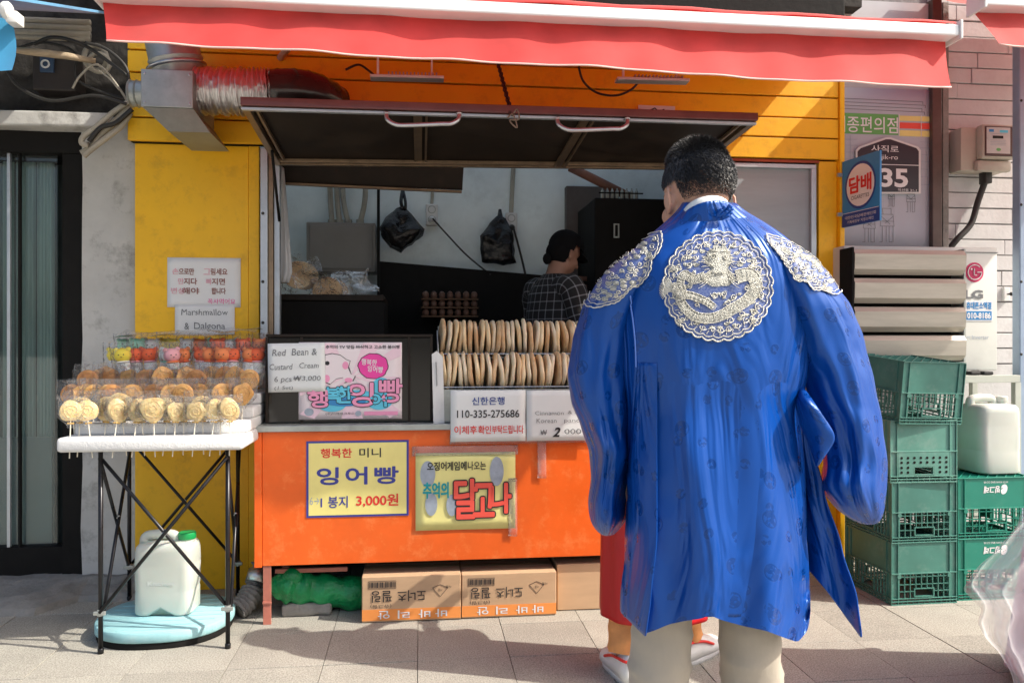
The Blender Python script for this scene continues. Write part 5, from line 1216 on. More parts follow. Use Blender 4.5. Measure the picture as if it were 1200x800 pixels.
for k, (px, py, tx) in enumerate(((506, 252, 505), (599, 262, 600))):
    t = thing('wall_socket', ['white double socket with a plug between the two black bags', 'white double socket right above the black pouch'][k], 'socket', P(px, py, 5.58))
    c0 = P(px, py, 5.58); bm = BM(); box(bm, c0.x-.042, c0.x+.042, 5.56, 5.6, c0.z-.075, c0.z+.075, .008); obj('plate', bm, m_white, t)
    for dz in (.035, -.035):
        bm = BM(); lathe(bm, [(.028, 0), (.028, .003), (.022, .004), (.022, 0)], (c0.x, 5.562, c0.z+dz), 18, (0,-1,0)); obj('outlet', bm, m_galv, t)
    bm = BM(); sphere(bm, (c0.x, 5.54, c0.z-.035), .022, 1, 1.2, 1, 10); obj('plug', bm, m_white if k == 0 else m_cable, t)
    bm = BM(); tube(bm, smooth_path([(c0.x, 5.58, c0.z+.07), (c0.x+.005, 5.585, c0.z+.18), P(tx+4, 150, 5.58)]), .016 if k else .011, 8)
    tag(obj('cable', bm, m_hose, smooth=True), ['pale cable rising above the left wall socket', 'ribbed white cable rising above the right wall socket'][k], 'cable')
bm = BM(); tube(bm, smooth_path([P(507, 256, 5.5), P(525, 276, 5.5), P(548, 300, 5.4), P(575, 322, 5.3)]), .006, 6)
tag(obj('cable', bm, m_cable, smooth=True), 'thin black cable drooping from the left socket across the pale wall', 'cable')
bm = BM(); tube(bm, smooth_path([P(602, 268, 5.5), P(608, 290, 5.5), P(614, 314, 5.45), P(618, 335, 5.4)]), .008, 6)
tag(obj('cable', bm, m_cable, smooth=True), 'thin black cable falling from the right socket behind the vendor', 'cable')
# white curtain bundle hanging at the left of the window
ccx = thing('white_curtain', 'white plastic curtain gathered at the left edge of the serving window', 'curtain', P(330, 330, 4.35))
bm = BM(); rings = []
for j in range(22):
    t = j/21; py = 195+t*136; wl_, wr_ = 318, 331+11*t-8*max(0, t-.9)*10*.6
    p, q = P(wl_, py, 4.36), P(wr_, py, 4.36); c_ = (p+q)/2; hw_ = (q.x-p.x)/2
    rings.append([(c_.x+hw_*math.cos(a)*(1+.1*math.sin(a*6+t)), 4.38+.045*math.sin(a)+.012*math.sin(a*5+t*3), c_.z) for a in [2*math.pi*i/26 for i in range(26)]])
loft(bm, rings); obj('folds', bm, mat('white curtain film', (.72,.73,.75), .5, var=.06, trans=.1), ccx, smooth=True)
# stacks of rice wafers in bags
for k, (px, py, rr_, lab) in enumerate(((349, 322, .085, 'stack of round brown wafers in clear film by the window jamb'), (384, 342, .09, 'lower stack of round brown wafers in clear film on the dark counter'))):
    t = thing('wafer_stack', lab, 'wafers', P(px, py+20, 4.8)); c0 = P(px, py, 4.75)
    for q in range(9):
        bm = BM(); lathe(bm, [(0, 0), (rr_*.95, 0), (rr_, .004), (rr_*.95, .009), (0, .009)], c0+Vector((q*.003, q*.011, rs_.uniform(-.004, .004))), 24, (.3,-1,.25)); obj('wafer', bm, m_pan[1], t, smooth=False)
    film('plastic_film', ['clear film loosely wrapped around the stack of wafers by the jamb', 'clear film loosely wrapped around the lower wafer stack'][k], [c0+Vector((-.12,-.04,.1)), c0+Vector((.13,-.05,.11)), c0+Vector((.15,-.04,-.1)), c0+Vector((-.1,-.05,-.1))], k*5, .04, m_film)
film('plastic_film', 'shiny crumpled clear bag below the grey cabinet', [P(385, 325, 4.8), P(432, 316, 4.85), P(440, 342, 4.8), P(392, 350, 4.75)], 17, .05, m_film2)
# dark shelf on which they lie, dark worktop
ws = thing('work_bench', 'dark kitchen work bench across the inside of the stall', 'bench', (0, 4.6, .22))
a_, b_ = P(328, 346, 4.62), P(700, 346, 4.62)
bm = BM(); box(bm, a_.x-.1, P(450, 346, 4.62).x, 4.56, 5.25, P(400, 345, 4.56).z-.035, P(400, 345, 4.56).z, .004); obj('upper_shelf', bm, m_brownpanel, ws)
bm = BM(); box(bm, a_.x-.1, P(450, 346, 4.62).x, 4.58, 5.2, .9, P(400, 345, 4.56).z-.037); obj('shelf_box', bm, m_dark, ws)
bm = BM(); box(bm, a_.x-.1, xi1-.05, 4.56, 5.25, .22, .9); obj('cupboard', bm, m_dark, ws)
for k, (px, yy) in enumerate(((498, 346), (498, 356), (498, 366))):
    t = thing('egg_tray', ['topmost brown egg tray behind the pancakes', 'middle brown egg tray behind the pancakes', 'lowest brown egg tray behind the pancakes'][k], 'egg tray', P(525, yy+6, 5.0))
    p, q = P(494, yy, 5.0), P(560, yy, 5.0); bm = BM()
    box(bm, p.x, q.x, 4.95, 5.25, p.z-.03, p.z-.02); 
    obj('tray', bm, mat('egg tray pulp', (.1,.055,.03), .9), t)
    for i in range(7):
        bm = BM(); sphere(bm, (p.x+(i+.5)*(q.x-p.x)/7, 4.98, p.z), .022, 1, 1, 1.2, 10); obj('egg', bm, mat('egg shell', (.11,.055,.035), .6) if i == 0 and k == 0 else bpy.data.materials['egg shell'], t, smooth=True)
t = thing('fridge', 'tall black refrigerator with a small pale badge inside the stall', 'refrigerator', P(750, 400, 5.0))
a_ = P(697, 235, 4.95); bm = BM(); box(bm, a_.x, xi1-.08, 4.95, 5.5, .22, P(720, 232, 4.95).z, .01); obj('cabinet_body', bm, m_dark, t)
c0 = P(723, 270, 4.93); bm = BM(); box(bm, c0.x-.018, c0.x-.01, 4.94, 4.95, c0.z-.045, c0.z+.045); box(bm, c0.x+.01, c0.x+.018, 4.94, 4.95, c0.z-.045, c0.z+.045); box(bm, c0.x-.01, c0.x+.01, 4.94, 4.95, c0.z+.037, c0.z+.045); box(bm, c0.x-.01, c0.x+.01, 4.94, 4.95, c0.z-.045, c0.z-.037); obj('badge', bm, m_galv, t)
t = thing('bottle_rack', 'wire rack of small bottles on top of the black refrigerator', 'rack', P(735, 232, 5.0)); p = P(706, 224, 5.0)
for i in range(8):
    bm = BM(); x = p.x+i*.032; lathe(bm, [(0,0),(.012,0),(.012,.05),(.005,.06),(.005,.07)], (x, 5.0, p.z-.05), 10); obj('bottle', bm, m_galv, t)
bm = BM(); box(bm, p.x-.03, p.x+.26, 4.97, 4.975, p.z-.02, p.z-.012); box(bm, p.x-.03, p.x+.26, 4.97, 5.05, p.z-.056, p.z-.05); obj('wire_frame', bm, m_dark, t)
t = thing('wall_rail', 'reddish brown wooden rails behind the vendor', 'rail', P(680, 330, 5.2))
for py in (326, 336):
    bm = BM(); bar_between(bm, P(664, py, 5.2), P(700, py+1, 5.2), .03, .03); obj('rail', bm, mat('reddish wood', (.18,.08,.05), .5) if py == 326 else bpy.data.materials['reddish wood'], t)
# ================================================================ PEOPLE
def remeshed(name, bm, voxel, material, parent, smooth_it=4):
    me = bpy.data.meshes.new(name); bm.to_mesh(me); bm.free()
    o = bpy.data.objects.new(name, me); COL.objects.link(o)
    md = o.modifiers.new('r', 'REMESH'); md.mode = 'VOXEL'; md.voxel_size = voxel
    ms = o.modifiers.new('s', 'SMOOTH'); ms.factor = .5; ms.iterations = smooth_it
    bpy.context.view_layer.update()
    m2 = bpy.data.meshes.new_from_object(o.evaluated_get(bpy.context.evaluated_depsgraph_get()))
    bpy.data.objects.remove(o); m2.name = name; m2.materials.clear(); m2.materials.append(material); m2.shade_smooth()
    return obj(name, m2, material, parent, local=True) if True else None
def cap_(bm, a, b, ra, rb, n=16):
    a, b = Vector(a), Vector(b); t = (b-a).normalized(); u = t.orthogonal().normalized(); v = t.cross(u); rings = []
    for k in range(1, 5): f = math.pi/2*(k/4); rings.append((a-t*ra*math.cos(f), ra*math.sin(f)))
    for k in range(4, 0, -1): f = math.pi/2*(k/4); rings.append((b+t*rb*math.cos(f), rb*math.sin(f)))
    loft(bm, [[p+(u*math.cos(2*math.pi*i/n)+v*math.sin(2*math.pi*i/n))*r for i in range(n)] for p, r in rings])
def add_hand(bm, w, d, side):
    """palm, four unequal curled fingers and a thumb; w wrist, d pointing direction"""
    w, d = Vector(w), Vector(d).normalized(); up = Vector((0,0,1)); s = d.cross(up).normalized(); pn = s.cross(d).normalized()
    for k in range(4):
        o = (k-1.5)*.019; cap_(bm, w+d*.01+s*o*.6, w+d*.082+s*o, .015, .0125, 10)
        L_ = (.062, .072, .067, .052)[k]; p0 = w+d*.085+s*o; p1 = p0+(d*.9-pn*.35).normalized()*L_*.5; p2 = p1+(d*.55-pn*.8).normalized()*L_*.3; p3 = p2+(d*.1-pn).normalized()*L_*.25
        cap_(bm, p0, p1, .0095, .0088, 8); cap_(bm, p1, p2, .0088, .008, 8); cap_(bm, p2, p3, .008, .0068, 8)
    t0 = w+d*.03+s*side*.03; t1 = t0+(d*.6+s*side*.7-pn*.2).normalized()*.038; t2 = t1+(d+s*side*.1-pn*.4).normalized()*.03
    cap_(bm, w+d*.015+s*side*.015, t0, .015, .014, 10); cap_(bm, t0, t1, .013, .0105, 8); cap_(bm, t1, t2, .0105, .0085, 8)
def make_body(name_parent, J, voxel=.0065, skin=None, headrot=None, hs=1., jaw=.95, neck=.056):
    """J: dict of joints in metres, person's local frame facing +Y"""
    bm = BM(); V_ = {k: Vector(v) for k, v in J.items()}
    hc = V_['head']; q = headrot or Matrix.Identity(3)
    def hp(x, y, z): return hc+q @ Vector((x, y, z))*hs
    r4 = q
    sphere(bm, hp(0, -.012, .035), .088*hs, .93, 1.12, 1.02, 24, r4); sphere(bm, hp(0, .014, -.04), .076*hs*jaw, 1.0, 1.02, 1.05, 20, r4); sphere(bm, hp(0, .05, -.088), .03*hs, 1.2, .9, .8, 14, r4)
    cap_(bm, hp(0, .088, .012), hp(0, .112, -.028), .009*hs, .014*hs, 10); sphere(bm, hp(-.011, .1, -.032), .009*hs, seg=8); sphere(bm, hp(.011, .1, -.032), .009*hs, seg=8)
    for s in (-1, 1):
        sphere(bm, hp(.084*s, -.004, -.008), .03*hs, .26, .62, 1.02, 14, r4 @ Matrix.Rotation(-.4*s, 3, 'Z'))
        tube(bm, [hp((.086+.012*max(0, math.sin(t_)))*s, -.004-.02*math.sin(t_)-.002, -.006+.03*math.cos(t_)) for t_ in [math.pi*(-.1+1.15*i_/12) for i_ in range(13)]], .0052*hs, 8); sphere(bm, hp(.087*s, -.0, -.036), .009*hs, .6, 1, 1, 8)
        sphere(bm, hp(.042*s, .058, -.028), .028*hs, 1, .8, 1, 12, r4)
        cap_(bm, hp(.018*s, .082, .03), hp(.048*s, .072, .032), .008*hs, .006*hs, 8)
    cap_(bm, hp(-.02, .085, -.06), hp(.02, .085, -.06), .008*hs, .008*hs, 8); cap_(bm, hp(-.016, .084, -.07), hp(.016, .084, -.07), .008*hs, .008*hs, 8)
    cap_(bm, hp(0, -.02, -.05), V_['neck'], neck*hs, neck*1.1*hs)
    cap_(bm, V_['neck'], V_['chest'], .075, .12)
    for s, k in ((-1, 'l'), (1, 'r')):
        sh, el, wr = V_['sh_'+k], V_['el_'+k], V_['wr_'+k]; hi_, kn, an = V_['hip_'+k], V_['kn_'+k], V_['an_'+k]
        cap_(bm, V_['neck']-Vector((0,0,.03)), sh, .06, .062); cap_(bm, V_['chest'], sh, .11, .06); cap_(bm, sh, el, .052, .042); cap_(bm, el, wr, .041, .027)
        add_hand(bm, wr, (wr-el).normalized()*.6+Vector((0,.5,-.1)), -s)
        cap_(bm, V_['chest']+Vector((.06*s, 0, 0)), V_['waist']+Vector((.05*s,0,0)), .11, .1); cap_(bm, V_['waist']+Vector((.04*s,0,0)), hi_, .1, .1)
        cap_(bm, hi_, kn, .085, .056); cap_(bm, kn+Vector((0,-.008,0)), an, .054, .036); cap_(bm, an, an+Vector((0,-.02,-.04)), .034, .03); cap_(bm, an+Vector((0,-.02,-.045)), an+Vector((0,.15,-.06)), .034, .024)
    return remeshed('body', bm, voxel, skin or m_skin, name_parent)
def joints(h=1.75, arms='bent', stride=0., shw=.2):
    k = h/1.75; J = dict(head=(0,.02,1.635*k), neck=(0,-.01,1.47*k), chest=(0,0,1.28*k), waist=(0,0,1.06*k))
    for s, n in ((-1,'l'), (1,'r')):
        J['sh_'+n] = (shw*s, -.01, 1.42*k); J['hip_'+n] = (.095*s, 0, .94*k); J['kn_'+n] = (.11*s, .03+stride*s*.5, .5*k); J['an_'+n] = (.12*s, stride*s, .085)
        if arms == 'bent': J['el_'+n] = ((shw+.06)*s, .04, 1.14*k); J['wr_'+n] = ((shw-.04)*s, .27, 1.1*k)
        else: J['el_'+n] = ((shw+.05)*s, -.01, 1.13*k); J['wr_'+n] = ((shw+.06)*s, .1, .9*k)
    return J
def leg_cloth(bm, hip, kn, an, r0, r1, r2, seed=0, wr=.01, ztop=None):
    path = [Vector(hip), Vector(hip).lerp(Vector(kn), .5), Vector(kn), Vector(kn).lerp(Vector(an), .5), Vector(an)]
    path = smooth_path(path, 16); n = len(path); rs = [r0+(r1-r0)*min(1, i/(n*.5)) if i < n*.5 else r1+(r2-r1)*(i-n*.5)/(n*.5) for i in range(n)]
    rows = tube(bm, path, .1, 40, rs=rs, cap=False)
    for ri, row in enumerate(rows):
        p = path[ri]; tt = ri/len(rows); am = .005+.007*math.exp(-((tt-.55)/.12)**2)+.006*max(0, tt-.75)*4
        for ki, w in enumerate(row):
            an = 2*math.pi*ki/40; ph = tt*34+1.6*math.sin(an+seed)+seed; rad = (w.co-p); w.co += rad.normalized()*am*(1-abs(math.sin(ph)))**2*(.4+.6*math.sin(an*1.5+seed)**2)
    for w in bm.verts:
        q = w.co*Vector((9,9,3.5))[0] if False else Vector((w.co.x*9, w.co.y*9, w.co.z*5+seed)); w.co += Vector((mnoise.noise(q), mnoise.noise(q+Vector((4,0,0))), 0))*wr
def shoe(bm, a, L_=.27, rot=0.):
    m_ = Matrix.Rotation(rot, 3, 'Z'); rings = []
    for y, w, h0 in ((-.075, .022, .05), (-.065, .036, .085), (-.03, .04, .1), (.03, .042, .095), (.07, .047, .07), (.12, .05, .055), (.165, .045, .045), (.19, .026, .032), (.196, .01, .02)):
        rings.append([Vector(a)+m_ @ Vector((w*math.cos(t)*(1 if math.sin(t) > -.2 else 1.02), y, .012+h0*max(0, math.sin(t))**.8-(.0 if math.sin(t) > 0 else 0))) for t in [2*math.pi*i/20 for i in range(20)]])
    loft(bm, rings)
def sole(bm, a, rot=0.):
    m_ = Matrix.Rotation(rot, 3, 'Z'); out = []
    for t in range(28):
        an = 2*math.pi*t/28; y = .062+.14*math.sin(an); w = (.038+.014*max(0, math.sin(an)))*math.cos(an); out.append(m_ @ Vector((w, y, 0)))
    a = Vector(a); loft(bm, [[a+p+Vector((0,0,0)) for p in out], [a+p*1.02+Vector((0,0,.02)) for p in out], [a+p*.97+Vector((0,0,.028)) for p in out]])

# ---------------------------------------------------------------- silk of the blue robe
def silk():
    m = bpy.data.materials.new('blue brocade silk'); m.use_nodes = True; nt = m.node_tree; L = nt.links; b = nt.nodes['Principled BSDF']
    uv = _n(nt, 'ShaderNodeUVMap'); uv.uv_map = 'cloth'
    def vor(scale, rnd, off):
        mp = _n(nt, 'ShaderNodeMapping'); mp.inputs['Location'].default_value = (off, off*.7, 0); L.new(uv.outputs[0], mp.inputs[0])
        v = _n(nt, 'ShaderNodeTexVoronoi', feature='F1'); v.voronoi_dimensions = '2D'; v.inputs['Scale'].default_value = scale; v.inputs['Randomness'].default_value = rnd; L.new(mp.outputs[0], v.inputs['Vector']); return v, mp
    # large round medallions with an inner figure
    v1, mp1 = vor(10.5, .55, 0)
    def step(src, a, b2, inv=False):
        r = _n(nt, 'ShaderNodeMapRange'); r.interpolation_type = 'SMOOTHSTEP'; r.inputs[1].default_value = a; r.inputs[2].default_value = b2; r.inputs[3].default_value = 1 if inv else 0; r.inputs[4].default_value = 0 if inv else 1; L.new(src, r.inputs[0]); return r.outputs[0]
    def mul(x, y):
        q = _n(nt, 'ShaderNodeMath', operation='MULTIPLY'); L.new(x, q.inputs[0]); L.new(y, q.inputs[1]); return q.outputs[0]
    def mx(x, y):
        q = _n(nt, 'ShaderNodeMath', operation='MAXIMUM'); L.new(x, q.inputs[0]); L.new(y, q.inputs[1]); return q.outputs[0]
    nz = _n(nt, 'ShaderNodeTexNoise'); nz.noise_dimensions = '2D'; nz.inputs['Scale'].default_value = 95; nz.inputs['Detail'].default_value = 2; L.new(uv.outputs[0], nz.inputs['Vector'])
    fig = step(nz.outputs['Fac'], .42, .47)
    d1 = step(v1.outputs['Distance'], .17, .2, True); sel = step(v1.outputs['Color'], .35, .4)
    med = mul(mul(d1, fig), sel)
    ring = mul(mul(step(v1.outputs['Distance'], .17, .2, True), step(v1.outputs['Distance'], .14, .17)), sel)
    # small sprigs
    v2, mp2 = vor(15, .8, 3.3); d2 = step(v2.outputs['Distance'], .14, .2, True); s2 = step(v2.outputs['Color'], .42, .47)
    pat = mx(mx(med, ring), mul(mul(d2, fig), s2))
    base = _n(nt, 'ShaderNodeMixRGB'); base.inputs[1].default_value = (.0,.05,.285,1); base.inputs[2].default_value = (.0,.034,.2,1); L.new(pat, base.inputs[0])
    nl = _n(nt, 'ShaderNodeTexNoise'); nl.noise_dimensions = '2D'; nl.inputs['Scale'].default_value = 3; nl.inputs['Detail'].default_value = 4; L.new(uv.outputs[0], nl.inputs['Vector'])
    hs = _n(nt, 'ShaderNodeHueSaturation'); mr = _n(nt, 'ShaderNodeMapRange'); mr.inputs[3].default_value = .8; mr.inputs[4].default_value = 1.2; L.new(nl.outputs['Fac'], mr.inputs[0]); L.new(mr.outputs[0], hs.inputs['Value']); L.new(base.outputs[0], hs.inputs['Color']); L.new(hs.outputs[0], b.inputs['Base Color'])
    rr_ = _n(nt, 'ShaderNodeMapRange'); rr_.inputs[3].default_value = .36; rr_.inputs[4].default_value = .2; L.new(pat, rr_.inputs[0]); L.new(rr_.outputs[0], b.inputs['Roughness'])
    b.inputs['Specular IOR Level'].default_value = .8; b.inputs['Sheen Weight'].default_value = .0
    b.inputs['Specular Tint'].default_value = (.38,.6,1,1)
    b.inputs['Anisotropic'].default_value = .3
    fz = _n(nt, 'ShaderNodeTexNoise'); fz.inputs['Scale'].default_value = 900; L.new(uv.outputs[0], fz.inputs['Vector'])
    # soft creases
    mpw = _n(nt, 'ShaderNodeMapping'); mpw.inputs['Scale'].default_value = (9, 2.2, 1); L.new(uv.outputs[0], mpw.inputs[0])
    w = _n(nt, 'ShaderNodeTexNoise'); w.noise_dimensions = '2D'; w.inputs['Scale'].default_value = 1.; w.inputs['Detail'].default_value = 2.2; w.inputs['Distortion'].default_value = 1.3; L.new(mpw.outputs[0], w.inputs['Vector'])
    bp = _n(nt, 'ShaderNodeBump'); bp.inputs['Strength'].default_value = .6; bp.inputs['Distance'].default_value = .035; L.new(w.outputs['Fac'], bp.inputs['Height'])
    bp2 = _n(nt, 'ShaderNodeBump'); bp2.inputs['Strength'].default_value = .25; bp2.inputs['Distance'].default_value = .001; L.new(pat, bp2.inputs['Height']); L.new(bp.outputs[0], bp2.inputs['Normal']); L.new(bp2.outputs[0], b.inputs['Normal'])
    return m
m_silk = silk()
def cloth_obj(name, rows, closed, parent, subdiv=1, material=None, thick=.003, uvs=None, amp=.006, seed=0., fr=(7, 7, 2.6)):
    """rows of world points -> draped cloth with metre-scaled uv"""
    bm = BM(); vr = [[bm.verts.new(p) for p in r] for r in rows]; n = len(rows[0]); uvl = bm.loops.layers.uv.new('cloth')
    # arc lengths
    mid = len(rows)//2; U_ = [0.]
    for i in range(1, n+1): U_.append(U_[-1]+(Vector(rows[mid][i % n])-Vector(rows[mid][i-1])).length)
    V_ = [0.]
    for j in range(1, len(rows)): V_.append(V_[-1]+(Vector(rows[j][n//3])-Vector(rows[j-1][n//3])).length)
    for j in range(len(rows)-1):
        for i in range(n if closed else n-1):
            k = (i+1) % n; f = bm.faces.new((vr[j][i], vr[j][k], vr[j+1][k], vr[j+1][i]))
            for l, (a, b2) in zip(f.loops, ((i, j), (i+1, j), (i+1, j+1), (i, j+1))): l[uvl].uv = (U_[a]+seed, V_[b2]+seed*.37)
    if subdiv: bmesh.ops.subdivide_edges(bm, edges=bm.edges[:], cuts=subdiv, use_grid_fill=True, smooth=.6 if False else 0)
    for w in bm.verts:
        q = Vector((w.co.x*fr[0]+seed, w.co.y*fr[1], w.co.z*fr[2])); w.co += Vector((mnoise.noise(q), mnoise.noise(q+Vector((7,0,0))), .3*mnoise.noise(q+Vector((0,7,0)))))*amp
    me = bpy.data.meshes.new(name); bm.to_mesh(me); bm.free(); me.shade_smooth()
    o = obj(name, me, material or m_silk, parent)
    ms = o.modifiers.new('sub', 'SUBSURF'); ms.levels = 1; ms.render_levels = 1
    if thick: md = o.modifiers.new('solid', 'SOLIDIFY'); md.thickness = thick; md.offset = 0
    return o
def interp(tab, y):
    if y <= tab[0][0]: return tab[0][1:]
    for a, b in zip(tab, tab[1:]):
        if y <= b[0]:
            t = (y-a[0])/(b[0]-a[0]); t = t*t*(3-2*t)*.5+t*.5; return tuple(p+(q-p)*t for p, q in zip(a[1:], b[1:]))
    return tab[-1][1:]
def ring_px(py, L_, R_, dc, hd, n=48, fold=None, e=2.3, ph=0.):
    out = []
    for k in range(n):
        a = 2*math.pi*k/n; c, s = math.cos(a), math.sin(a); c = math.copysign(abs(c)**(2/e), c); s = math.copysign(abs(s)**(2/e), s)
        f = fold(a, py) if fold else 0
        d = dc-hd*s*(1+f); px = (L_+R_)/2+(R_-L_)/2*c*(1+f*.25)
        out.append(C(px, py, d))
    return out
# ---------------------------------------------------------------- the man in the blue robe
D0 = 1.87
foot = C(832, 400+F*H/D0, D0)
man = thing('person', 'man in a shiny blue silk robe with silver dragon roundels, seen from behind', 'person', (foot.x, foot.y, 0), -YAW)
MI = man.matrix_basis
bpy.context.view_layer.update()
hx = (820-832)/F*D0
J = joints(1.74, 'bent', 0., .185)
J['head'] = (hx+.0, .03, H+(400-222)/F*D0-.02); J['neck'] = (hx+.012, .0, 1.50)
J['hip_l'] = (-.10, 0, .92); J['hip_r'] = (.09, 0, .92); J['kn_l'] = (-.112, .02, .5); J['kn_r'] = (.106, .02, .5); J['an_l'] = (-.125, 0, .085); J['an_r'] = (.115, 0, .085)
qh = (Matrix.Rotation(math.radians(20), 3, 'Z') @ Matrix.Rotation(math.radians(-10), 3, 'X'))
make_body(man, J, .0042, m_skin, qh, .93, 1.03, .068)
# hair: scalp cap and thousands of short hairs
hc = Vector(J['head'])
m_hair = mat('black hair', (.028,.027,.028), .45, var=.5, spec=.9)
bmh = BM(); sphere(bmh, hc+qh @ Vector((0,-.014,.04)), .0832, .93, 1.1, 1.02, 40, qh)
for w in [w for w in bmh.verts if (lambda l: l.z < -.03 or (l.y > .03 and l.z < .05) or (l.y > -.04 and l.z < .036))(qh.inverted() @ (w.co-hc))]: bmh.verts.remove(w)
for w in bmh.verts: w.co += (w.co-hc).normalized()*(.004*mnoise.noise(w.co*60)-.002)
hair = obj('hair', bmh, m_hair, man, smooth=True, local=True)
rh = random.Random(2); vs, fs = [], []
for k in range(36000):
    th = rh.uniform(0, 2*math.pi); zz = rh.uniform(-.62, 1); rr_ = math.sqrt(1-zz*zz); l = Vector((rr_*math.cos(th)*.93, rr_*math.sin(th)*1.1, zz*1.02))*.083
    p = Vector((0,-.014,.04))+l
    if p.z < -.05+.022*rh.random() or (p.y > .035 and p.z < .05) or (p.y > -.035 and p.z < .034+.01*rh.random()): continue
    fade = min(1, max(.03, (p.z+.035)/.1)); nrm = l.normalized()
    top = max(0, (p.z-.085)/.05); sw = Vector((math.sin(p.x*60+p.y*33), math.cos(p.y*50-p.x*20), 0))
    L_ = .003+.011*fade+.03*min(1, top)*rh.uniform(.5, 1); dr = (nrm*(.35+.9*min(1, top))+Vector((0,-.25,-.75))*(1-min(1, top))+sw*.32+Vector((rh.uniform(-.3,.3), rh.uniform(-.3,.3), rh.uniform(-.2,.3)))).normalized()
    if dr.dot(nrm) < .12: dr = (dr+nrm*(.2-dr.dot(nrm))).normalized()
    s = dr.cross(Vector((rh.uniform(-1,1), rh.uniform(-1,1), rh.uniform(-1,1)))).normalized()*.00032*(1+fade)
    b0 = p*1.0; m1 = b0+dr*L_*.6+nrm*.001; e1 = b0+dr*L_+Vector((0,0,-.1))*L_
    b0 = hc+qh @ b0; m1 = hc+qh @ m1; e1 = hc+qh @ e1; s = qh @ s; i = len(vs); vs += [b0-s, b0+s, m1+s*.8, m1-s*.8, e1]; fs += [(i, i+1, i+2, i+3), (i+3, i+2, i+4)]
me = bpy.data.meshes.new('hair_strands'); me.from_pydata(vs, [], fs); o = obj('hair_strands', me, m_hair, hair, local=True); o['kind'] = 'stuff'
# body of the robe
TB = [(238, 800, 862, 1.865, .058), (248, 794, 872, 1.868, .066), (258, 784, 890, 1.87, .084), (270, 768, 910, 1.87, .105), (285, 750, 928, 1.87, .122), (303, 734, 944, 1.87, .135), (335, 726, 952, 1.87, .145), (380, 725, 954, 1.87, .15), (430, 730, 950, 1.87, .15), (480, 737, 940, 1.88, .15), (560, 737, 944, 1.88, .155), (640, 733, 944, 1.88, .16), (700, 731, 944, 1.88, .165), (722, 731, 944, 1.88, .165)]
def tf(a, py):
    s = math.sin(a)
    return .05*math.sin(a*9+py*.008)*min(1, max(0, (py-330)/200))*max(0, s)+.02*math.sin(a*5+1+py*.01)+.03*(1-abs(math.sin(a*4+py*.01)))**3*min(1, max(0, (py-380)/100))
rows = []
for k in range(58):
    py = 238+(722-238)*k/57; rows.append(ring_px(py, *interp(TB, py), n=64, fold=tf, e=2.35))
torso = cloth_obj('robe_body', rows, True, man, 0, amp=.005, seed=1.)
# back skirt panel with the curved hem, lying over the body
bpy.context.view_layer.update()
_e = torso.evaluated_get(bpy.context.evaluated_depsgraph_get()); _m = _e.to_mesh(); CAM = Vector((0, 0, H))
ttree = BVHTree.FromPolygons([man.matrix_basis @ v.co for v in _m.vertices], [tuple(p.vertices) for p in _m.polygons]); _e.to_mesh_clear()
def on_torso(px, py, off, fall):
    for q in (0, -4, 4, -9, 9, -16, 16):
        dr = (C(px+q, py, 1)-CAM).normalized(); h = ttree.ray_cast(CAM, dr)
        if h[0] is not None:
            dd = (h[0].x*SY+h[0].y*CY)
            if dd < 1.9: return C(px, py, dd-off+abs(q)*.0025)
    return C(px, py, fall-off)
def hem_b(u):
    pts = [(0, 742), (.06, 738), (.14, 731), (.24, 727), (.345, 724), (.38, 720), (.46, 726), (.6, 733), (.75, 739), (.88, 748), (.95, 752), (1, 738)]
    for a, b in zip(pts, pts[1:]):
        if u <= b[0]: return a[1]+(b[1]-a[1])*(u-a[0])/(b[0]-a[0])
    return 738
rows = []
for j in range(40):
    v = j/39; row = []
    for i in range(41):
        u = i/40; py = 425+(hem_b(u)-425)*v
        Lx = interp([(425, 769), (520, 768), (640, 767), (745, 756)], py)[0]; Rx = interp([(425, 925), (470, 921), (510, 929), (570, 939), (660, 948), (715, 950), (752, 945)], py)[0]
        px = Lx+(Rx-Lx)*u; off = -.0006+.013*v**1.2+v*(.006*math.sin(u*6.5+v*1.5)+.009*math.sin(u*15+v*3)*(.4+u))*min(1, v*3)
        row.append(on_torso(px, min(py, 716), off, 1.83) if py <= 716 else (lambda q: Vector((C(px, py, (q.x*SY+q.y*CY)))))(on_torso(px, 716, off, 1.83)))
    rows.append(row)
cloth_obj('back_panel', rows, False, man, 0, amp=.0, seed=1., thick=0)
# left side strip, slit edge overlapping the back
rows = []
for j in range(40):
    v = j/39; row = []
    for i in range(15):
        u = i/14; bot = 716+(746-716)*u**.9; py = 425+(bot-425)*v
        Lx = interp([(425, 744), (480, 741), (560, 735), (621, 736), (698, 727), (721, 727)], py)[0]; Rx = interp([(425, 770), (524, 770), (630, 770), (700, 763), (746, 757)], py)[0]
        q_ = on_torso(Lx+(Rx-Lx)*u, min(py, 716), 0, 1.86-.12*u); dq = q_.x*SY+q_.y*CY; row.append(C(Lx+(Rx-Lx)*u, py, dq-(.012+.032*v)*u*u*min(1, v*5)-.0005+.004*math.sin(v*9+u*5)*v))
    rows.append(row)
cloth_obj('side_panel', rows, False, man, 0, amp=.001, seed=3.1, thick=.002)
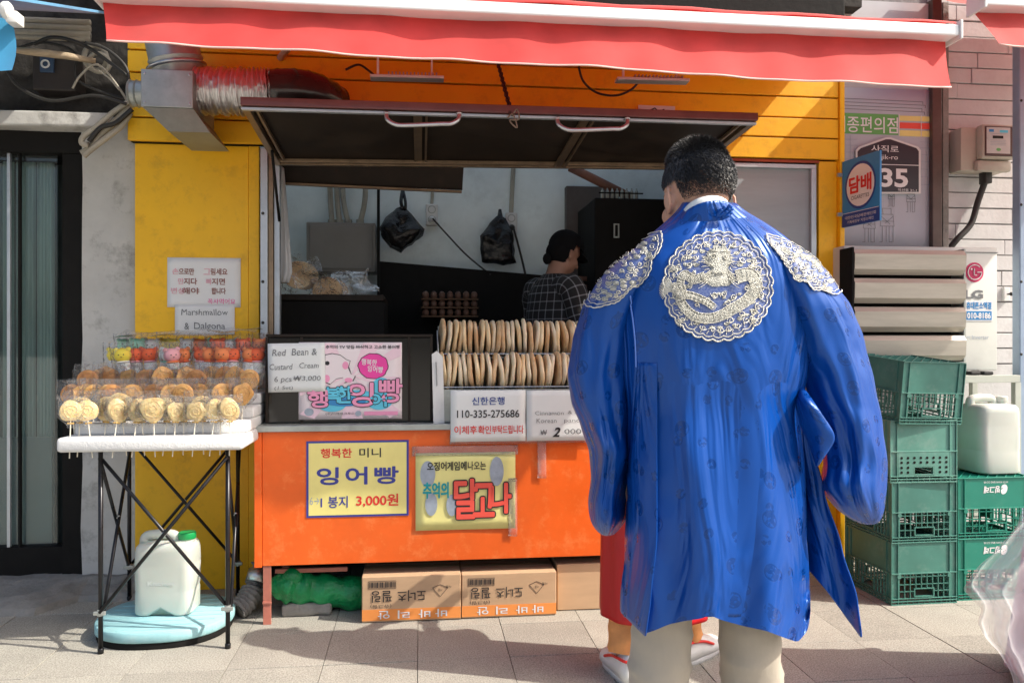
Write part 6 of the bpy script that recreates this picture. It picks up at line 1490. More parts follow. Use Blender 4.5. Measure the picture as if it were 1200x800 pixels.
# right side panel flaring out with a pointed lower corner
rows = []
for j in range(44):
    v = j/43; row = []
    for i in range(19):
        u = i/18; bot = 664+(748-664)*u**1.3; py = 455+(bot-455)*v
        Lx = interp([(455, 922), (510, 927), (600, 934), (664, 944), (748, 944)], py)[0]; Rx = interp([(455, 931), (510, 946), (573, 964), (640, 986), (702, 1004), (749, 1009)], py)[0]
        row.append(C(Lx+(Rx-Lx)*u, py, 1.90+.05*math.sin(u*3.0)*v-.10*u*v+.03*math.sin(u*7+v*2)*v))
    rows.append(row)
cloth_obj('side_panel', rows, False, man, 0, amp=.006, seed=4.7)
# sleeves
SL = [(280, 764, 792, 1.87, .05), (288, 752, 790, 1.87, .075), (296, 741, 787, 1.87, .09), (306, 727, 782, 1.872, .1), (320, 710, 776, 1.875, .108), (336, 696, 768, 1.88, .115), (360, 682, 757, 1.89, .115), (400, 671, 746, 1.90, .11), (440, 664, 741, 1.915, .115), (470, 668, 739, 1.925, .12), (500, 681, 738, 1.935, .12), (530, 692, 743, 1.94, .14), (560, 695, 736, 1.945, .12), (590, 691, 735, 1.945, .12), (608, 693, 735, 1.945, .12), (620, 699, 727, 1.945, .09), (627, 707, 720, 1.945, .05)]
SR = [(270, 878, 902, 1.87, .05), (278, 880, 916, 1.87, .07), (288, 884, 932, 1.87, .09), (300, 889, 950, 1.87, .1), (315, 896, 966, 1.87, .11), (334, 903, 980, 1.872, .12), (360, 910, 998, 1.876, .122), (400, 924, 1012, 1.885, .11), (450, 944, 1026, 1.90, .11), (500, 963, 1036, 1.91, .11), (540, 967, 1040, 1.915, .11), (570, 961, 1040, 1.92, .13), (592, 978, 1038, 1.92, .11), (606, 996, 1034, 1.92, .08), (613, 1010, 1028, 1.92, .045)]
def sf(seed, k0):
    def f(a, py):
        w = min(1, max(.15, (py-300)/160)); return w*(.09*math.sin(a*3+py*.014+seed)+.07*(1-abs(math.sin(a*3.5-py*.012+seed*2)))**2+.05*math.sin(py*.075+a*3+seed)*(1 if py > 470 else .25)+.04*math.sin(a*11+py*.02))
    return f
sleeves = []
for TBL, seed in ((SL, 1.3), (SR, 3.9)):
    rows = []; y0, y1_ = TBL[0][0], TBL[-1][0]
    for k in range(46):
        py = y0+(y1_-y0)*k/45; rows.append(ring_px(py, *interp(TBL, py), n=56, fold=sf(seed, 0), e=2.))
    # close both ends with small rings
    for rws, at in ((rows, 0), (rows, -1)):
        r = rws[at]; c = sum((Vector(p) for p in r), Vector())/len(r); small = [c+(Vector(p)-c)*.12 for p in r]
        if at == 0: rows.insert(0, small)
        else: rows.append(small)
    sleeves.append(cloth_obj('sleeve', rows, True, man, 0, amp=.007, seed=seed*3, fr=(9, 9, 4)))
# turned cuff corner of the right sleeve
tri = [(927, 452), (935, 455), (980, 513), (957, 546), (942, 512)]
bm = BM()
rows = []
for j in range(13):
    v = j/12; a_ = Vector((926, 445)).lerp(Vector((943, 520)), v) if v < .8 else Vector((943, 505)).lerp(Vector((956, 545)), (v-.8)/.2)
    b_ = Vector((932, 440)).lerp(Vector((981, 513)), min(1, v/.72)) if v <= .72 else Vector((981, 513)).lerp(Vector((958, 546)), (v-.72)/.28)
    rows.append([C(a_.x+(b_.x-a_.x)*i/8, a_.y+(b_.y-a_.y)*i/8, 1.745-.02*math.sin(i/8*2.6)*(1 if v < .72 else .6)+.12*max(0, 1-v*3)+.05*(1-i/8)**2+(.0 if v < .72 else .05*(v-.72))) for i in range(9)])
cloth_obj('cuff_fold', rows, False, man, 0, amp=.003, seed=6.6)
# piping on the left armhole, dark seam
# collars
m_collar = mat('white collar cloth', (.74,.76,.74), .7, var=.05)
def collar(tab, name, m_, hd, n=40, tp=False):
    rows = []
    for (lx, ly, rx, ry, dc, h_) in tab:
        row = []
        for k in range(n+1):
            a = math.pi*(-.12+1.24*k/n); c = -math.cos(a); s = math.sin(a)
            row.append(C((lx+rx)/2+(rx-lx)/2*c, ly+(ry-ly)*(c+1)/2-(h_ if s > 0 else 0)*max(0, s)**.8, dc-hd*s))
        rows.append(row)
    return cloth_obj(name, rows, False, man, 0, material=m_, amp=.0015, thick=.002)
collar([(797, 262, 856, 250, 1.86, 26), (795, 270, 858, 258, 1.86, 18)], 'white_collar', m_collar, .07)
collar([(794, 270, 864, 256, 1.86, 27), (788, 276, 870, 258, 1.862, 24), (776, 284, 884, 264, 1.865, 18), (768, 290, 898, 268, 1.868, 14)], 'robe_collar', m_silk, .084)
kb = BM()
for dx, dy in ((0,0), (5,2), (2,5), (-4,3), (6,-2)):
    tube(kb, smooth_path([C(848+dx, 243+dy, 1.775), C(852+dx, 247+dy, 1.765), C(845+dx, 250+dy, 1.768), C(850+dx, 242+dy, 1.762)], 4), .0042, 8)
obj('knot', kb, m_silk, man, smooth=True)
# trousers and shoes
bm = BM(); leg_cloth(bm, J['hip_l'], J['kn_l'], (-.125, 0, .10), .076, .067, .064, 1, .016); obj('trouser_leg', bm, m_beige, man, smooth=True, local=True)
bm = BM(); leg_cloth(bm, J['hip_r'], J['kn_r'], (.115, 0, .10), .076, .067, .064, 5, .016); obj('trouser_leg', bm, m_beige, man, smooth=True, local=True)
for s in ('an_l', 'an_r'):
    bm = BM(); shoe(bm, (J[s][0], 0, 0)); obj('shoe', bm, m_rubber, man, smooth=True, local=True)

# ---------------------------------------------------------------- silver embroidery, laid on the robe surface
bpy.context.view_layer.update()
dg = bpy.context.evaluated_depsgraph_get()
def bvh_of(objs):
    V_, F_ = [], []
    for o in objs:
        e = o.evaluated_get(dg); m_ = e.to_mesh(); b0 = len(V_); mw = o.matrix_world if False else (man.matrix_basis @ o.matrix_basis)
        V_ += [mw @ v.co for v in m_.vertices]; F_ += [tuple(b0+i for i in p.vertices) for p in m_.polygons]; e.to_mesh_clear()
    return BVHTree.FromPolygons(V_, F_)
tree = bvh_of([torso]+sleeves)
CAM = Vector((0, 0, H))
def hit(px, py, off):
    d = (C(px, py, 1)-CAM).normalized(); h = tree.ray_cast(CAM, d)
    if h[0] is None: return None
    nn = h[1] if h[1].dot(d) < 0 else -h[1]
    return h[0]+nn*off
m_sil = mat('silver thread embroidery', (.62,.6,.5), .42, metal=.35, var=.2, scale=60, bump=.6, bscale=320, mult=(.84,.83,.76))
m_sil2 = mat('grey silver thread', (.4,.42,.4), .45, metal=.35, var=.3, scale=90, bump=.8, bscale=400, mult=(.62,.62,.56))
def patch(name, outline, off, m_, parent, step=2.5):
    """cloth applique: fine grid inside a px outline, draped over the robe"""
    xs = [p[0] for p in outline]; ys = [p[1] for p in outline]; bm = BM(); cx = sum(xs)/len(xs); cy = sum(ys)/len(ys); n = len(outline); K = max(4, int(max(max(xs)-min(xs), max(ys)-min(ys))/2/step)); rings = []
    for k in range(K+1):
        f = k/K; r = []
        for x, y in outline:
            p = hit(cx+(x-cx)*f, cy+(y-cy)*f, off); r.append(bm.verts.new(p) if p else None)
        rings.append(r)
    for a, b in zip(rings, rings[1:]):
        for i in range(n):
            j = (i+1) % n; q = [a[i], a[j], b[j], b[i]]
            if all(q) : 
                ls = [(q[t].co-q[(t+1) % 4].co).length for t in range(4)]
                if max(ls) < .05:
                    try: bm.faces.new(q)
                    except ValueError: pass
    bmesh.ops.remove_doubles(bm, verts=bm.verts[:], dist=.00005)
    return obj(name, bm, m_, parent, smooth=True)
def ribbon(bm, pts, wd, off=.0035, taper=False):
    """raised embroidered cord following px points"""
    q = [hit(x, y, off) for x, y in pts]; n = len(q)
    for i in range(n-1):
        if q[i] is None or q[i+1] is None or (q[i]-q[i+1]).length > .03: q[i] = None if q[i] is None else q[i]
    seg = [];
    def flush(s):
        if len(s) >= 3: tube(bm, [a for a, _ in s], wd, 5, rs=[wd*(math.sin(math.pi*min(1, max(.08, t)))**.5 if taper else 1) for _, t in s])
    for i, p in enumerate(q):
        if p is None or (seg and (p-seg[-1][0]).length > .02): flush(seg); seg = []
        if p is not None and (not seg or (p-seg[-1][0]).length > .0006): seg.append((p, i/n))
    flush(seg)
bm = BM(); ribbon(bm, [(p.x, p.y) for p in smooth_path([Vector((738, 346, 0)), Vector((742, 372, 0)), Vector((745, 400, 0)), Vector((746, 430, 0))], 10)], .002, .002); obj('seam_piping', bm, mat('light blue piping', (.12,.25,.7), .4), man, smooth=True)
rz = random.Random(12)
def scallop(cx, cy, r, lobes, dep, n=200, sy=1.): return [(cx+(r+dep*abs(math.sin(lobes*a/2)))*math.cos(a), cy+(r+dep*abs(math.sin(lobes*a/2)))*math.sin(a)*sy) for a in [2*math.pi*i/n for i in range(n+1)]]
def spiral(cx, cy, r, turns=1.4, ph=0., s=1): return [(cx+r*(1-t*.85)*math.cos(ph+s*turns*6.28*t), cy+r*(1-t*.85)*math.sin(ph+s*turns*6.28*t)) for t in [i/22 for i in range(23)]]
def arc(x0, y0, x1, y1, b, n=12):
    out = []
    for i in range(n+1):
        t = i/n; dx, dy = x1-x0, y1-y0; o = b*4*t*(1-t); l = math.hypot(dx, dy) or 1; out.append((x0+dx*t-dy/l*o, y0+dy*t+dx/l*o))
    return out
cx, cy = 841, 336
badge = patch('back_roundel', scallop(cx, cy, 61, 30, 2.4, 150)[:-1], .0022, mat('roundel ground silk', (.006,.05,.3), .4, var=.1, scale=210, mult=(.2,.25,.42)), man)
bm = BM()
ribbon(bm, scallop(cx, cy, 61.5, 30, 2.6, 420), .0017, .004); ribbon(bm, scallop(cx, cy, 57.5, 30, 2.2, 420), .0011, .004)
obj('rim_cord', bm, m_sil, badge)
# dragon: head, mane, two-armed body coil, tail
bm = BM()
def blob(bm, cx_, cy_, rx, ry, off, lump=.0, rag=.0, n=26): 
    o = [(cx_+rx*(1+rag*math.sin(7*a))*math.cos(a), cy_+ry*(1+rag*math.sin(7*a+1))*math.sin(a)) for a in [2*math.pi*i/n for i in range(n)]]; K = 5; rings = []
    for k in range(K+1):
        f = k/K; rings.append([hit(cx_+(x-cx_)*f, cy_+(y-cy_)*f, off+lump*(1-f*f)) for x, y in o])
    vr = [[bm.verts.new(p) if p else None for p in r] for r in rings]
    for a, b in zip(vr, vr[1:]):
        for i in range(n):
            j = (i+1) % n; q = [a[i], a[j], b[j], b[i]]
            if all(q): bm.faces.new(q)
blob(bm, 842, 304, 15, 15, .0035, .004, .05); blob(bm, 843, 318, 11, 8, .004, .005, .05); blob(bm, 842, 327, 20, 9, .0035, .003, .08)
obj('dragon_head', bm, m_sil2, badge, smooth=True)
bm = BM()
for s in (-1, 1):
    ribbon(bm, spiral(842+s*7, 302, 3.4, 1.2, 0, s), .0011, .008); ribbon(bm, arc(842+s*2, 296, 842+s*13, 288, 3*s), .0012, .007)
    for k in range(5): ribbon(bm, arc(842+s*10, 316+k*2, 842+s*(20+k), 322+k*4, 2*s), .0009, .006, True)
    ribbon(bm, arc(842+s*5, 315, 842+s*24, 308, -3*s), .001, .006)
for k in range(30):
    a = math.pi*(.0+k/15); ribbon(bm, arc(842+14*math.cos(a), 308+14*math.sin(a), 842+(20+2*math.sin(k*2.1))*math.cos(a+.12), 308+(19+2*math.sin(k*1.7))*math.sin(a+.12), 1), .0009, .0055, True)
for dx in (-4, 0, 4): ribbon(bm, arc(842+dx-2, 320, 842+dx+2, 320, 1, 5), .0008, .009)
obj('dragon_mane', bm, m_sil, badge)
bm = BM(); bm2 = BM()
coil = smooth_path([Vector((862, 325, 0)), Vector((878, 322, 0)), Vector((885, 335, 0)), Vector((876, 350, 0)), Vector((858, 362, 0)), Vector((838, 372, 0)), Vector((818, 372, 0)), Vector((805, 364, 0)), Vector((797, 350, 0)), Vector((806, 346, 0)), Vector((824, 352, 0)), Vector((836, 360, 0))], 8)
coil2 = smooth_path([Vector((826, 324, 0)), Vector((812, 328, 0)), Vector((802, 322, 0)), Vector((797, 332, 0)), Vector((800, 342, 0)), Vector((796, 345, 0)), Vector((791, 340, 0)), Vector((790, 334, 0))], 8)
def band(bm, path, w0, w1, off, sc):
    pts = [Vector((p.x, p.y)) for p in path]; n = len(pts); L_ = []; 
    rows = []
    for i, p in enumerate(pts):
        t = (pts[min(i+1, n-1)]-pts[max(i-1, 0)]).normalized(); nn = Vector((-t.y, t.x)); w = w0+(w1-w0)*i/n
        rows.append([hit(p.x+nn.x*w*s, p.y+nn.y*w*s, off+.0014*(1-s*s)) for s in (-1, -.6, -.2, .2, .6, 1)])
        if i % 2 == 0:
            for s in (-.5, .1, .6):
                a = math.atan2(t.y, t.x); ribbon(sc, [(p.x+nn.x*w*s+1.9*math.cos(a+b), p.y+nn.y*w*s+1.9*math.sin(a+b)) for b in (-1.5, -.9, -.3, .3, .9, 1.5)], .00055, off+.0035)
    vr = [[bm.verts.new(p) if p else None for p in r] for r in rows]
    for a, b in zip(vr, vr[1:]):
        for i in range(5):
            q = [a[i], a[i+1], b[i+1], b[i]]
            if all(q): bm.faces.new(q)
    for s in (-1, 1):
        e = []
        for i, p in enumerate(pts):
            t = (pts[min(i+1, n-1)]-pts[max(i-1, 0)]).normalized(); w = (w0+(w1-w0)*i/n)*s; e.append((p.x-t.y*w, p.y+t.x*w))
        ribbon(sc, e, .0011, off+.001)
band(bm, coil, 7.5, 3.5, .0035, bm2); band(bm, coil2, 5, 2.5, .0038, bm2)
obj('dragon_body', bm, m_sil2, badge, smooth=True); obj('dragon_scales', bm2, m_sil, badge)
# claws, flames and cloud curls filling the disc
bm = BM()
for (x, y, a0) in ((800, 375, 2.4), (880, 372, .7), (878, 312, -.5), (792, 318, 3.4)):
    for k in range(4): a = a0+(k-1.5)*.38; ribbon(bm, arc(x, y, x+9*math.cos(a), y+9*math.sin(a), 1.5), .0014, .0045, True)
    ribbon(bm, spiral(x, y, 3, 1, a0), .0012, .0048)
for k in range(15):
    a = 2.2+k*.12; ribbon(bm, arc(790+3*math.cos(a), 338+3*math.sin(a), 790+17*math.cos(a+.25), 340+17*math.sin(a+.25), 2), .0012, .004, True)
for rr_, cnt in ((51, 30), (42, 22), (33, 16), (22, 12), (11, 7)):
    for k in range(cnt):
        a = 2*math.pi*(k+.3*rz.random())/cnt; x, y = cx+rr_*math.cos(a), cy+rr_*math.sin(a)
        if rr_ < 50 and ((x-842)**2+(y-312)**2 < 24**2 or any((x-p.x)**2+(y-p.y)**2 < 64 for p in coil)) or (rr_ < 30 and y < 344): continue
        r0 = rz.uniform(2.8, 4.2); ribbon(bm, spiral(x, y, r0, 1.3, rz.uniform(0, 6), rz.choice((-1, 1))), .00105, .004)
        b = a+math.pi/2; ribbon(bm, arc(x-5*math.cos(b), y-5*math.sin(b), x+5*math.cos(b), y+5*math.sin(b), rz.choice((-2.5, 2.5))), .0013, .004, True)
for k in range(46):
    a = 2*math.pi*k/46; ribbon(bm, arc(cx+53*math.cos(a), cy+53*math.sin(a), cx+57*math.cos(a+.03), cy+57*math.sin(a+.03), .8, 5), .0009, .0038)
obj('cloud_curls', bm, m_sil, badge)['kind'] = 'stuff'
bm = BM()
for k in range(34):
    a = 2*math.pi*k/34+.05; rr_ = 47+2.5*math.sin(k*2.4); x, y = cx+rr_*math.cos(a), cy+rr_*math.sin(a); blob(bm, x, y, 3.6, 2.2, .003, .001, .12, 10)
for k in range(16):
    a = 2*math.pi*k/16; rr_ = 36; x, y = cx+rr_*math.cos(a), cy+rr_*math.sin(a)
    if y < cy+5: blob(bm, x, y, 4.2, 2.4, .003, .001, .15, 10)
for k in range(9): blob(bm, 818+k*6, 348+4*math.sin(k*1.3), 2.6, 1.8, .003, .001, .1, 8)
obj('cloud_fill', bm, m_sil2, badge, smooth=True)['kind'] = 'stuff'
# shoulder roundels
def shoulder(poly_, name, seed):
    r = patch(name, poly_, .0028, bpy.data.materials['roundel ground silk'], man, 4); bm = BM(); P2 = [Vector((*p, 0)) for p in poly_]
    edge = smooth_path(P2+[P2[0]], 10); e2 = []
    for i, p in enumerate(edge):
        c = sum(P2, Vector())/len(P2); d = (p-c).normalized(); e2.append((p.x+d.x*1.2*abs(math.sin(i*.55)), p.y+d.y*1.2*abs(math.sin(i*.55))))
    ribbon(bm, e2, .0015, .0042); c = sum(P2, Vector())/len(P2); ribbon(bm, [(c.x+(x-c.x)*.9, c.y+(y-c.y)*.9) for x, y in e2], .001, .0042)
    xs = [p[0] for p in poly_]; ys = [p[1] for p in poly_]; rs3 = random.Random(seed)
    def inside(x, y):
        ok = False; n = len(poly_)
        for i in range(n):
            (x1, y1_), (x2, y2_) = poly_[i], poly_[(i+1) % n]
            if (y1_ > y) != (y2_ > y) and x < (x2-x1)*(y-y1_)/(y2_-y1_)+x1: ok = not ok
        return ok
    pts_ = []
    for _ in range(900):
        x, y = rs3.uniform(min(xs), max(xs)), rs3.uniform(min(ys), max(ys))
        if inside(x, y) and inside(c.x+(x-c.x)*1.2, c.y+(y-c.y)*1.2) and all((x-a)**2+(y-b)**2 > 30 for a, b in pts_): pts_.append((x, y))
    bf = BM()
    for i, (x, y) in enumerate(pts_):
        if i % 3 == 0: blob(bf, x, y, 4, 3, .0036, .001, .12, 10)
        else: ribbon(bm, spiral(x, y, rs3.uniform(2.4, 3.6), 1.3, rs3.uniform(0, 6), rs3.choice((-1, 1))), .0011, .0045)
        ribbon(bm, arc(x-3.5, y+3, x+3.5, y+2, rs3.choice((-2, 2))), .0011, .0045, True)
    obj('curl_embroidery', bm, m_sil, r); obj('cloud_fill', bf, m_sil2, r, smooth=True)['kind'] = 'stuff'
    bd_ = BM(); sc = BM(); 
    return r, bm
shoulder([(775, 273), (762, 276), (745, 284), (728, 295), (713, 307), (702, 320), (694, 334), (688, 348), (688, 357), (700, 360), (714, 356), (724, 352), (733, 344), (740, 336), (752, 332), (762, 318), (764, 306), (772, 296), (776, 284)], 'shoulder_roundel', 4)
shoulder([(898, 276), (912, 280), (928, 287), (944, 297), (958, 308), (970, 320), (980, 333), (984, 341), (976, 345), (962, 340), (952, 339), (944, 330), (934, 328), (926, 316), (916, 304), (906, 292), (899, 283)], 'shoulder_roundel', 8)

# ---------------------------------------------------------------- person in red behind him
f2_ = C(775, 795, F*H/395)
lady = thing('person', 'person in a red robe, orange trousers and white sneakers hidden behind the blue robe', 'person', (C(766, 400, 3.08).x, C(766, 400, 3.08).y, 0), -YAW)
J2 = joints(1.62, 'bent', 0, .16); J2['an_l'] = (-.12, -.07, .085); J2['an_r'] = (.16, .1, .085); J2['kn_l'] = (-.1, 0, .46); J2['kn_r'] = (.1, .06, .46)
make_body(lady, J2, .008, m_skin)
m_redc = mat('red satin cloth', (.5,.003,.008), .5, var=.15, scale=4, bump=.6, bscale=9, stretch=(1,1,.25))
def tube_cloth(name, tab, m_, parent, n=48, f=.03, seed=0.):
    rows = []
    z0, z1 = tab[0][0], tab[-1][0]
    for k in range(40):
        z = z0+(z1-z0)*k/39; y_ = -z; 
        for a, b in zip(tab, tab[1:]):
            if a[0] >= z >= b[0]: t = (a[0]-z)/(a[0]-b[0]); w, d, ox, oy = [p+(q-p)*t for p, q in zip(a[1:], b[1:])]; break
        fo = f*min(1, (z0-z)/max(.1, (z0-z1)*.6)); rows.append([parent.matrix_basis @ Vector((ox+w*math.cos(a)*(1+fo*math.sin(a*11+seed+z)), oy+d*math.sin(a)*(1+fo*math.sin(a*11+seed+z)), z)) for a in [2*math.pi*i/n for i in range(n)]])
    return cloth_obj(name, rows, True, parent, 0, material=m_, amp=.005, seed=seed)
tube_cloth('robe', [(1.42, .06, .06, 0, 0), (1.36, .15, .12, 0, -.01), (1.3, .185, .16, 0, -.01), (1.0, .20, .175, 0, -.01), (.6, .205, .18, 0, 0), (.235, .21, .19, 0, 0)], m_redc, lady, seed=2.)
for s in (-1, 1): tube_cloth('sleeve', [(1.37, .05, .06, .14*s, 0), (1.3, .08, .08, .18*s, 0), (1.1, .07, .11, .17*s, .05), (.85, .08, .15, .13*s, .12), (.8, .04, .1, .13*s, .12)], m_redc, lady, 24, .04, s*3.)
m_or = mat('orange trouser cloth', (.7,.3,.1), .7, var=.25, scale=10, bump=.3, bscale=40)
for an, kn in (('an_l', 'kn_l'), ('an_r', 'kn_r')):
    bm = BM(); a = Vector(J2[an]); leg_cloth(bm, (J2[kn][0]*.9, 0, .8), J2[kn], a+Vector((0,-.005,.02)), .09, .075, .055, 4, .02); obj('trouser_leg', bm, m_or, lady, smooth=True, local=True)
    bm = BM(); rz_ = .25 if an == 'an_l' else -.8; shoe(bm, (a.x, a.y-.01, .014), rot=rz_); sh = obj('sneaker', bm, mat('white sneaker leather', (.75,.75,.73), .45, var=.05) if 'white sneaker leather' not in bpy.data.materials else bpy.data.materials['white sneaker leather'], lady, smooth=True, local=True)
    bm = BM(); sole(bm, (a.x, a.y-.01, 0), rz_); obj('sole', bm, m_wprint, sh, smooth=True, local=True)
    bm = BM(); q = Matrix.Rotation(rz_, 3, 'Z'); path = [Vector((a.x, a.y-.01, 0))+q @ Vector(p) for p in ((-.047,.1,.06), (-.044,.04,.085), (-.043,-.02,.098), (-.03,-.07,.1), (0,-.082,.1), (.03,-.07,.1), (.043,-.02,.098), (.044,.04,.085), (.047,.1,.06))]
    tube(bm, smooth_path(path, 4), .0055, 8); obj('trim', bm, m_red, sh, smooth=True, local=True)
bm = BM(); hc2 = Vector(J2['head']); sphere(bm, hc2+Vector((0,-.02,.035)), .1, .98, 1.12, 1.02, 24)
for w in [w for w in bm.verts if w.co.y-hc2.y > .05 and w.co.z < hc2.z+.05]: bm.verts.remove(w)
sphere(bm, hc2+Vector((0,-.11,-.02)), .04, seg=14); obj('hair', bm, m_hair, lady, smooth=True, local=True)

# ---------------------------------------------------------------- vendor inside
vb = C(650, 400, 4.72)
ven = thing('person', 'vendor in a black cap and dark plaid shirt inside the stall, face turned away', 'person', (vb.x, vb.y, .22), -YAW-math.radians(58))
J3 = joints(1.72, 'bent', 0, .19); hz = H+(400-296)/F*4.72-.22
J3 = {k: (v[0], v[1], v[2]*hz/1.635*(1/1.0) if v[2] > .2 else v[2]) for k, v in J3.items()}; J3['head'] = (0, .07, hz-.01)
q3 = Matrix.Rotation(math.radians(-24), 3, 'X')
make_body(ven, J3, .009, mat('vendor skin', (.3,.16,.11), .55, var=.1), q3)
def plaid():
    m = bpy.data.materials.new('dark plaid flannel'); m.use_nodes = True; nt = m.node_tree; L = nt.links; b = nt.nodes['Principled BSDF']; uv = _n(nt, 'ShaderNodeUVMap'); uv.uv_map = 'cloth'
    sx = _n(nt, 'ShaderNodeSeparateXYZ'); L.new(uv.outputs[0], sx.inputs[0]); acc = None
    for ax, sc_ in (('X', 14.), ('Y', 14.)):
        a = _n(nt, 'ShaderNodeMath', operation='MULTIPLY'); a.inputs[1].default_value = sc_*1.4; L.new(sx.outputs[ax], a.inputs[0]); f = _n(nt, 'ShaderNodeMath', operation='FRACT'); L.new(a.outputs[0], f.inputs[0])
        g = _n(nt, 'ShaderNodeMath', operation='LESS_THAN'); g.inputs[1].default_value = .13; L.new(f.outputs[0], g.inputs[0])
        if acc is None: acc = g
        else:
            s = _n(nt, 'ShaderNodeMath', operation='ADD'); L.new(acc.outputs[0], s.inputs[0]); L.new(g.outputs[0], s.inputs[1]); acc = s
    h = _n(nt, 'ShaderNodeMath', operation='MULTIPLY'); h.inputs[1].default_value = .5; L.new(acc.outputs[0], h.inputs[0])
    mx = _n(nt, 'ShaderNodeMixRGB'); L.new(h.outputs[0], mx.inputs[0]); mx.inputs[1].default_value = (.012,.011,.012,1); mx.inputs[2].default_value = (.28,.28,.3,1); L.new(mx.outputs[0], b.inputs['Base Color']); b.inputs['Roughness'].default_value = .9; return m
m_plaid = plaid()
ks = hz/1.635
tube_cloth('shirt', [(1.5*ks, .07, .07, 0, .0), (1.46*ks, .12, .1, 0, 0), (1.4*ks, .205, .125, 0, 0), (1.25*ks, .215, .15, 0, 0), (1.0*ks, .19, .15, 0, 0), (.85*ks, .2, .16, 0, 0)], m_plaid, ven, 40, .015, 1.)
for s, n in ((-1, 'l'), (1, 'r')):
    sh, el, wr = Vector(J3['sh_'+n]), Vector(J3['el_'+n]), Vector(J3['wr_'+n]); path = smooth_path([sh+Vector((-.09*s,0,.005)), sh+Vector((0,0,-.0)), sh.lerp(el, .5), el, el.lerp(wr, .5), wr], 6); fr = frames(path); rows = []
    for i, p in enumerate(path):
        t, u, v = fr[i]; rr_ = .088-.03*i/len(path)+.004*math.sin(i*1.7); rows.append([ven.matrix_basis @ (p+(u*math.cos(a)+v*math.sin(a))*rr_) for a in [2*math.pi*k/24 for k in range(24)]])
    cloth_obj('sleeve', rows, True, ven, 0, material=m_plaid, amp=.004)
h3 = Vector(J3['head']); m_cap = mat('black cap cloth', (.007,.007,.008), .95, var=.3, spec=.1)
bm = BM(); sphere(bm, h3+q3 @ Vector((0,-.005,.05)), .104, .96, 1.1, 1., 28, q3)
for w in [w for w in bm.verts if (lambda l: l.z < (.035 if l.y > 0 else .012))(q3.inverted() @ (w.co-h3))]: bm.verts.remove(w)
obj('cap', bm, m_cap, ven, smooth=True, local=True)
bm = BM(); rings = []
for k in range(9):
    a = math.pi*(.12+.76*k/8); rings.append([h3+q3 @ Vector((.09*math.cos(a), .085*math.sin(a)+.01+dy*math.sin(a), .04+dz)) for dy, dz in ((0,0), (.07,-.014), (.07,-.010), (0,.006))])
loft(bm, rings); obj('cap_brim', bm, m_cap, ven, smooth=True, local=True)
bm = BM(); sphere(bm, h3+q3 @ Vector((0,-.03,.0)), .092, .98, .95, .95, 22, q3); sphere(bm, h3+Vector((0,-.125,-.03)), .026, 1, 1, 1.3, 14)
for w in [w for w in bm.verts if (q3.inverted() @ (w.co-h3)).y > .0]: bm.verts.remove(w)
obj('hair', bm, bpy.data.materials['black cap cloth'], ven, smooth=True, local=True)
bm = BM(); leg_cloth(bm, J3['hip_l'], J3['kn_l'], J3['an_l'], .11, .08, .07); obj('trouser_leg', bm, m_dark, ven, smooth=True, local=True)
bm = BM(); leg_cloth(bm, J3['hip_r'], J3['kn_r'], J3['an_r'], .11, .08, .07); obj('trouser_leg', bm, m_dark, ven, smooth=True, local=True)

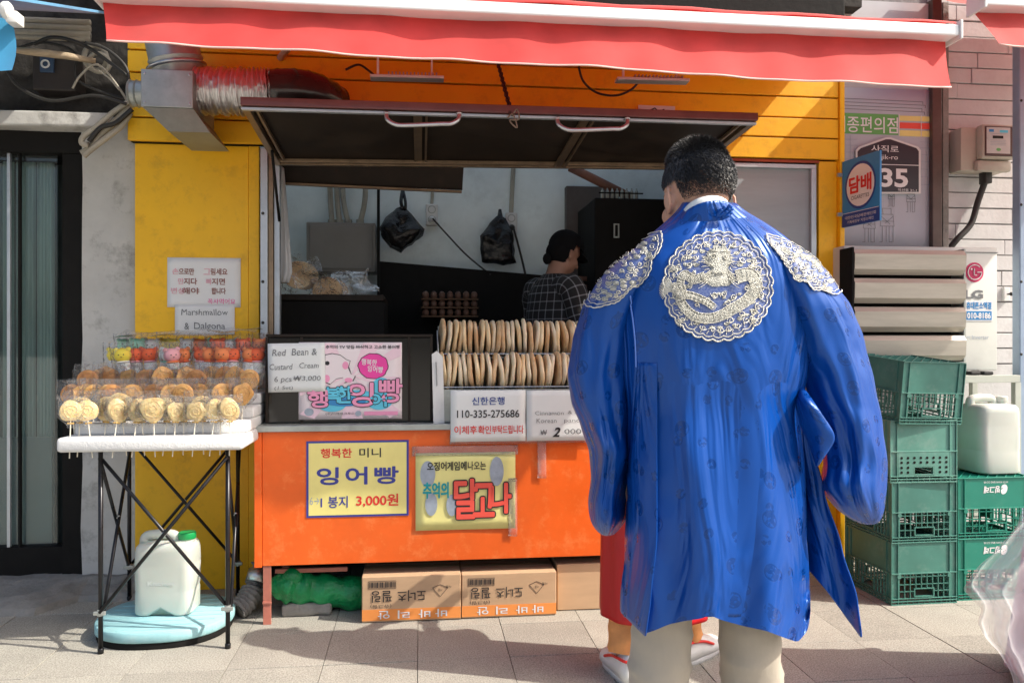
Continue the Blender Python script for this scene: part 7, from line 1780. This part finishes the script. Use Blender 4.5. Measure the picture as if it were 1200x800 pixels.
# ---------------------------------------------------------------- passer-by in a lavender dress at the right edge
pb_ = C(1318, 400, 2.85)
pas = thing('person', 'passer-by in a wide lavender skirt with sheer white overskirt, cut off by the right edge', 'person', (pb_.x, pb_.y, 0), .6)
J4 = joints(1.6, 'down', 0, .16); make_body(pas, J4, .009, m_skin)
m_lav = mat('lavender skirt cloth', (.5,.36,.5), .6, var=.08, scale=3, sheen=.3)
tube_cloth('skirt', [(1.28, .14, .1, 0, 0), (1.15, .17, .14, 0, 0), (.9, .26, .24, 0, 0), (.5, .31, .30, 0, 0), (.06, .37, .36, 0, 0)], m_lav, pas, 64, .03, 5.)
m_sheer = bpy.data.materials.new('sheer white organza'); m_sheer.use_nodes = True; nt = m_sheer.node_tree; b_ = nt.nodes['Principled BSDF']; b_.inputs['Base Color'].default_value = (.85,.83,.88,1); b_.inputs['Alpha'].default_value = .3; b_.inputs['Roughness'].default_value = .5; b_.inputs['Sheen Weight'].default_value = .5
for q_, (dd0, sx, sd) in enumerate(((2.62, 0, 1.), (2.70, 14, 5.))):
    edge = [(600, 1196), (640, 1166), (672, 1140), (690, 1129), (702, 1140), (716, 1151), (735, 1146), (752, 1153), (775, 1172), (800, 1186), (830, 1196)]; rows = []
    for j in range(46):
        py = 560+270*j/45; ex = interp([(560, 1222)]+edge, py)[0]+sx; rows.append([C(ex+(1330-ex)*(i/30)**1.2, py+7*math.sin(i*.5+j*.1+sd), dd0+.05*math.sin(i*.9+j*.12+sd)+.03*math.sin(i*2.1+j*.3)) for i in range(31)])
    cloth_obj('overskirt', rows, False, pas, 0, material=m_sheer, amp=.02, seed=sd, thick=0)
tube_cloth('jacket', [(1.43, .06, .06, 0, 0), (1.37, .15, .1, 0, 0), (1.3, .18, .13, 0, 0), (1.15, .18, .14, 0, 0)], m_collar, pas, 40, .01, 3.)
for s, n in ((-1, 'l'), (1, 'r')):
    sh, el, wr = Vector(J4['sh_'+n]), Vector(J4['el_'+n]), Vector(J4['wr_'+n]); path = smooth_path([sh, el, wr], 8); fr = frames(path); rows = []
    for i, p in enumerate(path):
        t, u, v = fr[i]; rows.append([pas.matrix_basis @ (p+(u*math.cos(a)+v*math.sin(a))*(.07+.02*math.sin(i*.3))) for a in [2*math.pi*k/20 for k in range(20)]])
    cloth_obj('sleeve', rows, True, pas, 0, material=m_collar, amp=.004)
bm = BM(); h4 = Vector(J4['head']); sphere(bm, h4+Vector((0,-.025,.035)), .1, .98, 1.1, 1.02, 24)
for w in [w for w in bm.verts if w.co.y-h4.y > .05 and w.co.z < h4.z+.05]: bm.verts.remove(w)
tube(bm, smooth_path([h4+Vector((0,-.1,-.02)), h4+Vector((0,-.13,-.2)), h4+Vector((0,-.13,-.42))]), .028, 12, rs=None); obj('hair', bm, m_hair, pas, smooth=True, local=True)
